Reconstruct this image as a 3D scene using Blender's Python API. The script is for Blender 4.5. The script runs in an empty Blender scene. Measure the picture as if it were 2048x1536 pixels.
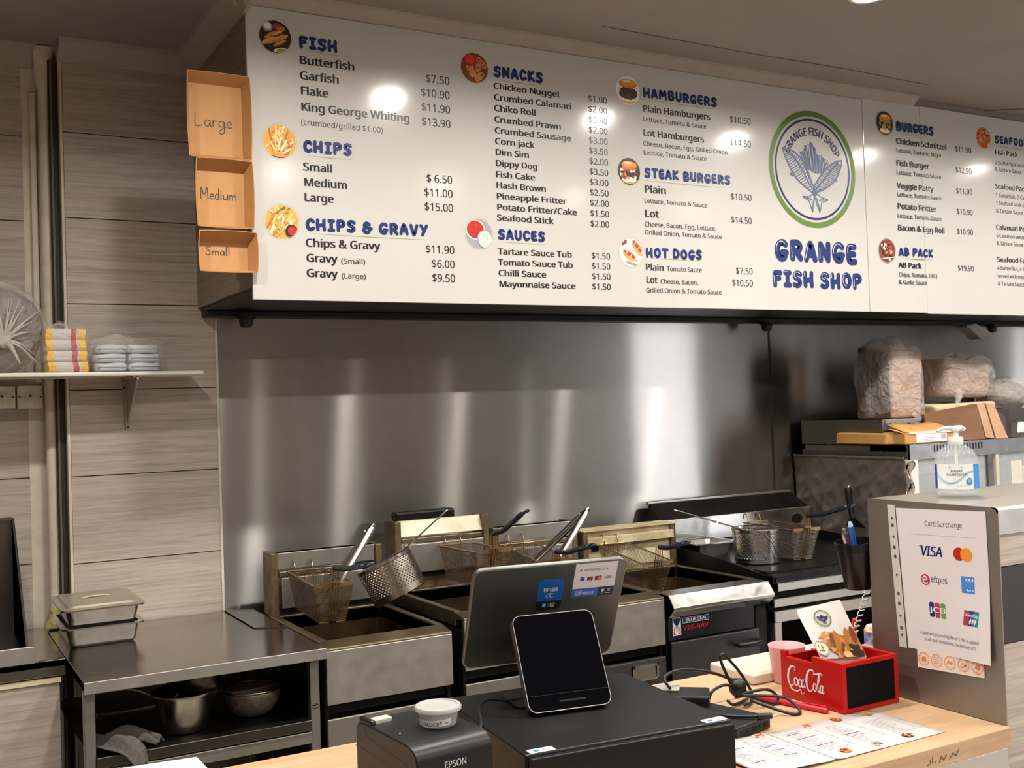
import bpy, bmesh, math, random
from mathutils import Vector, Matrix, Quaternion
from mathutils.geometry import tessellate_polygon
random.seed(7)
SC = bpy.context.scene
COL = SC.collection
PI = math.pi

# ------------------------------------------------------------------ camera
EYE = 1.533                                   # eye height above the floor (m)
cam_data = bpy.data.cameras.new('camera')
cam_data.sensor_fit = 'HORIZONTAL'
cam_data.sensor_width = 36.0
cam_data.lens = 36.0 * 2154.39 / 2048.0
cam_data.clip_start = 0.05
cam = bpy.data.objects.new('camera', cam_data)
COL.objects.link(cam)
_yaw, _pit, _rol = math.radians(29.37914), math.radians(1.1794), math.radians(-1.91378)
_f = Vector((math.sin(_yaw) * math.cos(_pit), math.cos(_yaw) * math.cos(_pit), math.sin(_pit)))
_r = Vector((math.cos(_yaw), -math.sin(_yaw), 0.0))
_u = _r.cross(_f)
_r2 = math.cos(_rol) * _r + math.sin(_rol) * _u
_u2 = -math.sin(_rol) * _r + math.cos(_rol) * _u
cam.matrix_world = Matrix(((_r2.x, _u2.x, -_f.x, 0), (_r2.y, _u2.y, -_f.y, 0), (_r2.z, _u2.z, -_f.z, EYE), (0, 0, 0, 1)))
SC.camera = cam

# ------------------------------------------------------------------ exposure, world
SC.view_settings.view_transform = 'Standard'
SC.view_settings.look = 'None'
SC.view_settings.exposure = 0.08
SC.view_settings.gamma = 1.0
SC.view_settings.use_curve_mapping = False
SC.cycles.use_denoising = True
SC.cycles.max_bounces = 8
SC.cycles.sample_clamp_indirect = 6.0
world = bpy.data.worlds.new('daylight')
SC.world = world
world.use_nodes = True
_bg = world.node_tree.nodes['Background']
_bg.inputs[0].default_value = (0.93, 0.95, 1.0, 1)
_bg.inputs[1].default_value = 12.0

LAMP_W = 13.5
LAMPS = [(x, y) for y in (2.13, 0.82, -1.2) for x in (-0.06, 0.76, 1.58, 2.43, 3.24, 4.06, 4.88)]
LAMPS = [(2.475, 2.195) if p == (2.43, 2.13) else p for p in LAMPS]
CEIL = 2.70
for _i, (_x, _y) in enumerate(LAMPS):
    _l = bpy.data.lights.new('downlight_beam', 'AREA')
    _l.shape = 'DISK'
    _l.size = 0.085
    _l.spread = math.radians(160)
    _l.energy = LAMP_W * (0.75 if 0 < _y < 1 else 1.0)
    _l.color = (1.0, 0.95, 0.885)
    _o = bpy.data.objects.new('downlight_beam', _l)
    _o.location = (_x, _y, CEIL - 0.008)
    COL.objects.link(_o)
# the daylight enters through the shop window in the front wall: a portal marks the opening
for (_x0, _x1, _z0, _z1) in ((7.25, 8.30, 0.1, 2.45),):
    _l = bpy.data.lights.new('window_portal', 'AREA')
    _l.shape = 'RECTANGLE'
    _l.size = _x1 - _x0
    _l.size_y = _z1 - _z0
    _l.cycles.is_portal = True
    _o = bpy.data.objects.new('window_portal', _l)
    _o.location = ((_x0 + _x1) / 2, -3.06, (_z0 + _z1) / 2)
    _o.rotation_euler = (math.radians(90), 0, math.radians(180))
    COL.objects.link(_o)


# ------------------------------------------------------------------ materials
def lin(c):
    r = []
    for v in c:
        v = v / 255.0
        r.append(v / 12.92 if v <= 0.04045 else ((v + 0.055) / 1.055) ** 2.4)
    return (r[0], r[1], r[2], 1.0)


MATS = {}


def mat(name, rgb, rough=0.5, metal=0.0, noise=0.0, nscale=20.0, stretch=(1, 1, 1), bump=0.0, bscale=None,
        trans=0.0, alpha=1.0, ior=1.45, spec=0.5, coat=0.0, aniso=0.0, rnoise=0.0, second=None, emit=None):
    """principled material, base colour mottled by object-space noise towards `second`"""
    if name in MATS:
        return MATS[name]
    m = bpy.data.materials.new(name)
    m.use_nodes = True
    nt = m.node_tree
    b = nt.nodes['Principled BSDF']
    col = lin(rgb)
    b.inputs['Base Color'].default_value = col
    b.inputs['Roughness'].default_value = rough
    b.inputs['Metallic'].default_value = metal
    b.inputs['IOR'].default_value = ior
    b.inputs['Specular IOR Level'].default_value = spec
    b.inputs['Transmission Weight'].default_value = trans
    b.inputs['Alpha'].default_value = alpha
    b.inputs['Coat Weight'].default_value = coat
    b.inputs['Anisotropic'].default_value = aniso
    if emit:
        b.inputs['Emission Color'].default_value = lin(rgb)
        b.inputs['Emission Strength'].default_value = emit
    if noise or bump or rnoise:
        tc = nt.nodes.new('ShaderNodeTexCoord')
        mp = nt.nodes.new('ShaderNodeMapping')
        mp.inputs['Scale'].default_value = stretch
        nt.links.new(tc.outputs['Object'], mp.inputs[0])
        nz = nt.nodes.new('ShaderNodeTexNoise')
        nz.inputs['Scale'].default_value = nscale
        nz.inputs['Detail'].default_value = 5.0
        nz.inputs['Roughness'].default_value = 0.62
        nt.links.new(mp.outputs[0], nz.inputs['Vector'])
        if noise:
            mx = nt.nodes.new('ShaderNodeMix')
            mx.data_type = 'RGBA'
            c2 = lin(second) if second else tuple(v * (1 - noise) for v in col[:3]) + (1,)
            mx.inputs[6].default_value = col
            mx.inputs[7].default_value = c2
            rp = nt.nodes.new('ShaderNodeValToRGB')
            rp.color_ramp.elements[0].position = 0.38
            rp.color_ramp.elements[1].position = 0.66
            nt.links.new(nz.outputs['Fac'], rp.inputs[0])
            if second:
                ml = nt.nodes.new('ShaderNodeMath')
                ml.operation = 'MULTIPLY'
                ml.inputs[1].default_value = noise
                nt.links.new(rp.outputs[0], ml.inputs[0])
                nt.links.new(ml.outputs[0], mx.inputs[0])
            else:
                nt.links.new(rp.outputs[0], mx.inputs[0])
            nt.links.new(mx.outputs[2], b.inputs['Base Color'])
        if rnoise:
            mr = nt.nodes.new('ShaderNodeMapRange')
            mr.inputs[3].default_value = max(0.02, rough - rnoise)
            mr.inputs[4].default_value = min(1.0, rough + rnoise)
            nt.links.new(nz.outputs['Fac'], mr.inputs[0])
            nt.links.new(mr.outputs[0], b.inputs['Roughness'])
        if bump:
            nb = nt.nodes.new('ShaderNodeTexNoise')
            nb.inputs['Scale'].default_value = bscale or nscale
            nb.inputs['Detail'].default_value = 4.0
            nt.links.new(mp.outputs[0], nb.inputs['Vector'])
            bp = nt.nodes.new('ShaderNodeBump')
            bp.inputs['Strength'].default_value = bump
            bp.inputs['Distance'].default_value = 0.004
            nt.links.new(nb.outputs['Fac'], bp.inputs['Height'])
            nt.links.new(bp.outputs[0], b.inputs['Normal'])
    MATS[name] = m
    return m


# ------------------------------------------------------------------ mesh builder
class MB:
    def __init__(s, off=(0, 0, 0)):
        s.v, s.f, s.m, s.o = [], [], [], Vector(off)
        s.k = 0
        s.x = None                     # optional transform applied to what is added

    def add(s, vs, fs, mi=0, lift=0.0):
        k = len(s.v)
        if lift:                       # layered print: keep overlapping flat pieces from lying in one plane
            p = [Vector(vs[i]) for i in fs[0][:3]]
            n = (p[1] - p[0]).cross(p[2] - p[0])
            if n.length > 1e-14:
                n.normalize()
                vs = [Vector(q) + n * lift for q in vs]
        if s.x is None:
            s.v.extend(tuple(Vector(p) - s.o) for p in vs)
        else:
            s.v.extend(tuple((s.x @ Vector(p)) - s.o) for p in vs)
        s.f.extend(tuple(i + k for i in f) for f in fs)
        s.m.extend([mi] * len(fs))
        return s

    def box(s, x0, x1, y0, y1, z0, z1, mi=0):
        v = [(x0, y0, z0), (x1, y0, z0), (x1, y1, z0), (x0, y1, z0), (x0, y0, z1), (x1, y0, z1), (x1, y1, z1), (x0, y1, z1)]
        return s.hexa(v, mi)

    def hexa(s, v, mi=0):              # 4 bottom corners (ccw from above), 4 top corners
        return s.add(v, [(3, 2, 1, 0), (4, 5, 6, 7), (0, 1, 5, 4), (1, 2, 6, 5), (2, 3, 7, 6), (3, 0, 4, 7)], mi)

    def quad(s, a, b, c, d, mi=0):
        return s.add([a, b, c, d], [(0, 1, 2, 3)], mi)

    def prism(s, poly, fn, t0, t1, mi=0):   # 2-D polygon (u,v) swept from t0 to t1; fn(u,v,t) -> point
        n = len(poly)
        v = [fn(u, w, t0) for u, w in poly] + [fn(u, w, t1) for u, w in poly]
        f = [tuple(range(n - 1, -1, -1)), tuple(range(n, 2 * n))]
        f += [(i, (i + 1) % n, n + (i + 1) % n, n + i) for i in range(n)]
        return s.add(v, f, mi)

    def flat(s, poly, fn, mi=0):       # filled polygon, fn(u,v) -> point
        tri = tessellate_polygon([[Vector((u, w, 0)) for u, w in poly]])
        return s.add([fn(u, w) for u, w in poly], [tuple(t) for t in tri], mi)

    def disc(s, fn, u, v, ru, rv=None, n=40, mi=0, a0=0.0, a1=2 * PI):
        rv = ru if rv is None else rv
        pts = [fn(u + ru * math.cos(2 * PI * i / n), v + rv * math.sin(2 * PI * i / n)) for i in range(n)]
        return s.add(pts, [tuple(range(n))], mi)

    def ring(s, fn, u, v, r0, r1, n=48, mi=0, k=1.0):
        pts = []
        for i in range(n):
            c, d = math.cos(2 * PI * i / n), math.sin(2 * PI * i / n)
            pts += [fn(u + r0 * c, v + r0 * d * k), fn(u + r1 * c, v + r1 * d * k)]
        return s.add(pts, [(2 * i, 2 * i + 1, (2 * i + 3) % (2 * n), (2 * i + 2) % (2 * n)) for i in range(n)], mi)

    def tube(s, pts, r, n=8, mi=0, closed=False, caps=True):
        P = [Vector(p) for p in pts]
        m = len(P)
        R = [r] * m if not hasattr(r, '__len__') else list(r)
        T = []
        for i in range(m):
            a = P[i - 1] if (i > 0 or closed) else P[0]
            b = P[(i + 1) % m] if (i < m - 1 or closed) else P[m - 1]
            d = (b - a)
            T.append(d.normalized() if d.length > 1e-9 else Vector((0, 0, 1)))
        up = Vector((0, 0, 1)) if abs(T[0].z) < 0.9 else Vector((1, 0, 0))
        N = [(up - T[0] * up.dot(T[0])).normalized()]
        for i in range(1, m):
            q = T[i - 1].rotation_difference(T[i])
            w = q @ N[-1]
            N.append((w - T[i] * w.dot(T[i])).normalized())
        vs, fs = [], []
        for i in range(m):
            B = T[i].cross(N[i])
            for k in range(n):
                a = 2 * PI * k / n
                vs.append(P[i] + (N[i] * math.cos(a) + B * math.sin(a)) * R[i])
        for i in range(m if closed else m - 1):
            j = (i + 1) % m
            for k in range(n):
                k2 = (k + 1) % n
                fs.append((i * n + k, i * n + k2, j * n + k2, j * n + k))
        if caps and not closed:
            fs.append(tuple(range(n - 1, -1, -1)))
            fs.append(tuple((m - 1) * n + k for k in range(n)))
        return s.add(vs, fs, mi)

    def cyl(s, a, b, r, n=20, mi=0, r2=None):
        return s.tube([a, b], [r, r if r2 is None else r2], n, mi)

    def lathe(s, prof, c=(0, 0, 0), n=36, mi=0, M=None, close=False):
        c = Vector(c)
        vs, fs = [], []
        m = len(prof)
        for r, z in prof:
            for k in range(n):
                a = 2 * PI * k / n
                p = Vector((r * math.cos(a), r * math.sin(a), z))
                vs.append(c + (M @ p if M else p))
        for i in range(m - 1):
            for k in range(n):
                k2 = (k + 1) % n
                fs.append((i * n + k, i * n + k2, (i + 1) * n + k2, (i + 1) * n + k))
        return s.add(vs, fs, mi)

    def grid(s, nu, nv, fn, mi=0):     # fn(u,v) u,v in 0..1 -> point
        vs = [fn(i / nu, j / nv) for j in range(nv + 1) for i in range(nu + 1)]
        fs = [(j * (nu + 1) + i, j * (nu + 1) + i + 1, (j + 1) * (nu + 1) + i + 1, (j + 1) * (nu + 1) + i) for j in range(nv) for i in range(nu)]
        return s.add(vs, fs, mi)

    def stroke(s, pts, w, fn, mi=0, n=10, lift=0.0):   # flat rounded pen stroke; w = half width or list
        W = [w] * len(pts) if not hasattr(w, '__len__') else list(w)
        for i, (u, v) in enumerate(pts):
            s.k = (s.k + 1) % 25
            s.add([fn(u + W[i] * math.cos(2 * PI * j / n), v + W[i] * math.sin(2 * PI * j / n)) for j in range(n)], [tuple(range(n))], mi, s.k * 1.6e-5)
        for i in range(len(pts) - 1):
            (a, b), (c, d) = pts[i], pts[i + 1]
            L = math.hypot(c - a, d - b)
            if L < 1e-9:
                continue
            nx, ny = -(d - b) / L, (c - a) / L
            s.add([fn(a - nx * W[i], b - ny * W[i]), fn(c - nx * W[i + 1], d - ny * W[i + 1]),
                   fn(c + nx * W[i + 1], d + ny * W[i + 1]), fn(a + nx * W[i], b + ny * W[i])], [(0, 1, 2, 3)], mi, s.k * 1.6e-5 + 8e-6)
        return s


def rrect(w, h, r, n=6, cx=0.0, cy=0.0):
    pts = []
    for qx, qy, a0 in ((w / 2 - r, h / 2 - r, 0), (-w / 2 + r, h / 2 - r, 90), (-w / 2 + r, -h / 2 + r, 180), (w / 2 - r, -h / 2 + r, 270)):
        for k in range(n + 1):
            a = math.radians(a0 + 90 * k / n)
            pts.append((cx + qx + r * math.cos(a), cy + qy + r * math.sin(a)))
    return pts


def spline(pts, n=6):                  # Catmull-Rom through the points
    P = [Vector(p) for p in pts]
    out = []
    for i in range(len(P) - 1):
        p0 = P[i - 1] if i > 0 else P[i] * 2 - P[i + 1]
        p1, p2 = P[i], P[i + 1]
        p3 = P[i + 2] if i + 2 < len(P) else P[i + 1] * 2 - P[i]
        for k in range(n):
            t = k / n
            out.append(0.5 * ((2 * p1) + (p2 - p0) * t + (2 * p0 - 5 * p1 + 4 * p2 - p3) * t * t + (3 * p1 - p0 - 3 * p2 + p3) * t ** 3))
    out.append(P[-1])
    return out


# ------------------------------------------------------------------ objects
def part(name, mb, mats, parent=None, bev=0.0, smooth=False, segs=2, label=None, solid=0.0, subsurf=0):
    me = bpy.data.meshes.new(name)
    me.from_pydata([tuple(p) for p in mb.v], [], mb.f)
    if not isinstance(mats, (list, tuple)):
        mats = [mats]
    for m in mats:
        me.materials.append(m)
    me.polygons.foreach_set('material_index', mb.m)
    if smooth:
        me.polygons.foreach_set('use_smooth', [True] * len(me.polygons))
        if smooth is not True:
            me.set_sharp_from_angle(angle=math.radians(smooth))
    me.update()
    o = bpy.data.objects.new(name, me)
    COL.objects.link(o)
    if parent:
        o.parent = parent
    else:
        o.location = mb.o
    if solid:
        md = o.modifiers.new('solid', 'SOLIDIFY')
        md.thickness = solid
        md.offset = 0
    if subsurf:
        md = o.modifiers.new('sub', 'SUBSURF')
        md.levels = md.render_levels = subsurf
    if bev:
        md = o.modifiers.new('bev', 'BEVEL')
        md.width = bev
        md.segments = segs
        md.limit_method = 'ANGLE'
        md.angle_limit = math.radians(35)
        md.harden_normals = False
    if label:
        o['label'] = label
    return o


def thing(name, label, cat, loc=(0, 0, 0), rot=(0, 0, 0), group=None):
    o = bpy.data.objects.new(name, None)
    o.empty_display_size = 0.05
    COL.objects.link(o)
    o.location = loc
    o.rotation_euler = rot
    tag(o, label, cat, group)
    return o


def tag(o, label, cat, group=None):
    o['label'] = label
    o['category'] = cat
    if group:
        o['group'] = group
    return o


def struct(name, mb, mats, parent=None, **k):
    o = part(name, mb, mats, parent, **k)
    if parent is None:
        o['kind'] = 'structure'
    return o


def dup(root, loc=None, rot=None, label=None, group=None):
    r = root.copy()
    COL.objects.link(r)
    if loc is not None:
        r.location = loc
    if rot is not None:
        r.rotation_euler = rot
    if label:
        r['label'] = label
    if group:
        r['group'] = group
    for ch in list(root.children):
        c = ch.copy()
        COL.objects.link(c)
        c.parent = r
        for g in list(ch.children):
            d = g.copy()
            COL.objects.link(d)
            d.parent = c
    return r


# sign lettering: outlines of a plain humanist sans, as numbers: character code, advance, closed contours x y x y ... in 1/1000
_GLYPHS = [
    (65, 513, [[437,0,368,177,141,177,73,0,0,0,224,575,289,575,512,0], [282,415,274,438,263,473,255,500,247,468,238,438,230,415,165,241,346,241]]),
    (66, 521, [[241,573,336,565,404,541,445,497,459,431,456,399,446,371,431,347,409,328,382,313,350,304,350,300,415,279,441,261,461,236,474,203,478,163,472,115,454,74,425,42,385,19,337,5,279,0,78,0,78,573], [256,329,318,335,357,352,377,382,384,423,376,463,351,490,308,506,245,511,150,511,150,329], [150,269,150,61,265,61,330,68,371,91,394,125,401,168,398,197,388,221,370,241,344,256,307,266,260,269]]),
    (67, 507, [[323,517,280,513,241,502,206,482,178,456,155,423,139,383,129,337,125,286,131,220,147,164,175,117,213,83,262,62,322,55,394,62,460,78,460,15,393,-2,312,-8,232,1,166,28,115,72,78,131,56,203,49,287,53,349,67,406,89,456,120,499,159,534,206,559,261,575,324,581,409,572,482,547,453,486,394,508]]),
    (68, 585, [[536,292,528,203,501,131,457,74,399,33,325,8,237,0,78,0,78,573,254,573,335,565,404,540,460,501,502,446,528,377], [460,289,454,359,435,415,404,457,361,487,308,505,244,511,150,511,150,62,228,62,329,76,402,119,446,190]]),
    (69, 446, [[398,0,78,0,78,573,398,573,398,509,150,509,150,330,383,330,383,268,150,268,150,63,398,63]]),
    (70, 416, [[150,0,78,0,78,573,398,573,398,509,150,509,150,306,383,306,383,243,150,243]]),
    (71, 584, [[326,302,524,302,524,22,431,-1,323,-8,241,1,173,28,120,71,81,130,57,202,49,286,58,370,84,442,127,500,186,544,259,571,346,581,437,572,516,547,489,484,421,508,342,517,278,510,225,489,181,455,150,409,131,353,124,286,130,222,146,166,175,119,216,84,270,62,340,55,404,59,452,68,452,238,326,238]]),
    (72, 594, [[516,0,443,0,443,267,150,267,150,0,78,0,78,573,150,573,150,330,443,330,443,573,516,573]]),
    (73, 272, [[239,0,32,0,32,42,99,57,99,515,32,531,32,573,239,573,239,531,172,515,172,57,239,42]]),
    (74, 219, [[-3,-152,-37,-150,-63,-142,-63,-81,-35,-87,-5,-89,33,-81,50,-70,63,-53,71,-29,74,3,74,573,146,573,146,9,141,-42,128,-82,105,-113,75,-135,39,-148]]),
    (75, 496, [[496,0,411,0,209,273,150,222,150,0,78,0,78,573,150,573,150,290,199,345,249,399,403,573,488,573,261,323]]),
    (76, 420, [[78,0,78,573,150,573,150,64,400,64,400,0]]),
    (77, 727, [[330,0,142,502,139,502,142,461,144,407,144,347,144,0,78,0,78,573,184,573,361,103,364,103,544,573,650,573,650,0,578,0,578,352,579,408,581,460,584,501,581,501,390,0]]),
    (78, 610, [[532,0,447,0,141,476,138,476,141,432,143,378,144,320,144,0,78,0,78,573,161,573,467,99,470,99,468,137,466,193,464,249,464,573,532,573]]),
    (79, 626, [[577,287,573,224,561,166,540,116,510,73,473,38,428,13,375,-3,314,-8,251,-3,196,13,151,39,114,73,85,116,65,167,53,224,49,288,56,370,78,442,114,500,166,545,232,572,314,581,393,572,459,545,510,501,547,442,570,370], [125,287,130,220,145,163,171,117,207,83,255,62,314,55,373,62,420,83,456,117,481,163,496,220,501,287,490,384,456,457,398,503,314,518,255,511,207,490,171,457,145,411,130,354]]),
    (80, 485, [[229,573,326,562,393,528,431,475,444,404,433,336,417,306,395,278,364,255,324,238,275,227,216,223,150,223,150,0,78,0,78,573], [223,511,150,511,150,285,208,285,258,288,298,296,330,311,352,334,365,363,370,401,361,449,334,484,289,504]]),
    (81, 626, [[577,287,573,221,559,160,535,108,503,64,461,30,411,6,548,-136,444,-136,334,-7,324,-8,314,-8,251,-3,196,13,151,39,114,73,85,116,65,167,53,224,49,288,56,370,78,442,114,500,166,545,232,572,314,581,393,572,459,545,510,501,547,442,570,370], [125,287,130,220,145,163,171,117,207,83,255,62,314,55,373,62,420,83,456,117,481,163,496,220,501,287,490,384,456,457,398,503,314,518,255,511,207,490,171,457,145,411,130,354]]),
    (82, 499, [[236,573,301,568,353,555,393,532,422,500,439,460,444,410,440,368,427,334,408,306,385,285,330,257,487,0,403,0,264,237,150,237,150,0,78,0,78,573], [232,510,150,510,150,298,236,298,296,304,338,325,362,359,370,407,366,440,355,467,336,486,310,500,275,507]]),
    (83, 440, [[403,153,396,106,378,66,348,35,307,11,257,-3,198,-8,137,-5,83,4,41,19,41,88,113,65,201,55,240,57,273,66,298,79,316,98,327,120,330,147,327,173,318,194,302,213,277,230,196,265,131,294,85,330,57,375,48,435,54,477,71,513,99,542,136,563,180,576,231,581,318,572,389,549,366,487,302,508,229,517,196,515,169,507,148,494,133,478,124,457,121,434,124,407,133,386,149,367,172,351,246,318,332,279,362,255,385,228,398,194]]),
    (84, 446, [[259,0,187,0,187,509,8,509,8,573,437,573,437,509,259,509]]),
    (85, 586, [[513,202,507,146,489,95,459,52,416,20,360,-1,290,-8,196,7,128,50,86,118,72,204,72,573,144,573,144,201,154,139,182,93,228,64,294,55,342,59,379,73,407,96,427,126,438,161,442,202,442,573,513,573]]),
    (86, 481, [[481,573,277,0,204,0,0,573,75,573,204,205,220,160,231,119,241,80,250,119,262,161,277,207,405,573]]),
    (87, 746, [[735,573,583,0,510,0,399,375,389,410,380,443,373,471,370,488,367,471,361,443,352,409,342,373,234,0,161,0,10,573,85,573,174,223,183,186,190,151,196,118,201,87,206,119,213,154,222,191,232,227,333,573,407,573,512,225,523,187,532,151,538,117,544,87,550,129,560,175,572,224,660,573]]),
    (88, 470, [[467,0,385,0,233,249,79,0,3,0,193,298,15,573,95,573,236,348,377,573,453,573,276,300]]),
    (89, 454, [[227,291,376,573,454,573,263,222,263,0,191,0,191,219,0,573,79,573]]),
    (90, 459, [[427,0,30,0,30,55,332,508,40,508,40,573,419,573,419,518,118,64,427,64]]),
    (97, 450, [[231,437,299,428,347,403,376,358,385,293,385,0,334,0,320,61,317,61,279,22,234,-1,172,-8,136,-5,103,6,75,23,55,48,41,80,37,119,50,176,87,219,152,245,243,257,316,259,316,285,310,330,293,359,265,375,227,380,163,370,106,347,84,400,151,426], [252,208,184,200,141,182,118,155,110,119,115,87,132,66,157,53,188,49,238,56,279,79,306,117,315,172,315,210]]),
    (98, 493, [[139,461,138,410,135,373,139,373,161,398,189,419,226,432,272,437,344,423,401,381,437,312,449,215,444,147,427,91,400,48,365,17,322,-2,272,-8,226,-3,189,10,161,31,139,55,133,55,119,0,68,0,68,609,139,609], [260,379,219,374,188,361,165,339,150,308,142,268,139,217,139,214,145,144,165,93,202,61,261,51,312,61,348,93,369,145,376,216,369,287,348,338,311,368]]),
    (99, 385, [[241,-8,187,-2,139,15,99,45,69,87,50,143,44,213,51,284,71,342,102,385,142,415,191,432,245,438,309,431,358,415,337,356,292,370,244,376,204,371,172,358,148,335,131,303,120,263,117,213,120,166,131,126,148,94,172,71,202,58,240,53,302,60,351,78,351,15,304,-2]]),
    (100, 493, [[221,-8,148,6,92,48,56,117,44,214,56,311,93,381,149,424,221,438,280,429,323,407,354,374,359,374,356,405,354,438,354,609,425,609,425,0,368,0,358,58,354,58,323,24,279,1], [232,51,290,60,328,88,348,135,355,200,355,213,349,284,329,336,291,369,231,379,181,368,146,334,124,281,117,213,124,144,146,93,181,61]]),
    (101, 452, [[234,438,286,432,329,414,364,385,390,346,406,299,411,244,411,201,117,201,127,137,154,90,197,62,254,52,327,60,392,82,392,20,327,-1,251,-8,194,-2,143,17,101,48,70,91,51,146,44,212,50,277,68,333,96,378,134,411,181,431], [233,380,188,372,154,348,130,309,119,257,338,257,335,292,326,322,312,346,292,364,266,376]]),
    (102, 276, [[266,375,158,375,158,0,87,0,87,375,12,375,12,408,87,432,87,457,92,507,104,547,124,577,152,597,186,609,227,613,274,609,310,599,292,544,262,552,228,556,197,550,175,532,162,502,158,458,158,430,266,430]]),
    (103, 493, [[221,438,261,434,297,422,329,402,355,373,359,373,369,430,425,430,425,-7,420,-63,404,-109,378,-146,341,-172,293,-187,233,-192,147,-186,78,-165,78,-100,149,-125,237,-134,286,-126,324,-101,347,-63,355,-13,355,4,356,32,358,57,354,57,329,28,299,8,263,-4,221,-8,147,7,91,51,56,121,44,214,56,306,91,377,147,423], [230,379,197,374,169,359,147,336,130,303,120,262,117,213,124,143,146,92,182,60,232,50,288,58,309,69,326,85,349,131,356,197,356,214,353,267,343,309,326,340,302,362,270,374]]),
    (104, 496, [[139,431,138,399,135,370,140,370,174,407,221,429,273,437,321,433,360,421,391,400,413,370,426,330,431,280,431,0,361,0,361,275,355,321,338,353,308,372,265,379,222,374,189,360,166,338,150,308,142,269,139,222,139,0,68,0,68,609,139,609]]),
    (105, 207, [[139,430,139,0,68,0,68,430], [104,591,133,580,142,566,145,546,142,526,133,512,104,501,88,504,75,512,66,526,63,546,66,566,75,580,88,588]]),
    (106, 207, [[18,-192,-18,-190,-44,-183,-44,-126,-19,-132,9,-134,32,-130,51,-120,64,-100,68,-67,68,430,139,430,139,-64,136,-101,126,-133,110,-159,87,-177,56,-189], [63,546,66,566,75,580,88,588,104,591,133,580,142,566,145,546,142,526,133,512,104,501,88,504,75,512,66,526]]),
    (107, 428, [[138,291,137,257,135,221,138,221,152,240,172,264,189,285,326,430,409,430,235,246,421,0,336,0,187,200,138,158,138,0,68,0,68,609,138,609]]),
    (108, 207, [[139,0,68,0,68,609,139,609]]),
    (109, 750, [[540,438,603,429,649,401,676,352,685,280,685,0,615,0,615,277,610,321,594,353,567,372,528,379,474,369,438,342,418,298,411,237,411,0,342,0,342,277,332,333,320,353,303,367,281,376,253,379,215,374,185,360,164,338,150,308,141,269,139,223,139,0,68,0,68,430,125,430,136,371,140,371,173,409,217,431,266,438,312,433,349,420,378,398,398,366,402,366,427,398,461,420,499,433]]),
    (110, 496, [[275,438,343,429,391,401,421,352,431,280,431,0,361,0,361,275,355,321,338,353,308,372,265,379,204,368,166,338,146,289,139,223,139,0,68,0,68,430,125,430,136,371,140,371,175,409,222,431]]),
    (111, 485, [[442,216,438,165,428,121,411,82,388,51,359,25,324,7,285,-4,241,-8,200,-4,163,7,129,25,100,51,77,82,59,121,48,165,44,216,50,282,68,336,97,380,137,412,186,431,244,438,299,431,347,412,387,380,417,336,436,282], [117,216,120,169,130,128,147,95,172,71,203,56,243,51,282,56,314,71,339,95,356,128,366,169,369,216,365,263,355,303,338,335,314,359,282,374,242,379,185,368,147,335,124,284]]),
    (112, 493, [[273,438,344,424,401,383,437,313,449,216,444,148,427,93,401,49,365,17,322,-2,272,-8,213,1,170,24,139,55,134,55,137,20,139,-16,139,-192,68,-192,68,430,126,430,136,371,139,371,170,405,213,429], [260,379,221,374,190,362,167,342,152,313,142,275,139,229,139,216,142,167,150,126,165,93,188,70,220,55,261,51,297,56,326,72,348,98,364,131,373,171,376,217,369,283,348,334,311,367]]),
    (113, 493, [[354,-9,355,25,358,58,354,58,332,32,303,11,266,-3,219,-8,148,6,93,48,56,117,44,214,50,282,67,338,93,381,129,413,172,432,221,438,267,433,304,419,333,397,355,371,358,371,369,430,425,430,425,-192,354,-192], [233,51,272,55,304,67,327,87,342,116,352,153,355,199,355,213,348,285,328,337,290,369,231,379,181,368,145,334,124,281,117,213,124,145,146,93,182,61]]),
    (114, 331, [[269,438,295,437,319,433,310,368,287,372,264,374,217,363,176,334,149,289,139,229,139,0,68,0,68,430,126,430,134,351,137,351,170,395,214,426,240,435]]),
    (115, 384, [[348,119,343,80,327,49,302,24,268,6,226,-4,176,-8,99,-1,42,19,42,83,104,60,178,49,224,53,256,66,274,86,280,112,271,141,239,167,174,196,103,228,76,245,57,266,45,292,41,324,52,372,85,408,137,430,202,438,275,430,339,409,315,353,258,372,197,380,159,377,131,366,114,350,108,328,119,298,154,274,219,246,289,215,314,197,333,176,344,150]]),
    (116, 290, [[212,50,245,53,272,59,272,5,240,-4,200,-8,167,-5,138,4,112,20,91,44,78,79,74,125,74,375,13,375,13,409,75,437,103,528,144,528,144,430,269,430,269,375,144,375,144,127,149,93,163,69,185,54]]),
    (117, 496, [[427,430,427,0,370,0,359,57,356,57,321,20,273,-1,220,-8,173,-4,134,8,103,29,81,59,68,99,63,148,63,430,135,430,135,153,141,108,158,76,188,57,230,51,273,55,306,69,330,91,345,121,354,160,357,206,357,430]]),
    (118, 407, [[163,0,0,430,75,430,167,176,180,137,193,96,201,63,204,63,214,96,227,138,241,176,332,430,407,430,244,0]]),
    (119, 630, [[346,243,336,276,328,308,321,335,316,357,313,357,308,335,302,307,294,275,284,242,207,1,127,1,9,431,82,431,141,201,153,154,163,109,169,73,172,73,178,97,185,128,193,160,201,188,277,431,354,431,428,188,440,149,451,109,457,74,460,74,466,108,477,153,489,201,549,431,621,431,502,1,419,1]]),
    (120, 424, [[170,220,22,430,102,430,213,268,322,430,402,430,253,220,410,0,330,0,213,172,94,0,14,0]]),
    (121, 409, [[1,430,76,430,169,185,184,144,196,105,205,68,209,68,224,121,245,186,333,430,409,430,224,-59,188,-130,165,-156,138,-176,106,-188,67,-192,34,-190,9,-186,9,-130,30,-133,56,-135,99,-126,130,-99,152,-59,174,-2]]),
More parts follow.
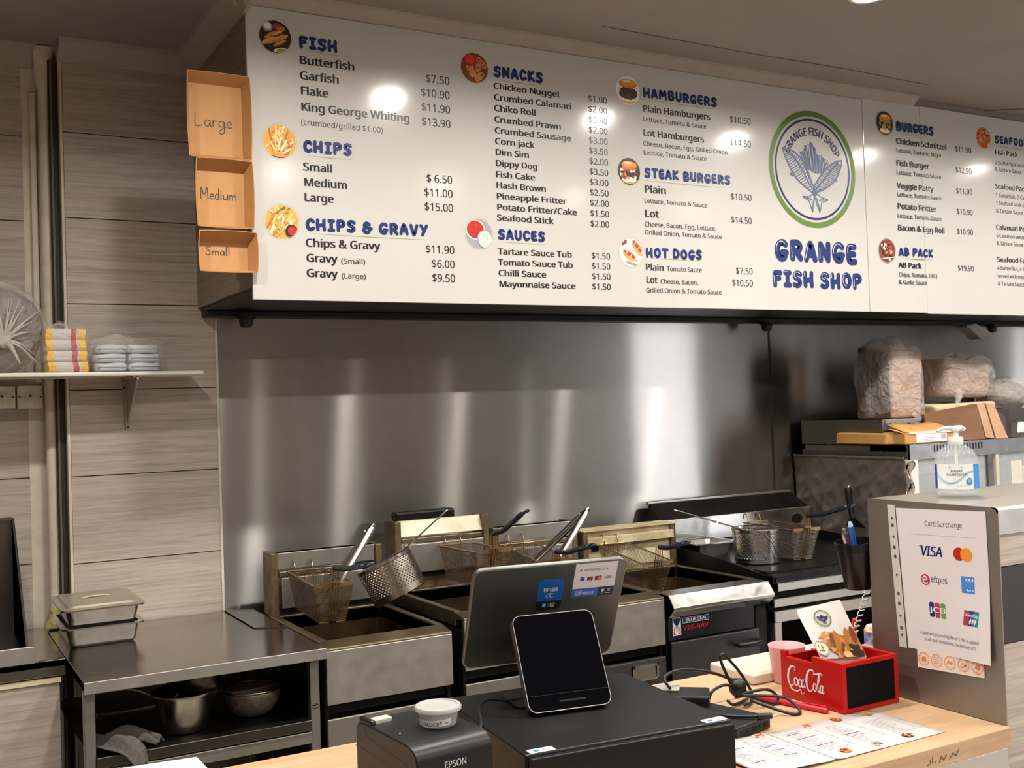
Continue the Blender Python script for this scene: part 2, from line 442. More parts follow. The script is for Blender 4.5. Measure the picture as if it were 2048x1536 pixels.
    (122, 377, [[346,0,31,0,31,47,262,375,45,375,45,430,340,430,340,377,112,55,346,55]]),
    (48, 459, [[419,287,409,163,395,112,376,70,349,37,316,12,276,-3,229,-8,170,1,122,27,86,70,60,129,44,201,39,287,44,373,58,446,83,504,119,547,167,573,229,581,287,573,335,547,372,504,399,446,414,373], [110,287,113,215,121,156,137,111,159,78,190,59,229,52,268,59,298,78,320,110,336,156,345,215,348,287,345,359,336,417,320,463,298,495,268,515,229,521,190,515,159,495,137,463,121,417,113,359]]),
    (49, 459, [[285,0,216,0,216,400,216,439,217,470,219,499,196,477,169,455,108,405,71,452,226,573,285,573]]),
    (50, 459, [[417,0,38,0,38,59,188,210,261,287,306,353,318,387,322,424,315,466,294,496,261,514,221,520,181,517,147,506,83,466,45,513,94,548,153,572,221,581,270,576,313,562,347,540,372,510,388,472,394,428,389,385,375,344,353,305,324,267,247,185,128,67,128,64,417,64]]),
    (51, 459, [[395,439,392,403,381,372,363,347,340,326,310,311,277,302,277,298,337,283,379,255,405,214,413,163,407,116,390,74,360,40,318,14,263,-3,193,-8,110,-1,36,23,36,89,114,61,194,51,260,59,305,81,331,117,339,164,335,197,320,223,297,242,265,255,226,263,179,265,123,265,123,326,180,326,223,329,259,339,286,356,307,377,319,404,323,434,316,471,295,498,262,516,219,521,164,515,117,498,75,473,39,521,73,544,115,563,163,576,218,581,296,571,352,540,384,495]]),
    (52, 459, [[443,130,359,130,359,0,291,0,291,130,17,130,17,190,286,576,359,576,359,193,443,193], [291,374,291,412,293,444,294,474,295,500,292,500,276,468,257,438,86,193,291,193]]),
    (53, 459, [[221,351,275,346,322,331,361,307,389,274,407,232,413,183,407,128,387,81,356,43,314,15,261,-2,199,-8,116,0,51,23,51,90,121,62,200,52,239,55,274,65,302,82,323,106,336,137,341,176,332,225,306,262,262,284,197,292,146,288,99,280,64,302,86,573,373,573,373,508,146,508,132,342,169,348]]),
    (54, 459, [[44,245,51,342,75,433,95,474,121,510,155,539,196,562,246,576,306,581,344,579,377,573,377,513,344,520,308,523,257,518,216,504,183,483,158,454,139,419,127,380,115,291,119,291,150,326,194,350,255,358,302,353,342,338,375,313,400,279,416,236,421,184,415,129,399,82,372,44,336,15,291,-2,239,-8,199,-4,163,7,130,26,101,54,77,89,59,133,48,185], [238,51,284,59,320,84,343,125,351,184,344,233,324,271,289,295,241,303,205,299,175,287,150,270,131,248,119,223,115,198,123,146,146,99,185,64,210,55]]),
    (55, 459, [[109,0,344,508,35,508,35,573,419,573,419,518,187,0]]),
    (56, 459, [[229,581,276,577,318,565,352,546,378,519,395,485,400,443,396,411,385,383,346,338,291,303,355,265,381,242,401,216,414,185,419,148,413,104,395,65,367,34,330,11,284,-3,231,-8,174,-3,126,10,89,33,61,63,45,101,39,146,43,183,56,214,75,241,99,264,158,299,107,336,71,383,61,411,58,444,63,485,80,518,107,545,141,565,182,577], [108,145,116,107,138,76,176,55,229,48,281,55,319,76,342,108,350,148,346,174,335,197,293,235,229,265,217,270,157,237,121,197,111,173], [228,524,188,518,155,502,134,476,127,441,130,414,141,391,179,357,232,330,282,357,317,392,327,414,330,441,323,476,302,502,270,518]]),
    (57, 459, [[417,328,410,231,387,139,366,99,340,63,306,33,265,11,214,-3,154,-8,117,-6,82,0,82,60,115,53,152,50,204,54,245,68,278,90,303,118,322,153,334,192,346,281,341,281,310,247,266,223,204,214,158,219,118,235,85,260,61,294,45,336,40,387,46,443,63,491,90,529,127,557,171,575,223,581,262,577,299,565,332,545,361,518,384,483,402,439,413,388], [223,521,178,513,142,488,118,447,110,388,117,339,137,301,171,277,220,269,256,273,286,285,311,303,330,325,342,349,346,374,338,426,315,474,277,508,252,518]]),
    (36, 459, [[203,39,117,47,50,66,50,134,119,111,203,101,203,263,116,296,87,317,66,342,54,372,50,407,54,444,69,475,91,500,122,519,159,532,203,538,203,609,254,609,254,539,332,530,395,509,374,450,317,468,254,478,254,317,342,284,373,265,396,242,409,213,414,176,403,126,372,85,322,57,254,43,254,-47,203,-47], [254,105,295,113,323,127,339,147,345,172,337,205,309,228,254,246], [203,476,156,466,128,444,119,413,126,377,152,352,203,334]]),
    (38, 587, [[244,581,284,578,318,567,345,549,366,524,378,494,383,458,374,411,350,372,313,338,268,308,423,159,457,216,479,286,550,286,518,191,496,150,468,114,585,0,490,0,420,67,366,28,303,2,223,-8,171,-4,127,10,91,32,65,63,48,102,43,149,46,187,57,220,75,248,100,273,166,318,133,358,107,403,96,456,101,493,114,524,135,548,165,567,201,578], [209,273,159,239,128,201,119,178,116,152,124,112,146,81,181,61,225,55,273,59,314,71,375,111], [241,524,211,519,186,506,171,485,165,457,169,429,180,404,225,350,265,376,292,401,308,428,313,458,308,484,294,505,271,519]]),
    (46, 215, [[58,43,61,69,72,85,88,94,107,97,126,94,142,85,153,69,157,43,153,18,142,2,126,-8,107,-11,88,-8,72,2,61,18]]),
    (44, 215, [[154,84,136,23,111,-42,85,-103,33,-103,49,-38,63,31,73,93,148,93]]),
    (40, 241, [[32,220,35,285,45,348,60,409,83,468,113,522,150,573,217,573,167,493,132,407,111,315,103,221,107,159,116,98,132,38,154,-20,182,-75,216,-127,150,-127,113,-77,83,-24,60,34,45,94,35,156]]),
    (41, 241, [[209,220,205,156,196,94,180,34,158,-24,128,-77,91,-127,25,-127,59,-75,87,-20,108,38,124,98,134,159,137,221,134,283,124,346,108,406,87,465,59,521,24,573,91,573,128,522,158,468,180,409,196,348,205,285]]),
    (47, 298, [[290,573,77,0,8,0,221,573]]),
    (37, 666, [[156,581,209,569,246,534,269,477,277,402,269,326,247,269,210,233,156,221,106,233,69,269,47,326,39,402,46,477,67,534,104,569], [156,531,130,523,112,498,101,458,98,402,101,345,112,305,130,280,156,272,184,280,203,304,214,345,218,402,214,458,203,498,184,523], [523,573,205,0,144,0,461,573], [507,351,558,340,596,304,619,248,627,172,620,97,598,40,560,4,507,-8,457,4,420,40,397,97,390,172,397,248,418,304,454,340], [507,301,480,293,462,269,452,229,448,172,452,116,462,75,480,51,507,43,534,51,553,75,565,115,569,172,565,229,553,269,534,293]]),
    (45, 258, [[32,184,32,246,226,246,226,184]]),
    (58, 215, [[58,43,61,69,72,85,88,94,107,97,126,94,142,85,153,69,157,43,153,18,142,2,126,-8,107,-11,88,-8,72,2,61,18], [58,387,61,412,72,429,88,438,107,441,126,438,142,429,153,412,157,387,153,362,142,345,126,335,107,332,88,335,72,345,61,362]]),
    (43, 459, [[257,311,417,311,417,254,257,254,257,89,200,89,200,254,40,254,40,311,200,311,200,477,257,477]]),
    (174, 667, [[224,111,224,461,326,461,383,455,423,435,445,403,453,358,448,324,434,298,413,279,391,266,484,111,415,111,334,249,285,249,285,111], [325,299,353,303,374,315,387,333,391,356,387,380,375,397,354,407,324,410,285,410,285,299], [334,-8,272,-3,216,14,165,40,122,75,87,118,61,168,45,225,39,286,45,348,61,404,87,454,122,498,165,533,216,559,272,575,334,581,393,575,448,559,498,533,542,498,578,454,605,404,622,348,628,286,622,225,606,168,580,118,545,75,502,40,451,14,395,-3], [334,34,383,39,430,53,472,75,509,105,540,142,563,185,577,233,582,286,578,337,564,384,542,427,512,464,476,495,433,518,386,533,334,538,281,533,233,520,191,497,154,467,125,430,103,387,89,339,84,286,89,236,103,188,125,146,154,108,191,77,233,54,281,39]]),
    (32, 208, []),
]


def inside(p, poly):
    hit = False
    for i in range(len(poly)):
        (x0, y0), (x1, y1) = poly[i - 1], poly[i]
        if (y0 > p[1]) != (y1 > p[1]) and p[0] < x0 + (p[1] - y0) * (x1 - x0) / (y1 - y0):
            hit = not hit
    return hit


GLYPH = {}
for _code, _adv, _cs in _GLYPHS:
    _poly = [[(c[i] / 1000.0, c[i + 1] / 1000.0) for i in range(0, len(c), 2)] for c in _cs]
    _tris, _base = [], []
    for c in _poly:
        _base.append(sum(len(q) for q in _poly[:len(_base)]))
    _outer = [i for i, c in enumerate(_poly) if not any(j != i and inside(c[0], d) for j, d in enumerate(_poly))]
    for i in _outer:                   # each separate piece of the letter with its own holes
        _set = [i] + [j for j in range(len(_poly)) if j not in _outer and inside(_poly[j][0], _poly[i])]
        _map = [_base[k] + q for k in _set for q in range(len(_poly[k]))]
        _tris += [tuple(_map[v] for v in t) for t in tessellate_polygon([[Vector((x, y, 0)) for x, y in _poly[k]] for k in _set])]
    GLYPH[chr(_code)] = (_adv / 1000.0, [p for c in _poly for p in c], _tris)
CAP = 0.573


def text_width(s):
    return sum(GLYPH[c][0] for c in s)


def text(mb, s, fn, u, v, cap, width=None, right=False, bold=0.0, mi=0, slant=0.0, centre=False):
    """write s with its baseline starting at (u,v); cap = capital height; width squeezes or stretches the line"""
    k = cap / CAP
    kx = k
    w = text_width(s) * k
    if width:
        kx = k * width / w
        w = width
    if right:
        u -= w
    if centre:
        u -= w / 2
    sh = [(0, 0)] if not bold else [(-bold, 0), (bold, 0), (-bold * 0.4, bold * 0.3), (bold * 0.4, -bold * 0.3)]
    for ch in s:
        adv, pts, tris = GLYPH[ch]
        if tris:
            for j, (dx, dy) in enumerate(sh):
                mb.add([fn(u + (x + dx) * kx + y * slant * k, v + (y + dy) * k) for x, y in pts], tris, mi, j * 1.5e-5)
        u += adv * kx
    return u


def arc_text(mb, s, fn, cu, cv, r, cap, a0, a1, bold=0.0, mi=0):
    """letters standing on a circle of radius r from angle a0 (left) to a1 (right), degrees"""
    k = cap / CAP
    tot = text_width(s)
    pos = 0.0
    for ch in s:
        adv, pts, tris = GLYPH[ch]
        a = math.radians(a0 + (a1 - a0) * (pos + adv / 2) / tot)
        pos += adv
        if not tris:
            continue
        kx = abs(math.radians(a1 - a0)) * r / tot
        ca, sa = math.cos(a), math.sin(a)
        for dx in ((-bold, bold) if bold else (0,)):
            mb.add([fn(cu + ca * (r + y * k) + sa * (x + dx - adv / 2) * kx, cv + sa * (r + y * k) - ca * (x + dx - adv / 2) * kx) for x, y in pts], tris, mi)


# ------------------------------------------------------------------ shared materials
def tile_mat(name, a, b, c, sx=1.0, sz=26.0):
    m = bpy.data.materials.new(name)
    m.use_nodes = True
    nt = m.node_tree
    bs = nt.nodes['Principled BSDF']
    tc = nt.nodes.new('ShaderNodeTexCoord')
    mp = nt.nodes.new('ShaderNodeMapping')
    mp.inputs['Scale'].default_value = (sx, sx, sz)
    nt.links.new(tc.outputs['Object'], mp.inputs[0])
    n1 = nt.nodes.new('ShaderNodeTexNoise')
    n1.inputs['Scale'].default_value = 2.2
    n1.inputs['Detail'].default_value = 7
    n1.inputs['Roughness'].default_value = 0.65
    n1.inputs['Distortion'].default_value = 0.6
    nt.links.new(mp.outputs[0], n1.inputs['Vector'])
    n2 = nt.nodes.new('ShaderNodeTexNoise')
    n2.inputs['Scale'].default_value = 9.0
    n2.inputs['Detail'].default_value = 5
    nt.links.new(mp.outputs[0], n2.inputs['Vector'])
    r = nt.nodes.new('ShaderNodeValToRGB')
    r.color_ramp.elements[0].position = 0.34
    r.color_ramp.elements[0].color = lin(a)
    r.color_ramp.elements[1].position = 0.68
    r.color_ramp.elements[1].color = lin(c)
    e = r.color_ramp.elements.new(0.5)
    e.color = lin(b)
    mx = nt.nodes.new('ShaderNodeMix')
    mx.inputs[0].default_value = 0.35
    nt.links.new(n1.outputs['Fac'], mx.inputs[2])
    nt.links.new(n2.outputs['Fac'], mx.inputs[3])
    nt.links.new(mx.outputs[0], r.inputs[0])
    nt.links.new(r.outputs[0], bs.inputs['Base Color'])
    bs.inputs['Roughness'].default_value = 0.42
    bs.inputs['Specular IOR Level'].default_value = 0.35
    return m


def steel_mat(name, rgb, rough, aniso=0.75, axis=(1, 0, 0), scratch=(2, 2, 60), dirt=0.35, dirt_rgb=(90, 80, 66), spots=0.0):
    """brushed stainless: grain runs along `axis`; worn, blotchy gloss"""
    m = bpy.data.materials.new(name)
    m.use_nodes = True
    nt = m.node_tree
    b = nt.nodes['Principled BSDF']
    b.inputs['Metallic'].default_value = 1.0
    b.inputs['Anisotropic'].default_value = aniso
    tc = nt.nodes.new('ShaderNodeTexCoord')
    mp = nt.nodes.new('ShaderNodeMapping')
    mp.inputs['Scale'].default_value = scratch
    nt.links.new(tc.outputs['Object'], mp.inputs[0])
    n1 = nt.nodes.new('ShaderNodeTexNoise')
    n1.inputs['Scale'].default_value = 8
    n1.inputs['Detail'].default_value = 6
    nt.links.new(mp.outputs[0], n1.inputs['Vector'])
    n2 = nt.nodes.new('ShaderNodeTexNoise')
    n2.inputs['Scale'].default_value = 4.5
    n2.inputs['Detail'].default_value = 8
    n2.inputs['Roughness'].default_value = 0.7
    nt.links.new(tc.outputs['Object'], n2.inputs['Vector'])
    mr = nt.nodes.new('ShaderNodeMapRange')
    mr.inputs[3].default_value = rough - 0.07
    mr.inputs[4].default_value = rough + 0.10
    nt.links.new(n1.outputs['Fac'], mr.inputs[0])
    nt.links.new(mr.outputs[0], b.inputs['Roughness'])
    rp = nt.nodes.new('ShaderNodeValToRGB')
    rp.color_ramp.elements[0].position = 0.45
    rp.color_ramp.elements[0].color = (0, 0, 0, 1)
    rp.color_ramp.elements[1].position = 0.75
    rp.color_ramp.elements[1].color = (dirt, dirt, dirt, 1)
    nt.links.new(n2.outputs['Fac'], rp.inputs[0])
    mx = nt.nodes.new('ShaderNodeMix')
    mx.data_type = 'RGBA'
    mx.inputs[6].default_value = lin(rgb)
    mx.inputs[7].default_value = lin(dirt_rgb)
    nt.links.new(rp.outputs[0], mx.inputs[0])
    nt.links.new(mx.outputs[2], b.inputs['Base Color'])
    if aniso:
        tn = nt.nodes.new('ShaderNodeCombineXYZ')
        for i in range(3):
            tn.inputs[i].default_value = axis[i]
        nt.links.new(tn.outputs[0], b.inputs['Tangent'])
    return m


M_TILE = tile_mat('stone_look_tile', (150, 138, 127), (176, 164, 152), (195, 185, 173))
M_TILE_LIGHT = tile_mat('pale_stone_tile', (150, 138, 128), (180, 168, 156), (200, 190, 178))
M_GROUT = mat('tile_joint', (70, 56, 50), 0.9)
M_PLASTER = mat('ceiling_paint', (142, 133, 126), 0.85, noise=0.10, nscale=2.0)
M_CORNICE = mat('cornice_paint', (160, 150, 139), 0.7, noise=0.08, nscale=9.0)
M_CRACK = mat('crack_line', (58, 48, 42), 0.95)
M_STEEL_WALL = steel_mat('wall_stainless', (158, 155, 150), 0.38, 0.6, (0, 0, 1), (1.5, 1, 40), 0.22, (118, 108, 98))
_nt = M_STEEL_WALL.node_tree
_p2 = _nt.nodes.new('ShaderNodeBsdfAnisotropic')
_p2.inputs['Roughness'].default_value = 0.21
_p2.inputs['Anisotropy'].default_value = 0.84
_p2.inputs['Color'].default_value = lin((176, 172, 166))
_t2 = _nt.nodes.new('ShaderNodeCombineXYZ')
_t2.inputs[0].default_value = 1.0
_nt.links.new(_t2.outputs[0], _p2.inputs['Tangent'])
_mx = _nt.nodes.new('ShaderNodeMixShader')
_mx.inputs[0].default_value = 0.5
_nt.links.new(_nt.nodes['Principled BSDF'].outputs[0], _mx.inputs[1])
_nt.links.new(_p2.outputs[0], _mx.inputs[2])
_nt.links.new(_mx.outputs[0], _nt.nodes['Material Output'].inputs[0])
M_STEEL = steel_mat('bench_stainless', (178, 174, 168), 0.40, 0.5, (0, 0, 1), (3, 3, 3), 0.10, (150, 142, 132))
M_STEEL_DULL = steel_mat('worn_stainless', (158, 154, 148), 0.42, 0.4, (0, 0, 1), (4, 4, 30), 0.25, (112, 100, 84))
M_STEEL_BRIGHT = steel_mat('bright_stainless', (205, 203, 198), 0.2, 0.3, (1, 0, 0), (6, 6, 6), 0.1, (150, 145, 138))
M_STEEL_GREASY = steel_mat('greasy_stainless', (150, 138, 112), 0.4, 0.0, (1, 0, 0), (5, 5, 5), 0.85, (84, 62, 34))
M_HOOD = mat('dark_hood_steel', (62, 60, 58), 0.45, 0.7, noise=0.3, nscale=8)
M_BLACK = mat('black_plastic', (17, 17, 18), 0.42, noise=0.25, nscale=60)
M_BLACKMETAL = mat('black_steel', (30, 28, 27), 0.38, 0.6, noise=0.35, nscale=12, rnoise=0.12)
M_DARKVOID = mat('dark_cavity', (22, 18, 15), 0.9)
M_CREAMPAINT = mat('cream_pipe_paint', (216, 204, 184), 0.4, noise=0.18, nscale=14)
M_WHITE = mat('white_enamel', (226, 220, 210), 0.35, noise=0.05, nscale=20)
M_FLOOR = mat('grey_floor_tile', (182, 172, 162), 0.5, noise=0.25, nscale=5)
M_ROOMWALL = mat('shop_wall_paint', (150, 140, 130), 0.8, noise=0.08, nscale=3)
M_GLASS = mat('window_glass', (235, 240, 240), 0.03, alpha=0.07)

# ------------------------------------------------------------------ the room shell
YW, YL = 3.54, 3.645                          # tiled/steel wall, recessed wall on the left
XE = 9.0
m = MB().box(-2.2, XE, -3.1, 3.9, -0.1, 0.0)
struct('floor', m, M_FLOOR)
m = MB().box(-2.2, XE, -3.1, 3.9, CEIL, CEIL + 0.1)
ceiling = struct('ceiling', m, M_PLASTER)
# hairline board joints and cracks in the ceiling paint
m = MB()
def crack(pts, w):
    for i in range(len(pts) - 1):
        (a, b), (c, d) = pts[i], pts[i + 1]
        L = math.hypot(c - a, d - b)
        nx, ny = -(d - b) / L * w, (c - a) / L * w
        z = CEIL - 0.0012
        m.add([(a - nx, b - ny, z), (c - nx, d - ny, z), (c + nx, d + ny, z), (a + nx, b + ny, z)], [(0, 1, 2, 3)])
crack([(3.86, 2.985), (4.02, 2.86), (4.25, 2.73), (4.7, 2.45), (5.4, 2.1)], 0.0035)
crack([(1.9, 2.73), (2.5, 2.742), (2.95, 2.735), (3.4, 2.75)], 0.0014)
crack([(1.62, 2.88), (2.05, 2.90), (2.3, 2.885)], 0.0014)
part('paint_crack', m, M_CRACK, ceiling)

# back wall: recessed tiled stretch on the left and the tiled pier that stands 10 cm proud of it
ROWS = [0.0, 0.031, 0.297, 0.563, 0.829, 1.095, 1.361, 1.627, 1.893, 2.159, 2.424, 2.70]
def tiles(mb, x0, x1, y, cuts=(), g=0.0016):
    xs = [x0] + list(cuts) + [x1]
    for r in range(len(ROWS) - 1):
        for c in range(len(xs) - 1):
            mb.box(xs[c] + g, xs[c + 1] - g, y, y + 0.02, ROWS[r] + g, ROWS[r + 1] - g, 0)
m = MB()
m.box(-2.2, XE, YL + 0.006, 3.9, 0, CEIL, 1)
tiles(m, -2.2, 0.345, YL, (-1.6, -1.0, -0.4))
m.box(0.33, 0.425, YL - 0.001, YL + 0.01, 0, CEIL, 2)
struct('wall_back', m, [M_TILE, M_GROUT, M_CREAMPAINT])
m = MB()
m.box(0.4345, 0.889, YW + 0.006, YL + 0.03, 0, CEIL, 1)
tiles(m, 0.436, 0.889, YW)
struct('wall_pier', m, [M_TILE, M_GROUT])
m = MB().box(0.889, XE, YW + 0.008, YL + 0.03, 0, CEIL, 0)
struct('wall_kitchen', m, M_ROOMWALL)
m = MB().box(0.4275, 0.4365, YW - 0.003, YL, 0, CEIL, 0)
struct('trim_1', m, M_CREAMPAINT, bev=0.002)
m = MB().box(0.884, 0.8925, YW - 0.004, YW + 0.004, 0.9, 1.885, 0)
struct('trim_2', m, M_CREAMPAINT, bev=0.001)
m = MB().box(0.4, 0.4275, YL - 0.075, YL, 0, CEIL - 0.05, 0)  # dark box over the pier's side face, its shade painted as colour
m.box(0.404, 0.41, YL - 0.085, YL - 0.075, 0, CEIL - 0.05, 1)
struct('trim_3', m, [mat('shaded_pier_side', (46, 38, 34), 0.6), mat('dark_channel', (98, 84, 74), 0.5)])

# other walls of the shop
m = MB().box(-2.3, -2.2, -3.1, 3.9, 0, CEIL)
struct('wall_left', m, M_ROOMWALL)
WF = (7.25, 8.30, 0.1, 2.45)
m = MB()
m.box(-2.2, WF[0], -3.1, -3.0, 0, CEIL)
m.box(WF[1], XE, -3.1, -3.0, 0, CEIL)
m.box(WF[0], WF[1], -3.1, -3.0, 0, WF[2])
m.box(WF[0], WF[1], -3.1, -3.0, WF[3], CEIL)
struct('wall_front', m, M_ROOMWALL)
WR = (0.56, 0.80, 0.3, 2.3)
m = MB()
m.box(XE, XE + 0.1, -3.1, WR[0], 0, CEIL)
m.box(XE, XE + 0.1, WR[1], 3.9, 0, CEIL)
m.box(XE, XE + 0.1, WR[0], WR[1], 0, WR[2])
m.box(XE, XE + 0.1, WR[0], WR[1], WR[3], CEIL)
struct('wall_right', m, M_ROOMWALL)
def window(name, x0, x1, z0, z1, fn, t):
    m = MB()
    for a, b, c, d in ((x0, x1, z0, z0 + t), (x0, x1, z1 - t, z1), (x0, x0 + t, z0 + t, z1 - t), (x1 - t, x1, z0 + t, z1 - t)):
        m.prism([(a, c), (b, c), (b, d), (a, d)], fn, 0.02, 0.08)
    w = struct(name, m, mat('window_frame_paint', (90, 84, 80), 0.4))
    m = MB().prism([(x0 + t, z0 + t), (x1 - t, z0 + t), (x1 - t, z1 - t), (x0 + t, z1 - t)], fn, 0.048, 0.052)
    part('pane', m, M_GLASS, w)
window('window_1', WF[0], WF[1], WF[2], WF[3], lambda u, v, t: (u, -3.1 + t, v), 0.06)
window('window_2', WR[0], WR[1], WR[2], WR[3], lambda u, v, t: (XE + 0.1 - t, u, v), 0.05)

# the bulkhead that carries the menu boards
m = MB()
m.box(0.835, 5.6, 2.915, YW + 0.004, 1.885, CEIL, 1)
m.box(0.832, 0.8352, 2.915, YW, 1.885, 2.64, 0)
struct('wall_bulkhead', m, [tile_mat('bulkhead_side_laminate', (108, 94, 78), (134, 118, 99), (150, 134, 114)), M_PLASTER])

# cornices
CP = [(0, 0), (0, -0.062), (0.010, -0.062), (0.016, -0.05), (0.03, -0.034), (0.046, -0.018), (0.056, -0.012), (0.06, 0)]
def cornice(name, a, b, out, z0=CEIL, z1=CEIL, s=1.0, mats=None):
    a, b, out = Vector(a), Vector(b), Vector(out)
    m = MB()
    n = len(CP)
    vs = [(a.x + out.x * u * s, a.y + out.y * u * s, z0 + w * s) for u, w in CP] + [(b.x + out.x * u * s, b.y + out.y * u * s, z1 + w * s) for u, w in CP]
    m.add(vs, [tuple(range(n)), tuple(range(2 * n - 1, n - 1, -1))] + [(i, n + i, n + (i + 1) % n, (i + 1) % n) for i in range(n)])
    return struct(name, m, mats or M_CORNICE, smooth=30)
cornice('trim_4', (-2.2, YL, 0), (0.44, YL, 0), (0, -1, 0))
cornice('trim_5', (0.425, YW, 0), (0.835, YW, 0), (0, -1, 0))
cornice('trim_6', (0.835, YW, 0), (0.835, 2.86, 0), (-1, 0, 0))
cornice('trim_7', (0.80, 2.912, 0), (3.50, 2.912, 0), (0, -1, 0), CEIL, CEIL, 0.68)

# steel splashback behind the fryers
m = MB().box(0.893, 3.277, YW - 0.004, YW + 0.006, 0.6, 1.885)
tag(part('steel_splashback', m, M_STEEL_WALL), 'large brushed stainless steel sheet on the wall behind the row of fryers', 'splashback')
m = MB().box(3.287, 5.5, YW - 0.004, YW + 0.006, 0.6, 1.885)
tag(part('steel_splashback', m, M_STEEL_WALL), 'brushed steel wall sheet right of the dark seam, behind the bagged bundles', 'splashback')
m = MB().box(3.276, 3.288, YW - 0.005, YW + 0.006, 0.6, 1.885)
struct('trim_8', m, mat('seam_brown', (70, 48, 38), 0.6))

# extraction hood tucked under the bulkhead
hood = thing('range_hood', 'dark steel extraction hood under the menu boards above the fryers', 'hood', (0.835, 2.92, 1.85))
O = (0.835, 2.92, 1.85)
m = MB(O).box(0.84, 5.5, 2.94, 3.53, 1.872, 1.8845)
part('hood_pan', m, M_HOOD, hood)
m = MB(O).box(0.84, 5.5, 3.46, 3.53, 1.852, 1.872)
part('rear_channel', m, mat('hood_channel', (40, 37, 34), 0.5, 0.5), hood, bev=0.003)
m = MB(O).box(0.84, 5.5, 2.915, 2.94, 1.853, 1.8845)
part('front_lip', m, M_HOOD, hood, bev=0.003)
for cx in (0.955, 3.165, 4.62):
    m = MB(O)
    m.lathe([(0.0, 1.812), (0.016, 1.814), (0.021, 1.822), (0.023, 1.838), (0.030, 1.842), (0.030, 1.856), (0, 1.856)], (cx, 3.42, 0), 18)
    part('drain_plug', m, M_BLACK, hood, smooth=40)

# ceiling downlights (only their light, and their glints in the board and the bottle, are in the photo)
M_LENS = mat('lamp_lens', (255, 246, 230), 0.4, emit=90.0)
d0 = None
for (x, y) in LAMPS:
    if d0 is None:
        d0 = thing('downlight', 'small round recessed ceiling downlight with white rim', 'light', (x, y, CEIL), group='ceiling downlights')
        m = MB().lathe([(0.040, -0.001), (0.044, -0.006), (0.056, -0.006), (0.060, -0.001)], n=32)
        part('rim', m, M_WHITE, d0, smooth=True)
        m = MB().lathe([(0.0, -0.002), (0.041, -0.002)], n=32)
        part('lens', m, M_LENS, d0)
    else:
        dup(d0, (x, y, CEIL))


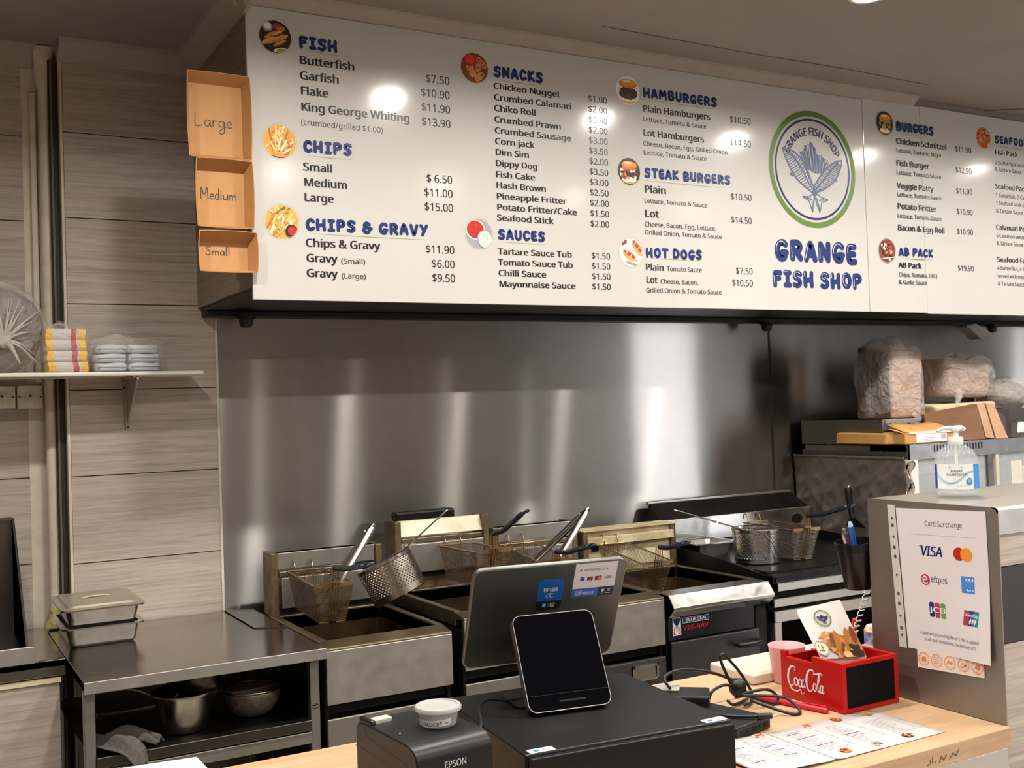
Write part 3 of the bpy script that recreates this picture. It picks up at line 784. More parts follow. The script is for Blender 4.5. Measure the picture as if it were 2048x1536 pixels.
# ------------------------------------------------------------------ menu boards
# (line, left, baseline, width, capital height, weight) in metres on the board's face
MENU_A = [
    ('Butterfish', 0.9806, 2.5152, 0.1664, 0.0227, 2),
    ('Garfish', 0.9814, 2.4719, 0.1171, 0.0227, 2),
    ('Flake', 0.9815, 2.4285, 0.0837, 0.0227, 2),
    ('King George Whiting', 0.9815, 2.3830, 0.3341, 0.0227, 2),
    ('(crumbed/grilled $1.00)', 0.9811, 2.3425, 0.2476, 0.0163, 0),
    ('$7.50', 1.3708, 2.5098, 0.0806, 0.0234, 1),
    ('$10.90', 1.3529, 2.4658, 0.0977, 0.0233, 1),
    ('$11.90', 1.3539, 2.4223, 0.0969, 0.0233, 1),
    ('$13.90', 1.3532, 2.3788, 0.0973, 0.0233, 1),
    ('Small', 0.9827, 2.2135, 0.0872, 0.0226, 2),
    ('Medium', 0.9836, 2.1702, 0.1301, 0.0226, 2),
    ('Large', 0.9833, 2.1276, 0.0884, 0.0226, 2),
    ('$ 6.50', 1.3629, 2.2092, 0.0869, 0.0233, 1),
    ('$11.00', 1.3540, 2.1670, 0.0957, 0.0232, 1),
    ('$15.00', 1.3533, 2.1239, 0.0968, 0.0232, 1),
    ('Chips & Gravy', 0.9837, 1.9993, 0.2242, 0.0225, 2),
    ('Gravy', 0.9845, 1.9567, 0.0915, 0.0225, 2),
    ('(Small)', 1.0872, 1.9553, 0.0741, 0.0150, 1),
    ('Gravy', 0.9840, 1.9142, 0.0913, 0.0225, 2),
    ('(Large)', 1.0873, 1.9129, 0.0744, 0.0150, 1),
    ('$11.90', 1.3529, 1.9970, 0.0967, 0.0231, 1),
    ('$6.00', 1.3710, 1.9538, 0.0780, 0.0232, 1),
    ('$9.50', 1.3712, 1.9117, 0.0780, 0.0232, 1),
    ('Chicken Nugget', 1.6012, 2.5164, 0.2431, 0.0188, 2),
    ('Crumbed Calamari', 1.6015, 2.4814, 0.2850, 0.0188, 2),
    ('Chiko Roll', 1.6007, 2.4473, 0.1510, 0.0187, 2),
    ('Crumbed Prawn', 1.6002, 2.4123, 0.2444, 0.0187, 2),
    ('Crumbed Sausage', 1.6004, 2.3779, 0.2811, 0.0187, 2),
    ('Corn jack', 1.6000, 2.3443, 0.1421, 0.0187, 2),
    ('Dim Sim', 1.5999, 2.3107, 0.1225, 0.0187, 2),
    ('Dippy Dog', 1.5995, 2.2761, 0.1521, 0.0187, 2),
    ('Fish Cake', 1.5987, 2.2410, 0.1426, 0.0187, 2),
    ('Hash Brown', 1.5992, 2.2076, 0.1813, 0.0187, 2),
    ('Pineapple Fritter', 1.5990, 2.1736, 0.2559, 0.0186, 2),
    ('Potato Fritter/Cake', 1.5988, 2.1398, 0.2955, 0.0186, 2),
    ('Seafood Stick', 1.5981, 2.1069, 0.2053, 0.0186, 2),
    ('$1.00', 1.9511, 2.5156, 0.0756, 0.0202, 1),
    ('$2.00', 1.9504, 2.4813, 0.0756, 0.0202, 1),
    ('$3.50', 1.9497, 2.4471, 0.0756, 0.0202, 1),
    ('$2.00', 1.9491, 2.4129, 0.0756, 0.0202, 1),
    ('$3.00', 1.9484, 2.3788, 0.0756, 0.0202, 1),
    ('$3.50', 1.9477, 2.3446, 0.0755, 0.0202, 1),
    ('$2.00', 1.9471, 2.3105, 0.0755, 0.0201, 1),
    ('$3.50', 1.9464, 2.2764, 0.0755, 0.0201, 1),
    ('$3.00', 1.9457, 2.2423, 0.0755, 0.0201, 1),
    ('$2.50', 1.9451, 2.2083, 0.0755, 0.0201, 1),
    ('$2.00', 1.9444, 2.1742, 0.0755, 0.0201, 1),
    ('$1.50', 1.9438, 2.1402, 0.0755, 0.0201, 1),
    ('$2.00', 1.9431, 2.1062, 0.0754, 0.0201, 1),
    ('Tartare Sauce Tub', 1.5982, 2.0024, 0.2706, 0.0186, 2),
    ('Tomato Sauce Tub', 1.5973, 1.9689, 0.2739, 0.0186, 2),
    ('Chilli Sauce', 1.5972, 1.9353, 0.1730, 0.0186, 2),
    ('Mayonnaise Sauce', 1.5975, 1.9018, 0.2812, 0.0185, 2),
    ('$1.50', 1.9432, 2.0018, 0.0744, 0.0200, 1),
    ('$1.50', 1.9426, 1.9685, 0.0744, 0.0200, 1),
    ('$1.50', 1.9420, 1.9351, 0.0744, 0.0200, 1),
    ('$1.50', 1.9414, 1.9018, 0.0744, 0.0200, 1),
    ('Plain Hamburgers', 2.1699, 2.5054, 0.2905, 0.0220, 2),
    ('Lettuce, Tomato & Sauce', 2.1685, 2.4732, 0.2734, 0.0152, 1),
    ('Lot Hamburgers', 2.1674, 2.4239, 0.2618, 0.0220, 2),
    ('Cheese, Bacon, Egg, Grilled Onion', 2.1663, 2.3908, 0.3665, 0.0152, 1),
    ('Lettuce, Tomato & Sauce', 2.1660, 2.3606, 0.2719, 0.0152, 1),
    ('$10.50', 2.5477, 2.5073, 0.0983, 0.0224, 0.5),
    ('$14.50', 2.5445, 2.4259, 0.0987, 0.0224, 0.5),
    ('$10.50', 2.5383, 2.2334, 0.0985, 0.0223, 0.5),
    ('$14.50', 2.5366, 2.1512, 0.0968, 0.0223, 0.5),
    ('$7.50', 2.5497, 1.9715, 0.0789, 0.0222, 0.5),
    ('$10.50', 2.5303, 1.9288, 0.0976, 0.0222, 0.5),
    ('Plain', 2.1639, 2.2327, 0.0929, 0.0246, 2),
    ('Lettuce, Tomato & Sauce', 2.1624, 2.1979, 0.2705, 0.0152, 1),
    ('Lot', 2.1619, 2.1504, 0.0598, 0.0246, 2),
    ('Cheese, Bacon, Egg, Lettuce,', 2.1605, 2.1189, 0.3091, 0.0156, 1),
    ('Grilled Onion, Tomato & Sauce', 2.1599, 2.0914, 0.3319, 0.0156, 1),
    ('Plain', 2.1579, 1.9713, 0.0772, 0.0218, 2),
    ('Tomato Sauce', 2.2469, 1.9716, 0.1512, 0.0158, 1),
    ('Lot', 2.1579, 1.9292, 0.0481, 0.0218, 2),
    ('Cheese, Bacon,', 2.2180, 1.9283, 0.1614, 0.0157, 1),
    ('Grilled Onion & Tomato Sauce', 2.1565, 1.8972, 0.3260, 0.0156, 1),
]
MENU_B = [
    ('Chicken Schnitzel', 3.3877, 2.5080, 0.2935, 0.0217, 2),
    ('Lettuce, Tomato, Mayo', 3.3858, 2.4747, 0.2607, 0.0158, 1),
    ('Fish Burger', 3.3844, 2.4219, 0.1878, 0.0217, 2),
    ('Lettuce, Tomato.Sauce', 3.3840, 2.3874, 0.2571, 0.0158, 1),
    ('Veggie Patty', 3.3834, 2.3328, 0.2081, 0.0216, 2),
    ('Lettuce, Tomato.Sauce', 3.3815, 2.3010, 0.2571, 0.0157, 1),
    ('Potato Fritter', 3.3803, 2.2525, 0.2256, 0.0216, 2),
    ('Lettuce, Tomato.Sauce', 3.3793, 2.2173, 0.2556, 0.0157, 1),
    ('Bacon & Egg Roll', 3.3781, 2.1681, 0.2710, 0.0216, 2),
    ('$11.90', 3.7321, 2.5071, 0.0997, 0.0226, 1),
    ('$12.90', 3.7294, 2.4208, 0.0997, 0.0226, 1),
    ('$11.90', 3.7277, 2.3353, 0.0997, 0.0225, 1),
    ('$10.90', 3.7255, 2.2513, 0.0996, 0.0225, 1),
    ('$10.90', 3.7222, 2.1696, 0.0996, 0.0224, 1),
    ('$19.90', 3.7177, 2.0205, 0.0995, 0.0224, 1),
    ('AB Pack', 3.3740, 2.0220, 0.1313, 0.0207, 2),
    ('Chips, Tomato, BBQ', 3.3731, 1.9872, 0.2211, 0.0156, 1),
    ('& Garlic Sauce', 3.3715, 1.9577, 0.1617, 0.0156, 1),
    ('Fish Pack', 3.9804, 2.5172, 0.1494, 0.0203, 2),
    ('2 Butterfish served', 3.9776, 2.4749, 0.2204, 0.0160, 1),
    ('& Tartare Sauce', 3.9758, 2.4465, 0.1751, 0.0160, 1),
    ('Seafood Pack', 3.9728, 2.3729, 0.2082, 0.0202, 2),
    ('1 Butterfish, 2 Calamari', 3.9734, 2.3373, 0.2557, 0.0160, 1),
    ('1 Seafood stick served', 3.9735, 2.3055, 0.2467, 0.0160, 1),
    ('& Tartare Sauce', 3.9713, 2.2719, 0.1762, 0.0160, 1),
    ('Calamari Pack', 3.9676, 2.2015, 0.2252, 0.0201, 2),
    ('6 Calamari served', 3.9673, 2.1678, 0.1998, 0.0159, 1),
    ('& Tartare Sauce', 3.9672, 2.1359, 0.1744, 0.0159, 1),
    ('Seafood Family', 3.9655, 2.0659, 0.2585, 0.0201, 2),
    ('4 Butterfish, 4 Prawn', 3.9652, 2.0322, 0.2364, 0.0159, 1),
    ('served with medium', 3.9643, 1.9990, 0.2215, 0.0159, 1),
    ('& Tartare Sauce', 3.9641, 1.9669, 0.1728, 0.0159, 1),
]
HEAD_A = [
    ('FISH', 0.9804, 2.5585, 0.1169, 0.0384, (0.9803, 1.1335, 2.5539)),
    ('CHIPS', 0.9837, 2.2644, 0.1481, 0.0382, (0.9850, 1.1346, 2.2558)),
    ('CHIPS & GRAVY', 0.9837, 2.0435, 0.3811, 0.0381, (0.9846, 1.3526, 2.0356)),
    ('SNACKS', 1.6016, 2.5529, 0.1819, 0.0376, (1.6038, 1.7759, 2.5450)),
    ('SAUCES', 1.5984, 2.0468, 0.1729, 0.0357, (1.5995, 1.7722, 2.0402)),
    ('HAMBURGERS', 2.1720, 2.5528, 0.3222, 0.0365, (2.1717, 2.4800, 2.5456)),
    ('STEAK BURGERS', 2.1654, 2.2817, 0.3762, 0.0363, (2.1668, 2.5144, 2.2722)),
    ('HOT DOGS', 2.1597, 2.0126, 0.2424, 0.0369, (2.1619, 2.3958, 2.0114)),
    ('GRANGE', 2.7327, 2.0237, 0.4193, 0.0833, None),
    ('FISH SHOP', 2.7189, 1.9286, 0.4534, 0.0649, None),
]
HEAD_B = [
    ('BURGERS', 3.3906, 2.5573, 0.2177, 0.0396, (3.3918, 3.5610, 2.5501)),
    ('AB PACK', 3.3767, 2.0671, 0.1988, 0.0352, (3.3772, 3.5751, 2.0586)),
    ('SEAFOOD', 3.9809, 2.5628, 0.2230, 0.0359, (3.9825, 4.2033, 2.5517)),
]
PHOTO_A = [
    ('fried_fish', 0.9143, 2.5818, 0.0485),
    ('chips', 0.9178, 2.2892, 0.0490),
    ('chips_gravy', 0.9182, 2.0653, 0.0502),
    ('onion_rings', 1.5376, 2.5731, 0.0496),
    ('sauces', 1.5346, 2.0619, 0.0491),
    ('hamburger', 2.1128, 2.5697, 0.0513),
    ('steak_burger', 2.1050, 2.2983, 0.0477),
    ('hot_dog', 2.1014, 2.0291, 0.0491),
]
PHOTO_B = [
    ('burger', 3.3293, 2.5817, 0.0481),
    ('ab_pack', 3.3138, 2.0851, 0.0476),
    ('seafood', 3.9118, 2.5790, 0.0472),
]
BUBBLE = {   # rounded brush lettering: width, pen strokes on a unit-high letter
    'F': (0.64, [[(.17, .15), (.15, .5), (.18, .83), (.5, .83)], [(.16, .5), (.43, .53)]]),
    'I': (0.56, [[(.15, .84), (.42, .84)], [(.28, .84), (.28, .15)], [(.14, .15), (.42, .15)]]),
    'S': (0.66, [[(.52, .78), (.42, .85), (.26, .84), (.17, .72), (.22, .58), (.42, .47), (.5, .34), (.44, .2), (.3, .14), (.14, .2)]]),
    'H': (0.72, [[(.16, .85), (.14, .5), (.16, .15)], [(.55, .85), (.53, .5), (.56, .15)], [(.16, .42), (.54, .52)]]),
    'C': (0.64, [[(.52, .72), (.42, .84), (.28, .82), (.16, .62), (.15, .4), (.22, .2), (.36, .14), (.52, .24)]]),
    'P': (0.66, [[(.16, .15), (.16, .84)], [(.16, .84), (.4, .85), (.53, .7), (.46, .52), (.2, .46)]]),
    '&': (0.74, [[(.5, .75), (.36, .86), (.22, .78), (.2, .62), (.36, .53)], [(.36, .53), (.17, .42), (.15, .25), (.3, .14), (.46, .2), (.5, .42), (.62, .45)]]),
    'G': (0.70, [[(.54, .76), (.42, .85), (.26, .8), (.15, .6), (.16, .34), (.28, .16), (.46, .17), (.52, .36)], [(.38, .4), (.57, .4)]]),
    'R': (0.68, [[(.16, .15), (.16, .84)], [(.16, .84), (.4, .85), (.53, .7), (.46, .52), (.2, .46)], [(.32, .47), (.54, .16)]]),
    'A': (0.68, [[(.13, .15), (.34, .85), (.55, .15)], [(.22, .36), (.46, .36)]]),
    'V': (0.68, [[(.14, .85), (.34, .15), (.54, .85)]]),
    'Y': (0.66, [[(.14, .85), (.32, .52)], [(.53, .85), (.24, .14)]]),
    'N': (0.68, [[(.15, .15), (.16, .84)], [(.16, .84), (.5, .18)], [(.51, .15), (.53, .85)]]),
    'K': (0.66, [[(.16, .85), (.15, .15)], [(.5, .84), (.2, .5), (.53, .16)]]),
    'U': (0.68, [[(.15, .85), (.15, .36), (.26, .16), (.42, .16), (.52, .36), (.53, .85)]]),
    'E': (0.60, [[(.46, .84), (.2, .82), (.15, .5), (.2, .17), (.48, .16)], [(.2, .5), (.43, .5)]]),
    'M': (0.84, [[(.14, .15), (.22, .84), (.42, .4), (.61, .84), (.7, .15)]]),
    'B': (0.68, [[(.16, .15), (.16, .84), (.4, .84), (.5, .7), (.4, .53), (.2, .5)], [(.4, .52), (.54, .36), (.44, .17), (.16, .15)]]),
    'T': (0.66, [[(.13, .84), (.55, .84)], [(.34, .84), (.33, .15)]]),
    'D': (0.70, [[(.16, .15), (.16, .84), (.36, .83), (.54, .62), (.54, .38), (.38, .17), (.16, .15)]]),
    'O': (0.72, [[(.36, .85), (.22, .76), (.15, .5), (.22, .24), (.36, .15), (.5, .24), (.57, .5), (.5, .76), (.36, .85)]]),
    ' ': (0.34, []),
}


def bubble(mb, s, fn, u, v, w, h, pen=0.135, mi=0, hi=None, fn2=None):
    tot = sum(BUBBLE[c][0] for c in s)
    kx = w / tot
    k = random.Random(3)
    for c in s:
        wd, st = BUBBLE[c]
        dy = k.uniform(-0.03, 0.03) * h
        for line in st:
            L = spline([(x, y, 0) for x, y in line], 3)
            P = [(u + p.x * kx, v + dy + p.y * h) for p in L]
            mb.stroke(P, pen * h, fn, mi, n=12)
            if hi is not None and line is st[0]:
                Q = [(x - 0.055 * h, y + 0.05 * h) for x, y in P][: max(3, int(len(P) * 0.55))]
                mb.stroke(Q, 0.014 * h, fn2, hi, n=6)
        u += wd * kx


FOODC = {k: mat('print_' + k, c, 0.35) for k, c in dict(white=(226, 222, 216), grey=(150, 150, 152), gold=(214, 160, 76), pale_gold=(236, 198, 128), amber=(186, 112, 44),
         brown=(122, 66, 38), dark_brown=(62, 36, 26), char=(40, 32, 30), red=(176, 38, 34), bright_red=(206, 62, 44), pink=(206, 120, 96), green=(88, 116, 52),
         leaf=(140, 160, 70), cream=(240, 226, 196), bun=(206, 142, 78), black=(26, 24, 24), ring=(168, 176, 150)).items()}
FK = list(FOODC)
FM = [FOODC[k] for k in FK]


def fi(k):
    return FK.index(k)


def food(mb, kind, cu, cv, r, base, seed=1):
    """a round printed food photograph; base(lift) -> fn(u,v)"""
    g = random.Random(seed)
    lay = [0]

    def at(step=True):
        if step:
            lay[0] += 1
        f = base(0.0002 + 0.00006 * lay[0])
        return lambda u, v: f(cu + u * r, cv + v * r)

    def blob(u, v, a, b, k, th=0.0, n=14, wob=0.12):
        f = at()
        pts = []
        for i in range(n):
            t = 2 * PI * i / n
            q = 1 + g.uniform(-wob, wob)
            x, y = a * q * math.cos(t), b * q * math.sin(t)
            x, y = u + x * math.cos(th) - y * math.sin(th), v + x * math.sin(th) + y * math.cos(th)
            d = math.hypot(x, y)
            if d > 0.93:
                x, y = x * 0.93 / d, y * 0.93 / d
            pts.append((x, y))
        mb.add([f(*p) for p in pts], [tuple(range(n))], fi(k))

    def bar(u, v, th, L, w, k):
        p = []
        for a, b in ((-L, -w), (L, -w), (L, w), (-L, w)):
            x, y = u + a * math.cos(th) - b * math.sin(th), v + a * math.sin(th) + b * math.cos(th)
            d = math.hypot(x, y)
            if d > 0.93:
                x, y = x * 0.93 / d, y * 0.93 / d
            p.append((x, y))
        f = at()
        mb.add([f(*q) for q in p], [(0, 1, 2, 3)], fi(k))

    mb.ring(at(), 0, 0, 1.0, 1.035, 40, fi('ring'))
    bg = dict(fried_fish='char', chips='gold', chips_gravy='gold', onion_rings='brown', sauces='grey', hamburger='white', steak_burger='char',
              hot_dog='white', burger='char', ab_pack='brown', seafood='amber', card='white')[kind]
    mb.disc(at(), 0, 0, 0.94, n=40, mi=fi(bg))
    if kind == 'fried_fish':
        blob(-.45, .55, .33, .28, 'grey'); blob(-.45, .58, .22, .18, 'white')
        blob(.1, .6, .3, .2, 'brown'); blob(.35, .5, .25, .15, 'amber')
        for i, (x, y) in enumerate(((-.2, .1), (.1, .2), (.3, -.05), (-.1, -.2), (.25, -.35), (-.4, -.25))):
            blob(x, y, .5, .14, ('amber', 'brown', 'bun')[i % 3], .5); blob(x, y + .03, .4, .07, 'gold' if i % 2 else 'bun', .5)
        blob(.3, -.75, .4, .14, 'cream', .2); blob(.3, -.75, .34, .1, 'leaf', .2)
    elif kind in ('chips', 'chips_gravy'):
        for i in range(52):
            a, q = g.uniform(0, 6.28), math.sqrt(g.random()) * .72
            bar(q * math.cos(a), q * math.sin(a), g.uniform(0.4, 2.6), g.uniform(.22, .42), .05, g.choice(['gold', 'pale_gold', 'pale_gold', 'cream', 'gold', 'amber']))
        if kind == 'chips_gravy':
            blob(.52, -.5, .36, .36, 'char', wob=.02); blob(.55, -.5, .26, .26, 'red', wob=.03); blob(.5, -.42, .1, .08, 'bright_red')
            for i in range(7):
                bar(g.uniform(-.3, .5), g.uniform(.4, .8), .6, .1, .03, 'green')
        else:
            blob(-.1, -.8, .4, .12, 'bun'); 
    elif kind == 'onion_rings':
        for i in range(26):
            a, q = g.uniform(0, 6.28), math.sqrt(g.random()) * .75
            x, y = q * math.cos(a), q * math.sin(a)
            if y > .25 and x < .2:
                continue
            f = at()
            mb.ring(lambda u, v: f(x + u, y + v), 0, 0, .08, .17, 14, fi(g.choice(['bun', 'gold', 'pink', 'bun'])), k=g.uniform(.7, 1.3))
        blob(-.3, .45, .42, .4, 'red', wob=.05); blob(-.3, .47, .3, .27, 'bright_red')
    elif kind == 'sauces':
        blob(-.25, .25, .66, .62, 'white', wob=.0, n=30); blob(-.25, .27, .6, .56, 'red', wob=.02, n=24)
        for i in range(20):
            blob(-.25 + g.uniform(-.42, .42), .27 + g.uniform(-.4, .4), .05, .03, 'bright_red')
        blob(.38, -.3, .52, .56, 'grey', wob=0, n=30); blob(.4, -.32, .47, .52, 'cream', wob=.01, n=28)
        for i in range(12):
            blob(.4 + g.uniform(-.3, .3), -.32 + g.uniform(-.3, .3), .04, .03, g.choice(['leaf', 'grey', 'pink']))
    elif kind in ('hamburger', 'steak_burger', 'burger'):
        blob(0, -.62, .62, .24, 'bun', wob=.03); blob(0, -.56, .6, .18, 'cream', wob=.04)
        if kind == 'hamburger':
            blob(0, -.18, .74, .42, 'dark_brown', wob=.05)
            for i in range(22):
                blob(g.uniform(-.6, .6), g.uniform(-.5, .1), .06, .05, g.choice(['brown', 'char', 'brown']))
        else:
            for i in range(26):
                blob(g.uniform(-.7, .7), g.uniform(-.5, .2), .15, .09, g.choice(['dark_brown', 'brown', 'leaf', 'gold', 'green', 'pink'] if kind == 'burger' else ['dark_brown', 'brown', 'pink', 'red', 'cream']), g.uniform(0, 3))
            blob(0, .18, .7, .1, 'bright_red' if kind == 'steak_burger' else 'leaf')
        blob(0, .42, .68, .3, 'amber', wob=.03); blob(0, .5, .6, .2, 'bun', wob=.03); blob(-.1, .58, .35, .08, 'pale_gold')
    elif kind == 'hot_dog':
        blob(-.55, .65, .3, .16, 'brown', .6)
        for x, y, th in ((-.1, -.25, -.5), (.55, .3, -.9)):
            blob(x, y, .66, .27, 'bun', th, wob=.05); blob(x, y - .05, .6, .16, 'gold', th)
            blob(x, y + .08, .58, .12, 'red', th)
            for i in range(6):
                t = -.5 + i * .2
                blob(x + t * math.cos(th), y + .08 + t * math.sin(th), .08, .05, ('bright_red', 'cream')[i % 2], 1.2)
        blob(0, -.75, .5, .1, 'grey', -.3)
    else:
        for i in range(40):
            a, q = g.uniform(0, 6.28), math.sqrt(g.random()) * .8
            pal = {'ab_pack': ['pink', 'dark_brown', 'brown', 'cream', 'red', 'brown'], 'seafood': ['bright_red', 'gold', 'bun', 'amber', 'red'], 'card': ['red', 'brown', 'pink', 'amber', 'gold']}[kind]
            blob(q * math.cos(a), q * math.sin(a), .2, .1, g.choice(pal), g.uniform(0, 3))
        if kind == 'ab_pack':
            bar(.1, -.62, .1, .75, .06, 'white'); bar(.2, -.7, 1.5, .16, .1, 'white')
        if kind == 'seafood':
            blob(.5, .55, .3, .25, 'grey')


def emblem(mb, fn, cu, cv, R, c, heavy=1.0, letters=True):
    """round shop emblem: two crossed fish under a cone of chips. c = material slots (green, blue, ink, pale)"""
    f = lambda u, v: fn(cu + u * R, cv + v * R)
    mb.ring(f, 0, 0, 0.905, 1.0, 72, c[0])
    mb.ring(f, 0, 0, 0.828, 0.866, 72, c[1])
    if letters:
        arc_text(mb, 'GRANGE FISH SHOP', fn, cu, cv, 0.585 * R, 0.130 * R, 158, 24, 0.055, c[1])
    w = 0.008 * heavy
    T = lambda P: [((x - 339) / 277.0, -(y - 508) / 371.0) for x, y in P]

    def fish(P, eye, side):
        body = [(p.x, p.y) for p in spline([(x, y, 0) for x, y in T(P)], 4)]
        mb.stroke(body, w * 1.7, f, c[2], n=5)
        n = len(body)
        for i in range(4, n // 2 - 1):
            a, b = body[i], body[n - 1 - i]
            m_ = ((a[0] + b[0]) / 2 + 0.012 * side, (a[1] + b[1]) / 2 - 0.035)
            mb.stroke([a, m_, b], w * (1.3 if i % 2 else 0.8), f, c[2], n=4)
            q = (a[0] * .7 + b[0] * .3, a[1] * .7 + b[1] * .3)
            mb.stroke([q, (q[0] + .02 * side, q[1] - .05)], w * 1.3, f, c[2], n=4)
        e = T([eye])[0]
        mb.disc(f, e[0], e[1], 0.022, n=12, mi=c[2])
    fish([(152, 392), (190, 396), (232, 415), (270, 455), (292, 505), (318, 575), (345, 630), (352, 660), (330, 655), (280, 620), (235, 580), (205, 535), (180, 480), (160, 430), (152, 392)], (178, 412), 1)
    fish([(528, 432), (495, 440), (455, 465), (420, 500), (385, 545), (350, 600), (335, 640), (338, 662), (362, 650), (410, 625), (455, 590), (488, 550), (510, 505), (524, 465), (528, 432)], (503, 452), -1)
    for P in ([(350, 655), (385, 680), (428, 695), (388, 712), (372, 780), (352, 720), (345, 680), (350, 655)], [(340, 655), (312, 682), (266, 686), (305, 708), (326, 778), (335, 715), (342, 680), (340, 655)],
              [(205, 535), (192, 555), (212, 560)], [(488, 550), (492, 570), (475, 566)]):
        mb.stroke(T(P), w * 1.3, f, c[2], n=5)
    for a, b in (((372, 700), (400, 695)), ((355, 690), (372, 760)), ((320, 700), (290, 690)), ((335, 700), (325, 760))):
        mb.stroke(T([a, b]), w * 1.6, f, c[2], n=4)
    # paper cone and chips
    mb.stroke(T([(262, 420), (300, 500), (345, 640)]), w, f, c[2], n=4)
    mb.stroke(T([(300, 500), (350, 528), (400, 522), (435, 440)]), w * 1.3, f, c[2], n=4)
    g = random.Random(5)
    for i in range(15):
        t = i / 14.0
        bx, by = 300 + 110 * t, 505 + 15 * math.sin(t * 3)
        tx, ty = 262 + 175 * t + g.uniform(-6, 6), 395 + 40 * abs(t - .38) - 70 * math.exp(-((t - .38) / .3) ** 2) + g.uniform(-10, 14) + 40 * t
        P = T([(bx - 3, by), (tx - 5, ty), (tx + 5, ty + 4), (bx + 6, by)])
        mb.stroke(P, w * 0.9, f, c[2], n=4)
        if i % 2:
            mb.stroke(T([(bx + 1, by), (tx, ty + 8)]), w * 1.8, f, c[2], n=4)


YB = 2.900
M_BOARD = mat('glossy_sign_white', (190, 188, 183), 0.14, spec=0.5, noise=0.02, nscale=3)
M_INK = mat('print_black', (30, 26, 30), 0.3)
M_INK_BLUE = mat('print_blue', (24, 44, 100), 0.3)
M_INK_NAVY = mat('print_navy', (34, 40, 88), 0.3)
M_INK_GREEN = mat('print_green', (120, 156, 40), 0.3)
M_INK_SLATE = mat('print_slate', (92, 102, 132), 0.35)
M_LINE = mat('print_olive_line', (150, 160, 108), 0.4)


def bface(lift):
    return lambda u, v: (u, YB - lift, v)


def menu_board(name, label, panels, lines, heads, photos, logo=None):
    x0 = panels[0][0]
    ex = panels[-1][4]
    bface = lambda lift: (lambda u, v: (u, YB - ex - lift, v))
    O = (x0, YB, 1.85)
    t = thing(name, label, 'sign', O)
    m = MB(O)
    for a, b, z0, z1, dy in panels:
        m.box(a, b, YB - dy, YB + 0.010, z0, z1)
    part('panel', m, M_BOARD, t, bev=0.0015)
    m = MB(O)
    for s, u, v, w, cap, wt in lines:
        text(m, s, bface(0.0006), u, v, cap, w, bold={2: 0.034, 1: 0.014, 0.5: 0.008, 0: 0.003}[wt])
    part('item_lettering', m, M_INK, t, label='black item names and prices')
    for s, u, v, w, cap, ul in heads:
        m, ml = MB(O), MB(O)
        big = cap > 0.06
        bubble(m, s, bface(0.0006), u, v, w, cap, 0.135 if not big else 0.145, 0, 1 if big else None, bface(0.0012))
        if ul:
            a, b, z = ul
            f = bface(0.0005)
            ml.add([f(a, z + 0.0012), f((a + b) / 2, z - 0.0016), f(b, z - 0.0006), f(b, z + 0.0004), f((a + b) / 2, z + 0.0012)], [(0, 1, 2, 3, 4)])
            part('heading_underline', ml, M_LINE, t, label='thin olive underline')
        part('heading_lettering', m, [M_INK_BLUE, FOODC['white']], t, label='rounded blue heading ' + s)
    for i, (k, u, v, r) in enumerate(photos):
        m = MB(O)
        food(m, k, u, v, r, bface, seed=i + 3)
        part('food_photo', m, FM, t, label='round printed photo of ' + {'fried_fish': 'fried fish', 'chips': 'chips', 'chips_gravy': 'chips with a dip', 'onion_rings': 'onion rings and sauce', 'sauces': 'two sauce tubs', 'hamburger': 'a plain hamburger', 'steak_burger': 'a stacked burger', 'hot_dog': 'hot dogs', 'burger': 'a burger with salad', 'ab_pack': 'a meat and chips pack', 'seafood': 'fried seafood'}[k])
    if logo:
        m = MB(O)
        emblem(m, bface(0.0006), logo[0], logo[1], logo[2], (0, 1, 2))
        part('emblem', m, [M_INK_GREEN, M_INK_NAVY, M_INK_SLATE], t, label='green and blue ring with two crossed fish')
    return t


menu_board('menu_board', 'large white menu board headed FISH, CHIPS and SNACKS with a round fish emblem', [(0.832, 3.2085, 1.8475, 2.661, 0.0)],
           MENU_A, HEAD_A, PHOTO_A, (2.9406, 2.371, 0.2175))
menu_board('menu_board', 'white menu board at right headed BURGERS and AB PACK', [(3.2110, 3.56, 1.8475, 2.668, 0.0), (3.53, 4.9, 1.8435, 2.671, 0.0016)],
           [(s, u, v, w, c, wt) for s, u, v, w, c, wt in MENU_B], HEAD_B, PHOTO_B)

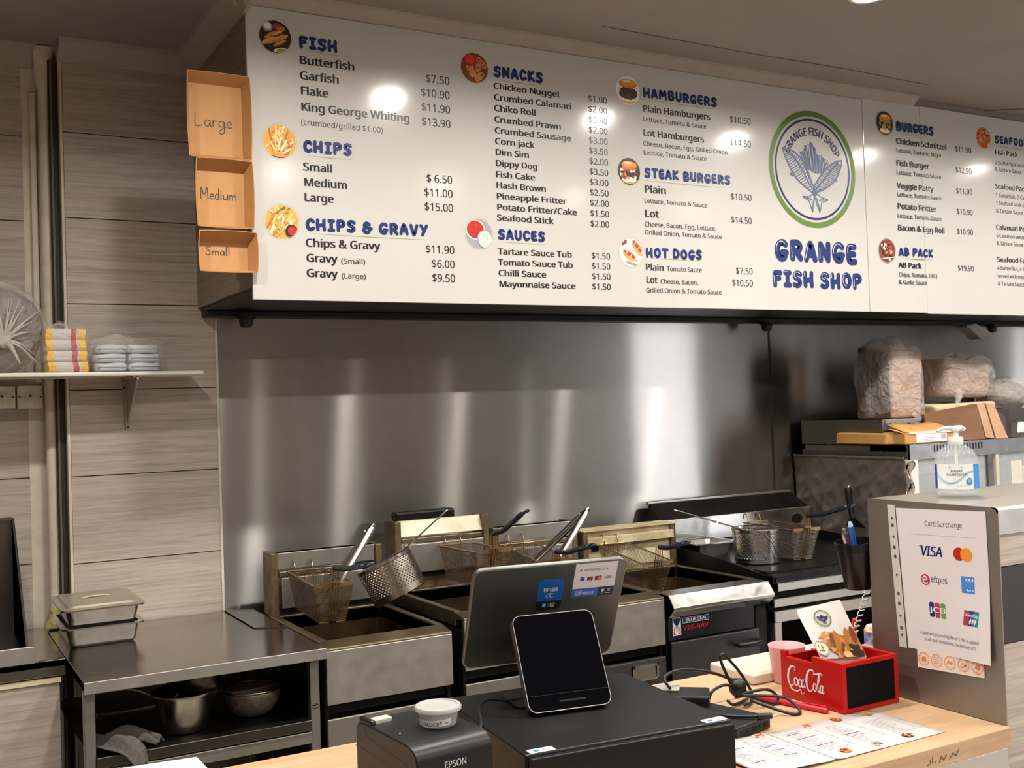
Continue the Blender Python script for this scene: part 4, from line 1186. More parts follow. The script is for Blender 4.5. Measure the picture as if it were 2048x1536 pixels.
# cardboard size samples taped to the edge of the board
M_CARD = mat('kraft_card', (176, 128, 78), 0.75, noise=0.10, nscale=30)
M_CARD_IN = mat('kraft_card_inside', (184, 138, 90), 0.75, noise=0.08, nscale=30)
M_MARKER = mat('marker_ink', (52, 58, 56), 0.6)
HAND = {
    'L': (.62, [[(.05, 1), (.05, .02), (.45, .05)]]),
    'a': (.52, [[(.4, .42), (.2, .5), (.05, .28), (.12, .05), (.3, .08), (.4, .4), (.4, .1), (.46, 0)]]),
    'r': (.40, [[(.05, .48), (.06, 0)], [(.06, .3), (.2, .48), (.34, .44)]]),
    'g': (.52, [[(.4, .42), (.2, .5), (.05, .28), (.15, .06), (.36, .14), (.4, .45), (.4, -.3), (.2, -.48), (.06, -.3), (.3, -.1), (.48, .04)]]),
    'e': (.48, [[(.06, .24), (.36, .3), (.3, .48), (.12, .42), (.05, .2), (.16, .03), (.42, .08)]]),
    'M': (.80, [[(.05, 0), (.1, 1), (.36, .35), (.62, 1), (.7, 0)]]),
    'd': (.52, [[(.38, .4), (.2, .5), (.05, .26), (.16, .03), (.36, .14), (.41, 1), (.41, .0)]]),
    'i': (.24, [[(.08, .48), (.08, 0)], [(.08, .72), (.085, .74)]]),
    'u': (.54, [[(.05, .48), (.08, .1), (.24, .03), (.4, .2), (.42, .48), (.42, 0)]]),
    'm': (.76, [[(.05, .48), (.06, 0)], [(.06, .3), (.2, .46), (.33, .36), (.34, 0)], [(.34, .3), (.48, .46), (.62, .36), (.64, 0)]]),
    'S': (.60, [[(.46, .86), (.28, 1), (.1, .82), (.2, .6), (.42, .42), (.42, .12), (.22, 0), (.04, .12)]]),
    'l': (.24, [[(.09, 1), (.08, 0)]]),
}


def handwrite(mb, s, fn, u, v, w, h, pen, mi=0):
    k = w / sum(HAND[c][0] for c in s)
    for c in s:
        wd, st = HAND[c]
        for line in st:
            P = [(u + p.x * k, v + p.y * h) for p in spline([(x, y, 0) for x, y in line], 4)]
            mb.stroke(P, pen, fn, mi, n=7)
        u += wd * k


def card_tray(label, word, x0, x1, z0, z1, ix0, ix1, iz0, iz1, tu, tv, tw, th, d=0.042):
    Y0 = 2.872
    O = ((x0 + x1) / 2, Y0 + d, (z0 + z1) / 2)
    t = thing('cardboard_tray', label, 'tray', O, group='cardboard chip trays')
    e = 0.0016
    out = [(x0, z0), (x1, z0), (x1, z1), (x0, z1)]
    inn = [(ix0, iz0), (ix1, iz0), (ix1, iz1), (ix0, iz1)]
    yb = Y0 + d
    m = MB(O)
    for i in range(4):
        a, b = out[i], out[(i + 1) % 4]
        c, q = inn[(i + 1) % 4], inn[i]
        am = ((a[0] + b[0]) / 2, (a[1] + b[1]) / 2)
        bow = (0.0035 * (1 if i == 1 else -1 if i == 3 else 0), 0.0025 * (1 if i == 2 else -1 if i == 0 else 0))
        n = 6
        front, back = [], []
        for k in range(n + 1):
            s = k / n
            w = 4 * s * (1 - s)
            front.append((a[0] + (b[0] - a[0]) * s + bow[0] * w, Y0, a[1] + (b[1] - a[1]) * s + bow[1] * w))
            back.append((q[0] + (c[0] - q[0]) * s, yb, q[1] + (c[1] - q[1]) * s))
        m.add(front + back, [(k, k + 1, n + 2 + k, n + 1 + k) for k in range(n)], 0)
    part('side_wall', m, M_CARD, t, solid=0.0022)
    m = MB(O).box(ix0, ix1, yb - e, yb, iz0, iz1)
    bs = part('base', m, M_CARD_IN, t)
    m = MB(O)
    handwrite(m, word, lambda u, v: (u, yb - e - 0.0006, v), tu, tv, tw, th, 0.0011)
    part('handwriting', m, M_MARKER, bs)
    for q in inn:
        m = MB(O)
        o2 = out[inn.index(q)]
        m.add([(q[0], yb - 0.001, q[1]), (o2[0], Y0 + 0.002, o2[1]), (o2[0] + 0.004 * (1 if o2[0] < q[0] else -1), Y0 + 0.002, o2[1])], [(0, 1, 2)])
        part('corner_fold', m, M_CARD, t, solid=0.001)
    return t


card_tray('largest cardboard tray, handwritten Large, topmost beside the menu board', 'Large', 0.665, 0.830, 2.223, 2.450, 0.674, 0.818, 2.236, 2.430, 0.689, 2.315, 0.104, 0.036)
card_tray('middle cardboard tray, handwritten Medium, beside the menu board', 'Medium', 0.682, 0.831, 2.038, 2.219, 0.690, 0.818, 2.048, 2.196, 0.699, 2.118, 0.099, 0.030)
card_tray('smallest cardboard tray, handwritten Small, lowest beside the menu board', 'Small', 0.685, 0.838, 1.919, 2.026, 0.692, 0.822, 1.929, 2.002, 0.708, 1.967, 0.068, 0.024)


# ------------------------------------------------------------------ deep fryers along the wall
M_TAN = mat('baked_grease_steel', (118, 104, 78), 0.42, 0.55, noise=0.8, nscale=14, second=(66, 50, 32), rnoise=0.15)
M_RISER_PALE = mat('pale_worn_steel', (196, 188, 170), 0.38, 0.45, noise=0.5, nscale=7, second=(150, 132, 98), rnoise=0.12)
M_WELL = mat('fryer_well_crust', (72, 54, 30), 0.45, 0.35, noise=0.75, nscale=9, second=(34, 20, 12), rnoise=0.15)
M_OIL = mat('old_frying_oil', (34, 14, 8), 0.12, noise=0.5, nscale=7, second=(70, 22, 14))
M_STAIN = mat('stained_back_steel', (128, 118, 92), 0.40, 0.6, noise=0.8, nscale=(6), stretch=(2.2, 1, 0.5), second=(82, 62, 26), rnoise=0.12)
M_RUST = mat('cream_stained_enamel', (204, 192, 160), 0.42, noise=0.75, nscale=8, second=(142, 112, 66), rnoise=0.1)


def fryer(label, x0, x1, zt, zr, style, front='plain', yb=3.31):
    """floor-standing fryer; zt = height of the tank rim, zr = top of the riser"""
    O = ((x0 + x1) / 2, 3.05, 0)
    t = thing('deep_fryer', label, 'fryer', O, group='row of fryers')
    yf = 2.80
    e = 0.022
    # cabinet: side cheeks, back and plinth
    m = MB(O)
    m.box(x0, x0 + 0.012, yf + 0.02, yb + 0.09, 0.10, zt - 0.045)
    m.box(x1 - 0.012, x1, yf + 0.02, yb + 0.09, 0.10, zt - 0.045)
    m.box(x0 + 0.012, x1 - 0.012, yb + 0.078, yb + 0.09, 0.10, zt - 0.045)
    m.box(x0 + 0.012, x1 - 0.012, yf + 0.04, yb + 0.078, 0.10, 0.14)
    part('cabinet', m, M_BLACKMETAL, t, bev=0.002)
    for lx in (x0 + 0.03, x1 - 0.03):
        for ly in (yf + 0.06, yb + 0.04):
            m = MB(O).cyl((lx, ly, 0.0), (lx, ly, 0.10), 0.018, 14)
            part('foot', m, M_STEEL_DULL, t)
    # tank rim and well
    wy0, wy1 = yf + 0.062, yb - 0.03
    wx0, wx1 = x0 + e, x1 - e
    m = MB(O)
    if front != 'nose':
        m.hexa([(x0, yf, zt - 0.016), (x1, yf, zt - 0.016), (x1, wy0, zt - 0.02), (x0, wy0, zt - 0.02), (x0, yf, zt - 0.008), (x1, yf, zt - 0.008), (x1, wy0, zt + 0.004), (x0, wy0, zt + 0.004)])
    m.box(x0, wx0, wy0, yb + 0.02, zt - 0.04, zt + 0.004)
    m.box(wx1, x1, wy0, yb + 0.02, zt - 0.04, zt + 0.004)
    m.box(wx0, wx1, wy1, yb + 0.02, zt - 0.04, zt + 0.006)
    part('tank_rim', m, M_STEEL_GREASY, t, bev=0.003)
    m = MB(O)
    c = [(wx0, wy0), (wx1, wy0), (wx1, wy1), (wx0, wy1)]
    cc = [(wx0 + .03, wy0 + .10), (wx1 - .03, wy0 + .10), (wx1 - .03, wy1 - .05), (wx0 + .03, wy1 - .05)]
    rings = [[(x, y, zt - 0.001) for x, y in c], [(x, y, zt - 0.11) for x, y in c], [(x, y, zt - 0.25) for x, y in cc]]
    for a, b in zip(rings, rings[1:]):
        m.add(a + b, [(i, (i + 1) % 4, 4 + (i + 1) % 4, 4 + i) for i in range(4)])
    m.add(rings[2], [(0, 1, 2, 3)])
    part('well', m, M_WELL, t)
    zo = zt - 0.19
    f = 80 / 140.0
    m = MB(O).quad(*[(x + (u - x) * f, y + (v - y) * f, zo) for (x, y), (u, v) in zip(c, cc)])
    part('oil', m, M_OIL, t)
    # riser with basket rail
    for px in (x0 + 0.004, x1 - 0.026):
        m = MB(O).box(px, px + 0.022, yb - 0.012, yb + 0.08, zt, zr)
        part('riser_post', m, M_TAN, t, bev=0.002)
    if style == 'cream':
        m = MB(O).box(x0 + 0.026, x1 - 0.026, yb, yb + 0.012, zt, zr)
        part('riser_panel', m, M_RUST, t)
        m = MB(O).box(x0 + 0.02, x1 - 0.02, yb - 0.022, yb, zr - 0.052, zr - 0.022)
        part('basket_rail', m, M_RUST, t, bev=0.002)
        m = MB(O).box(x0 + 0.045, x0 + 0.075, yb - 0.0035, yb + 0.002, zr - 0.075, zr - 0.052)
        part('burner_hole', m, M_DARKVOID, t)
        m = MB(O).box(x0 + 0.004, x1 - 0.004, yb - 0.016, yb + 0.08, zr, zr + 0.004)
        part('riser_cap', m, M_RUST, t)
    else:
        m = MB(O).box(x0 + 0.026, x1 - 0.026, yb + 0.006, yb + 0.012, zt, zr - 0.10)
        part('riser_panel', m, M_STAIN, t)
        top = M_RISER_PALE if style == 'pale' else M_STEEL_DULL
        m = MB(O).hexa([(x0 + .026, yb - .004, zr - .052), (x1 - .026, yb - .004, zr - .052), (x1 - .026, yb + .02, zr - .052), (x0 + .026, yb + .02, zr - .052),
                        (x0 + .026, yb - .004 + (.02 if style == 'pale' else 0), zr), (x1 - .026, yb - .004 + (.02 if style == 'pale' else 0), zr), (x1 - .026, yb + .03, zr), (x0 + .026, yb + .03, zr)])
        part('riser_top_plate', m, top, t, bev=0.002)
        m = MB(O).box(x0 + 0.03, x1 - 0.03, yb - 0.006, yb + 0.012, zr - 0.074, zr - 0.058)
        part('basket_rail', m, M_STEEL_GREASY, t, bev=0.002)
        m = MB(O).box(x0 + 0.034, x1 - 0.03, yb - 0.018, yb - 0.008, zr - 0.172, zr - 0.076)
        part('splash_plate', m, M_STEEL_DULL, t, bev=0.003)
        m = MB(O).box(x0 + 0.03, x1 - 0.03, yb, yb + 0.006, zr - 0.188, zr - 0.16)
        part('vent_slot', m, M_DARKVOID, t)
    m = MB(O)
    m.box(x0 + 0.03, x1 - 0.03, yb + 0.03, yb + 0.085, zr - 0.03, zr - 0.006)
    part('flue', m, M_BLACKMETAL, t)
    if style == 'pale':
        m = MB(O).box(x0 + 0.03, x0 + 0.25, yb + 0.035, yb + 0.085, zr - 0.006, zr + 0.028)
        part('flue_grille', m, M_BLACKMETAL, t, bev=0.008)
    # front
    if front == 'nose':
        prof = [(2.868, zt + 0.004), (2.800, zt + 0.002), (2.772, zt - 0.036), (2.772, zt - 0.046), (2.80, zt - 0.072), (2.868, zt - 0.072)]
        m = MB(O).prism([(a, b) for a, b in prof], lambda u, v, s: (s, u, v), x0, x1)
        part('front_nose', m, M_STEEL_BRIGHT, t, bev=0.002)
        m = MB(O).box(x0 + 0.004, x1 - 0.06, 2.812, 2.83, zt - 0.148, zt - 0.072)
        pn = part('control_panel', m, mat('gloss_black_panel', (26, 27, 34), 0.25), t)
        yf2 = 2.8115
        fn = lambda u, v: (u, yf2, v)
        m = MB(O)
        lx, lz = x0 + 0.022, zt - 0.134
        m.add([fn(lx, lz), fn(lx + .033, lz), fn(lx + .033, lz + .058), fn(lx, lz + .058)], [(0, 1, 2, 3)], 1)
        fn2 = lambda u, v: (u, yf2 - 0.0004, v)
        m.flat([(lx + .003, lz + .055), (lx + .030, lz + .055), (lx + .030, lz + .044), (lx + .019, lz + .030), (lx + .0175, lz + .012), (lx + .0155, lz + .012), (lx + .014, lz + .030), (lx + .003, lz + .044)], fn2, 0)
        for k in range(4):
            m.stroke([(lx + .013 - k * .0012, lz + .028), (lx + .004, lz + .022 - k * .005)], .0007, fn2, 2, n=5)
            m.stroke([(lx + .020 + k * .0012, lz + .028), (lx + .029, lz + .022 - k * .005)], .0007, fn2, 2, n=5)
        m.flat([(lx + .003, lz + .003), (lx + .012, lz + .003), (lx + .003, lz + .012)], fn2, 2)
        m.flat([(lx + .030, lz + .003), (lx + .021, lz + .003), (lx + .030, lz + .012)], fn2, 2)
        m.add([fn(lx + .040, lz + .036), fn(lx + .150, lz + .036), fn(lx + .150, lz + .054), fn(lx + .040, lz + .054)], [(0, 1, 2, 3)], 1)
        m.add([fn2(lx + .0415, lz + .0375), fn2(lx + .1485, lz + .0375), fn2(lx + .1485, lz + .0525), fn2(lx + .0415, lz + .0525)], [(0, 1, 2, 3)], 0)
        fn3 = lambda u, v: (u, yf2 - 0.0008, v)
        text(m, 'BLUE SEAL', fn3, lx + .052, lz + .0405, .0095, .090, bold=.02, mi=1)
        text(m, 'VEE-RAY', fn3, lx + .040, lz + .014, .014, .105, bold=.03, mi=2, slant=.15)
        part('maker_badge', m, [M_INK_BLUE, FOODC['white'], FOODC['red']], pn, label='blue, white and red maker badge')
        m = MB(O).box(x0 + 0.006, x1 - 0.05, 2.80, 2.83, 0.15, zt - 0.152)
        dr = part('door', m, steel_mat('dark_door_steel', (98, 98, 100), 0.42, 0.3, (1, 0, 0), (3, 3, 3), 0.1, (60, 58, 56)), t, bev=0.003)
        m = MB(O)
        hx0, hx1, hz = x1 - 0.155, x1 - 0.065, zt - 0.19
        m.tube([(hx0, 2.80, hz), (hx0, 2.772, hz), (hx0 + .012, 2.764, hz), (hx1 - .012, 2.764, hz), (hx1, 2.772, hz), (hx1, 2.80, hz)], 0.010, 12)
        part('handle', m, M_BLACK, dr, smooth=40)
        m = MB(O).box(x1 - 0.05, x1 - 0.004, 2.815, 2.83, 0.15, zt - 0.075)
        part('side_gap_panel', m, M_DARKVOID, t)
    else:
        m = MB(O).box(x0, x1, yf, yf + 0.016, zt - 0.16, zt - 0.014)
        part('front_panel', m, M_STEEL, t, bev=0.003)
        m = MB(O).box(x0 + 0.006, x1 - 0.006, yf + 0.03, yf + 0.04, zt - 0.19, zt - 0.15)
        part('shadow_gap', m, M_DARKVOID, t)
        m = MB(O).box(x0, x1, yf + 0.002, yf + 0.018, 0.14, zt - 0.198)
        dr = part('door', m, M_STEEL_DULL if front == 'plain' else mat('dark_drawer_steel', (104, 104, 104), 0.4, 0.9, noise=0.3, nscale=5), t, bev=0.003)
        hx0 = x1 - 0.135
        hz0, hz1 = zt - 0.262, zt - 0.212
        m = MB(O)
        for a, b, c, d in ((hx0, hx0 + .10, hz1 - .008, hz1), (hx0, hx0 + .10, hz0, hz0 + .006), (hx0, hx0 + .008, hz0, hz1), (hx0 + .092, hx0 + .10, hz0, hz1)):
            m.box(a, b, yf - 0.005, yf + 0.004, c, d)
        m.hexa([(hx0 + .006, yf - .004, hz0 + .004), (hx0 + .094, yf - .004, hz0 + .004), (hx0 + .094, yf + .001, hz0 + .004), (hx0 + .006, yf + .001, hz0 + .004),
                (hx0 + .006, yf + .0005, hz1 - .008), (hx0 + .094, yf + .0005, hz1 - .008), (hx0 + .094, yf + .002, hz1 - .008), (hx0 + .006, yf + .002, hz1 - .008)])
        part('handle', m, M_STEEL_BRIGHT, dr, bev=0.0012)
    return t


fryer('steel fryer next to the bench, perforated pot and first basket over its open well', 0.974, 1.352, 0.902, 1.098, 'steel')
fryer('fryer with a tall pale riser and black flue grille, behind the till screen', 1.392, 1.752, 0.932, 1.162, 'pale')
fryer('fryer mostly hidden behind the silver till screen, with long tongs in its basket', 1.758, 2.112, 0.912, 1.112, 'steel', 'drawer')
fryer('fryer with stained cream riser, bright rolled front and dark badged door', 2.128, 2.556, 0.905, 1.066, 'cream', 'nose')

# ------------------------------------------------------------------ griddle on its stand
O = (2.96, 3.12, 0)
gr = thing('griddle', 'black-plate griddle with tall steel splash guard, right of the fryers', 'griddle', O)
gx0, gx1 = 2.578, 3.365
m = MB(O).box(gx0 + .01, gx1 - .01, 2.84, 3.42, 0.90, 0.93)
part('hot_plate', m, mat('seasoned_plate', (30, 28, 27), 0.32, 0.7, noise=0.4, nscale=6, rnoise=0.14), gr, bev=0.003)
m = MB(O).box(gx0, gx1, 2.800, 2.84, 0.895, 0.922)
part('grease_gutter', m, M_BLACKMETAL, gr, bev=0.004)
for gx in (gx0, gx1 - .012):
    m = MB(O).prism([(3.42, .93), (3.42, .972), (3.09, .952), (2.80, .914), (2.80, .895), (3.42, .895)], lambda u, v, s: (s, u, v), gx, gx + .012)
    part('side_guard', m, M_BLACKMETAL, gr)
m = MB(O)
m.box(gx0, gx1, 3.41, 3.425, 0.965, 1.064, 0)
m.box(gx0, gx1, 3.405, 3.412, 0.925, 0.972, 1)
part('splash_guard', m, [M_STEEL_BRIGHT, M_BLACKMETAL], gr, bev=0.002)
m = MB(O)
m.quad((gx0, 3.425, 1.064), (gx1, 3.425, 1.064), (gx1 - .03, 3.50, 1.124), (gx0, 3.50, 1.128))
m.quad((gx0, 3.425, 0.93), (gx0, 3.425, 1.064), (gx0, 3.50, 1.128), (gx0, 3.50, 0.93))
m.quad((gx1, 3.425, 0.93), (gx1, 3.50, 0.93), (gx1 - .03, 3.50, 1.124), (gx1, 3.425, 1.064))
part('flue_cover', m, mat('dark_flue_steel', (56, 50, 44), 0.35, 0.8, noise=0.4, nscale=6), gr)
m = MB(O).box(gx0 - .004, gx1 - .026, 3.497, 3.512, 1.12, 1.132)
part('flue_edge', m, M_STEEL, gr, bev=0.002)
m = MB(O).disc(lambda u, v: (u, 3.4085, v), 3.285, 1.017, 0.030, 0.020, 28)
part('oval_badge', m, M_BLACK, gr)
m = MB(O)
m.box(gx0 + .015, gx1, 2.795, 2.83, 0.866, 0.895)
part('front_rail', m, M_STEEL_BRIGHT, gr, bev=0.003)
m = MB(O).box(gx0 + .02, gx1, 2.825, 2.84, 0.842, 0.866)
part('drawer_gap', m, M_DARKVOID, gr)
m = MB(O).box(gx0, gx1, 2.80, 2.83, 0.812, 0.842)
part('grease_drawer', m, M_STEEL_BRIGHT, gr, bev=0.003)
m = MB(O)
m.box(gx0 + .01, gx1 - .01, 2.84, 3.40, 0.80, 0.90)
part('burner_box', m, M_BLACKMETAL, gr)
st = part('stand_rail', MB(O).box(gx0, gx1, 2.80, 2.835, 0.760, 0.800), M_STEEL_BRIGHT, gr, bev=0.003)
for lx in (gx0, gx1 - 0.036):
    for ly in (2.802, 3.37):
        m = MB(O).box(lx, lx + 0.034, ly, ly + 0.034, 0.0, 0.76 if ly < 3 else 0.80)
        part('leg', m, M_STEEL, gr, bev=0.003)
m = MB(O).box(gx0 + .03, gx1 - .03, 2.82, 3.36, 0.18, 0.20)
part('under_shelf', m, M_BLACKMETAL, gr)
m = MB(O).box(gx0 + .03, gx1 - .03, 3.37, 3.38, 0.20, 0.80)
part('back_panel', m, M_DARKVOID, gr)

# ------------------------------------------------------------------ wire fry baskets
M_WIRE = mat('bronzed_basket_wire', (138, 116, 90), 0.38, 0.85, noise=0.7, nscale=30, second=(74, 58, 44))
M_WIRE_DARK = mat('dark_basket_wire', (84, 68, 58), 0.45, 0.7, noise=0.5, nscale=30)
M_RIMWIRE = mat('basket_rim_steel', (176, 150, 110), 0.3, 0.9, noise=0.5, nscale=20, second=(110, 72, 48))
M_GRIP = mat('navy_grip_plastic', (24, 28, 44), 0.35)


def fry_basket(label, loc, yaw, tilt, grip_rise=0.05, grip_len=0.24, grip_yaw=0.0, brace_h=0.05, wire=None, group='wire fry baskets'):
    """origin at the middle of the back rim; the basket runs towards -y and hangs below z = 0"""
    t = thing('fry_basket', label, 'basket', loc, (tilt, 0, -yaw), group)
    L, W, W2, D = 0.32, 0.059, 0.040, 0.112
    wr = wire or M_WIRE

    def ring_at(s):                     # s: 0 rim .. 1 floor
        w = W + (W2 - W) * s
        y0, y1 = -0.012 * s, -L + 0.030 * s
        return [(-w, y0, -D * s), (w, y0, -D * s), (w, y1, -D * s), (-w, y1, -D * s)]
    r = 0.00058
    m = MB()
    N = 22
    for i in range(1, N):
        m.tube(ring_at(i / N), r if i % 3 else r * 1.2, 4, closed=True)
    part('ring_wires', m, wr, t)
    m = MB()
    for i in range(1, N):
        q = ring_at(i / N)
        m.tube([q[2], q[3]], 0.00125, 5, caps=False)
    part('front_wires', m, M_RIMWIRE if wire is None else wire, t)
    m = MB()
    a, b = ring_at(0), ring_at(1)
    nl = 40
    for i in range(1, nl):
        s = i / nl
        for p, q in ((1, 2), (0, 3)):
            A = [a[p][k] + (a[q][k] - a[p][k]) * s for k in range(3)]
            B = [b[p][k] + (b[q][k] - b[p][k]) * s for k in range(3)]
            m.tube([A, B], r * 0.9, 4, caps=False)
    for i in range(1, 15):
        s = i / 15
        A = [a[0][k] + (a[1][k] - a[0][k]) * s for k in range(3)]
        B = [b[0][k] + (b[1][k] - b[0][k]) * s for k in range(3)]
        m.tube([A, B], r * 0.9, 4, caps=False)
    part('upright_wires', m, M_WIRE_DARK, t)
    m = MB()
    for i in range(0, 13):
        x = -W2 + 2 * W2 * i / 12
        m.tube([(x, b[0][1], -D), (x, b[2][1], -D)], r, 4, caps=False)
    for i in range(0, 26):
        y = b[0][1] + (b[2][1] - b[0][1]) * i / 25
        m.tube([(-W2, y, -D), (W2, y, -D)], r, 4, caps=False)
    part('floor_wires', m, M_WIRE_DARK, t)
    m = MB()
    m.tube(ring_at(0), 0.0026, 8, closed=True)
    fr = ring_at(0)
    m.box(-W, W, -L - 0.004, -L + 0.001, -0.005, 0.005)
    part('rim', m, M_RIMWIRE, t)
    for sx in (-1, 1):
        m = MB().tube([b[3 if sx < 0 else 2], ((b[2][0] * 0.28) * sx, b[2][1] - 0.002, -D - 0.001)], 0.0024, 6)
        part('foot_wire', m, M_RIMWIRE, t)
    for sx in (-0.034, 0.022):
        m = MB().tube(spline([(sx, -0.004, -0.075), (sx, 0.0, -0.004), (sx, 0.002, 0.014), (sx, 0.016, 0.030), (sx, 0.030, 0.026), (sx, 0.034, 0.010)], 4), 0.0022, 7)
        part('hook', m, M_RIMWIRE, t)
    # front brace and grip
    m = MB()
    for k, x in enumerate((-0.0135, -0.0045, 0.0045, 0.0135)):
        m.tube([(x * 0.9, b[2][1] - 0.004, -D * 0.93), (x, -L - 0.007, 0.0), (x * 0.85, -L - 0.010, brace_h)], 0.0019, 6)
    m.box(-0.0155, 0.0155, -L - 0.0105, -L - 0.0045, 0.006, 0.012)
    m.box(-0.0145, 0.0145, b[2][1] - 0.008, b[2][1] - 0.001, -D * 0.80, -D * 0.75)
    part('front_brace', m, M_RIMWIRE, t)
    gx = math.sin(grip_yaw)
    P = []
    y0 = -L - 0.010
    G = grip_len
    base = [(0, 0, 0), (0.30, 0.18, 0.0), (0.62, 0.6, 0.006), (0.85, 0.9, 0.011), (0.97, 0.99, 0.010), (1.0, 1.0, 0.0)]
    up = [(gx * G * s + w, y0 - G * s, brace_h + grip_rise * h + 0.004) for s, h, w in base]
    dn = [(gx * G * s - w, y0 - G * s, brace_h + grip_rise * h - 0.004) for s, h, w in base][::-1][1:]
    m = MB().tube(spline(up + dn, 5), 0.0042, 8)
    m.tube(spline([(gx * G * s, y0 - G * s, brace_h + grip_rise * h) for s, h, w in base[:4]], 4), [0.008] * 13, 8)
    part('grip', m, M_GRIP, t, smooth=True, label='navy plastic-coated grip')
    return t


D2R = math.radians
fry_basket('bronze wire fry basket with steel tongs in it, hung next to the steel bench', (1.083, 3.283, 1.041), D2R(3.9), D2R(0.5), 0.035, 0.26, D2R(4))
fry_basket('wire fry basket with raised dark grip, hung just left of the till screen top', (1.607, 3.283, 1.074), D2R(4.2), D2R(-2.0), 0.075, 0.24, D2R(0), 0.055)
fry_basket('wire fry basket with tongs, mostly hidden behind the top of the till screen', (1.852, 3.283, 1.053), D2R(8), D2R(3.6), 0.06, 0.25, D2R(3), 0.03)
fry_basket('wire fry basket hanging from the stained cream riser', (2.250, 3.283, 1.016), D2R(6.5), D2R(5.4), 0.045, 0.17, D2R(2), 0.055)
fry_basket('wire fry basket standing on the black griddle plate', (2.902, 3.24, 1.048), D2R(7.6), 0.0, 0.05, 0.24, D2R(3), 0.05, mat('silver_basket_wire', (206, 198, 190), 0.3, 0.9))

# ------------------------------------------------------------------ perforated boiling pots with long wire handles
M_PERF = mat('perforated_steel', (190, 184, 172), 0.26, 1.0, noise=0.35, nscale=7, second=(138, 118, 88), rnoise=0.08)


def perforated_pot(label, loc, rot, r0, r1, h, handle, brace=None, closed_band=0.018, metal=None):
    metal = metal or M_PERF
    t = thing('perforated_pot', label, 'pot', loc, rot, 'perforated pots')
    m = MB()
    nc, nr = 46, 13
    z0, z1 = closed_band, h - 0.012

    def at(a, z):
        r = r0 + (r1 - r0) * z / h
        return (r * math.cos(a), r * math.sin(a), z)
    for j in range(nr):
        for i in range(nc):
            da = 2 * PI / nc
            dz = (z1 - z0) / nr
            ca = (i + (0.5 if j % 2 else 0)) * da
            cz = z0 + (j + 0.5) * dz
            out = [at(ca + da * u, cz + dz * v) for u, v in ((-.5, -.5), (0, -.5), (.5, -.5), (.5, 0), (.5, .5), (0, .5), (-.5, .5), (-.5, 0))]
            q = 0.30
            inn = [at(ca + da * q * math.cos(b), cz + dz * q * 1.15 * math.sin(b)) for b in [math.radians(225 + 45 * k) for k in range(8)]]
            m.add(out + inn, [(k, (k + 1) % 8, 8 + (k + 1) % 8, 8 + k) for k in range(8)])
    part('perforated_wall', m, metal, t, smooth=True)
    m = MB()
    m.lathe([(0, 0.0), (r0 * 0.96, 0.0), (r0, 0.003), (r0 + (r1 - r0) * z0 / h, z0)], n=46)
    part('base', m, metal, t, smooth=35)
    m = MB().lathe([(r1 - 0.002, z1), (r1 + 0.0005, z1 + 0.002), (r1 + 0.002, h), (r1, h + 0.002), (r1 - 0.003, h)], n=46)
    part('rim', m, M_STEEL_BRIGHT, t, smooth=35)
    m = MB()
    a, b = Vector(handle[0]), Vector(handle[1])
    d = (b - a).normalized()
    s = d.cross(Vector((0, 0, 1))).normalized() * 0.0055
    n = s.cross(d).normalized() * 0.0
    P = [a + s, a + s + (b - a) * 0.5, b + s - d * 0.012, b - d * 0.003 + s * 0.6, b, b - d * 0.003 - s * 0.6, b - s - d * 0.012, a - s + (b - a) * 0.5, a - s]
    m.tube(P, 0.0022, 7)
    q = a + (b - a) * 0.42
    m.tube([q - s * 1.6, q + s * 1.6], 0.0042, 7)
    part('wire_handle', m, M_STEEL_BRIGHT, t, smooth=40)
    m = MB()
    for p in (brace or []):
        m.tube(spline(p, 3), 0.0021, 7)
    if brace:
        part('support_wire', m, M_STEEL_BRIGHT, t, smooth=40)
    return t


M_PERF2 = mat('perforated_bright_steel', (206, 206, 206), 0.22, 1.0, rnoise=0.06, nscale=9)


perforated_pot('perforated steel pot standing on the griddle, long wire handle pointing left', (2.715, 3.03, 0.9315), (0, 0, 0), 0.080, 0.088, 0.124,
               ((-0.082, -0.03, 0.126), (-0.395, -0.03, 0.222)), [[(-0.086, -0.02, 0.122), (-0.04, -0.092, 0.112), (0.02, -0.093, 0.02), (0.028, -0.082, 0.002)], [(-0.082, -0.03, 0.126), (0.0, -0.088, 0.118)]], 0.018, M_PERF2)
_fa = Vector((math.sin(_yaw), math.cos(_yaw), 0))
_q = Quaternion(_fa, math.radians(-25)) @ Quaternion(_r, math.radians(-3))
perforated_pot('perforated steel pot tipped sideways over the fryer, long wire handle pointing up right', (1.306, 3.055, 0.967), tuple(_q.to_euler()), 0.084, 0.090, 0.118,
               ((0.032, 0.03, 0.105), tuple(Vector((0.032, 0.03, 0.105)) + _q.inverted() @ (_r * 0.180 + Vector((0, 0, 0.155)) - _fa * 0.02))), [[(0.032, 0.03, 0.105), (0.05, 0.06, 0.09)]], 0.022)

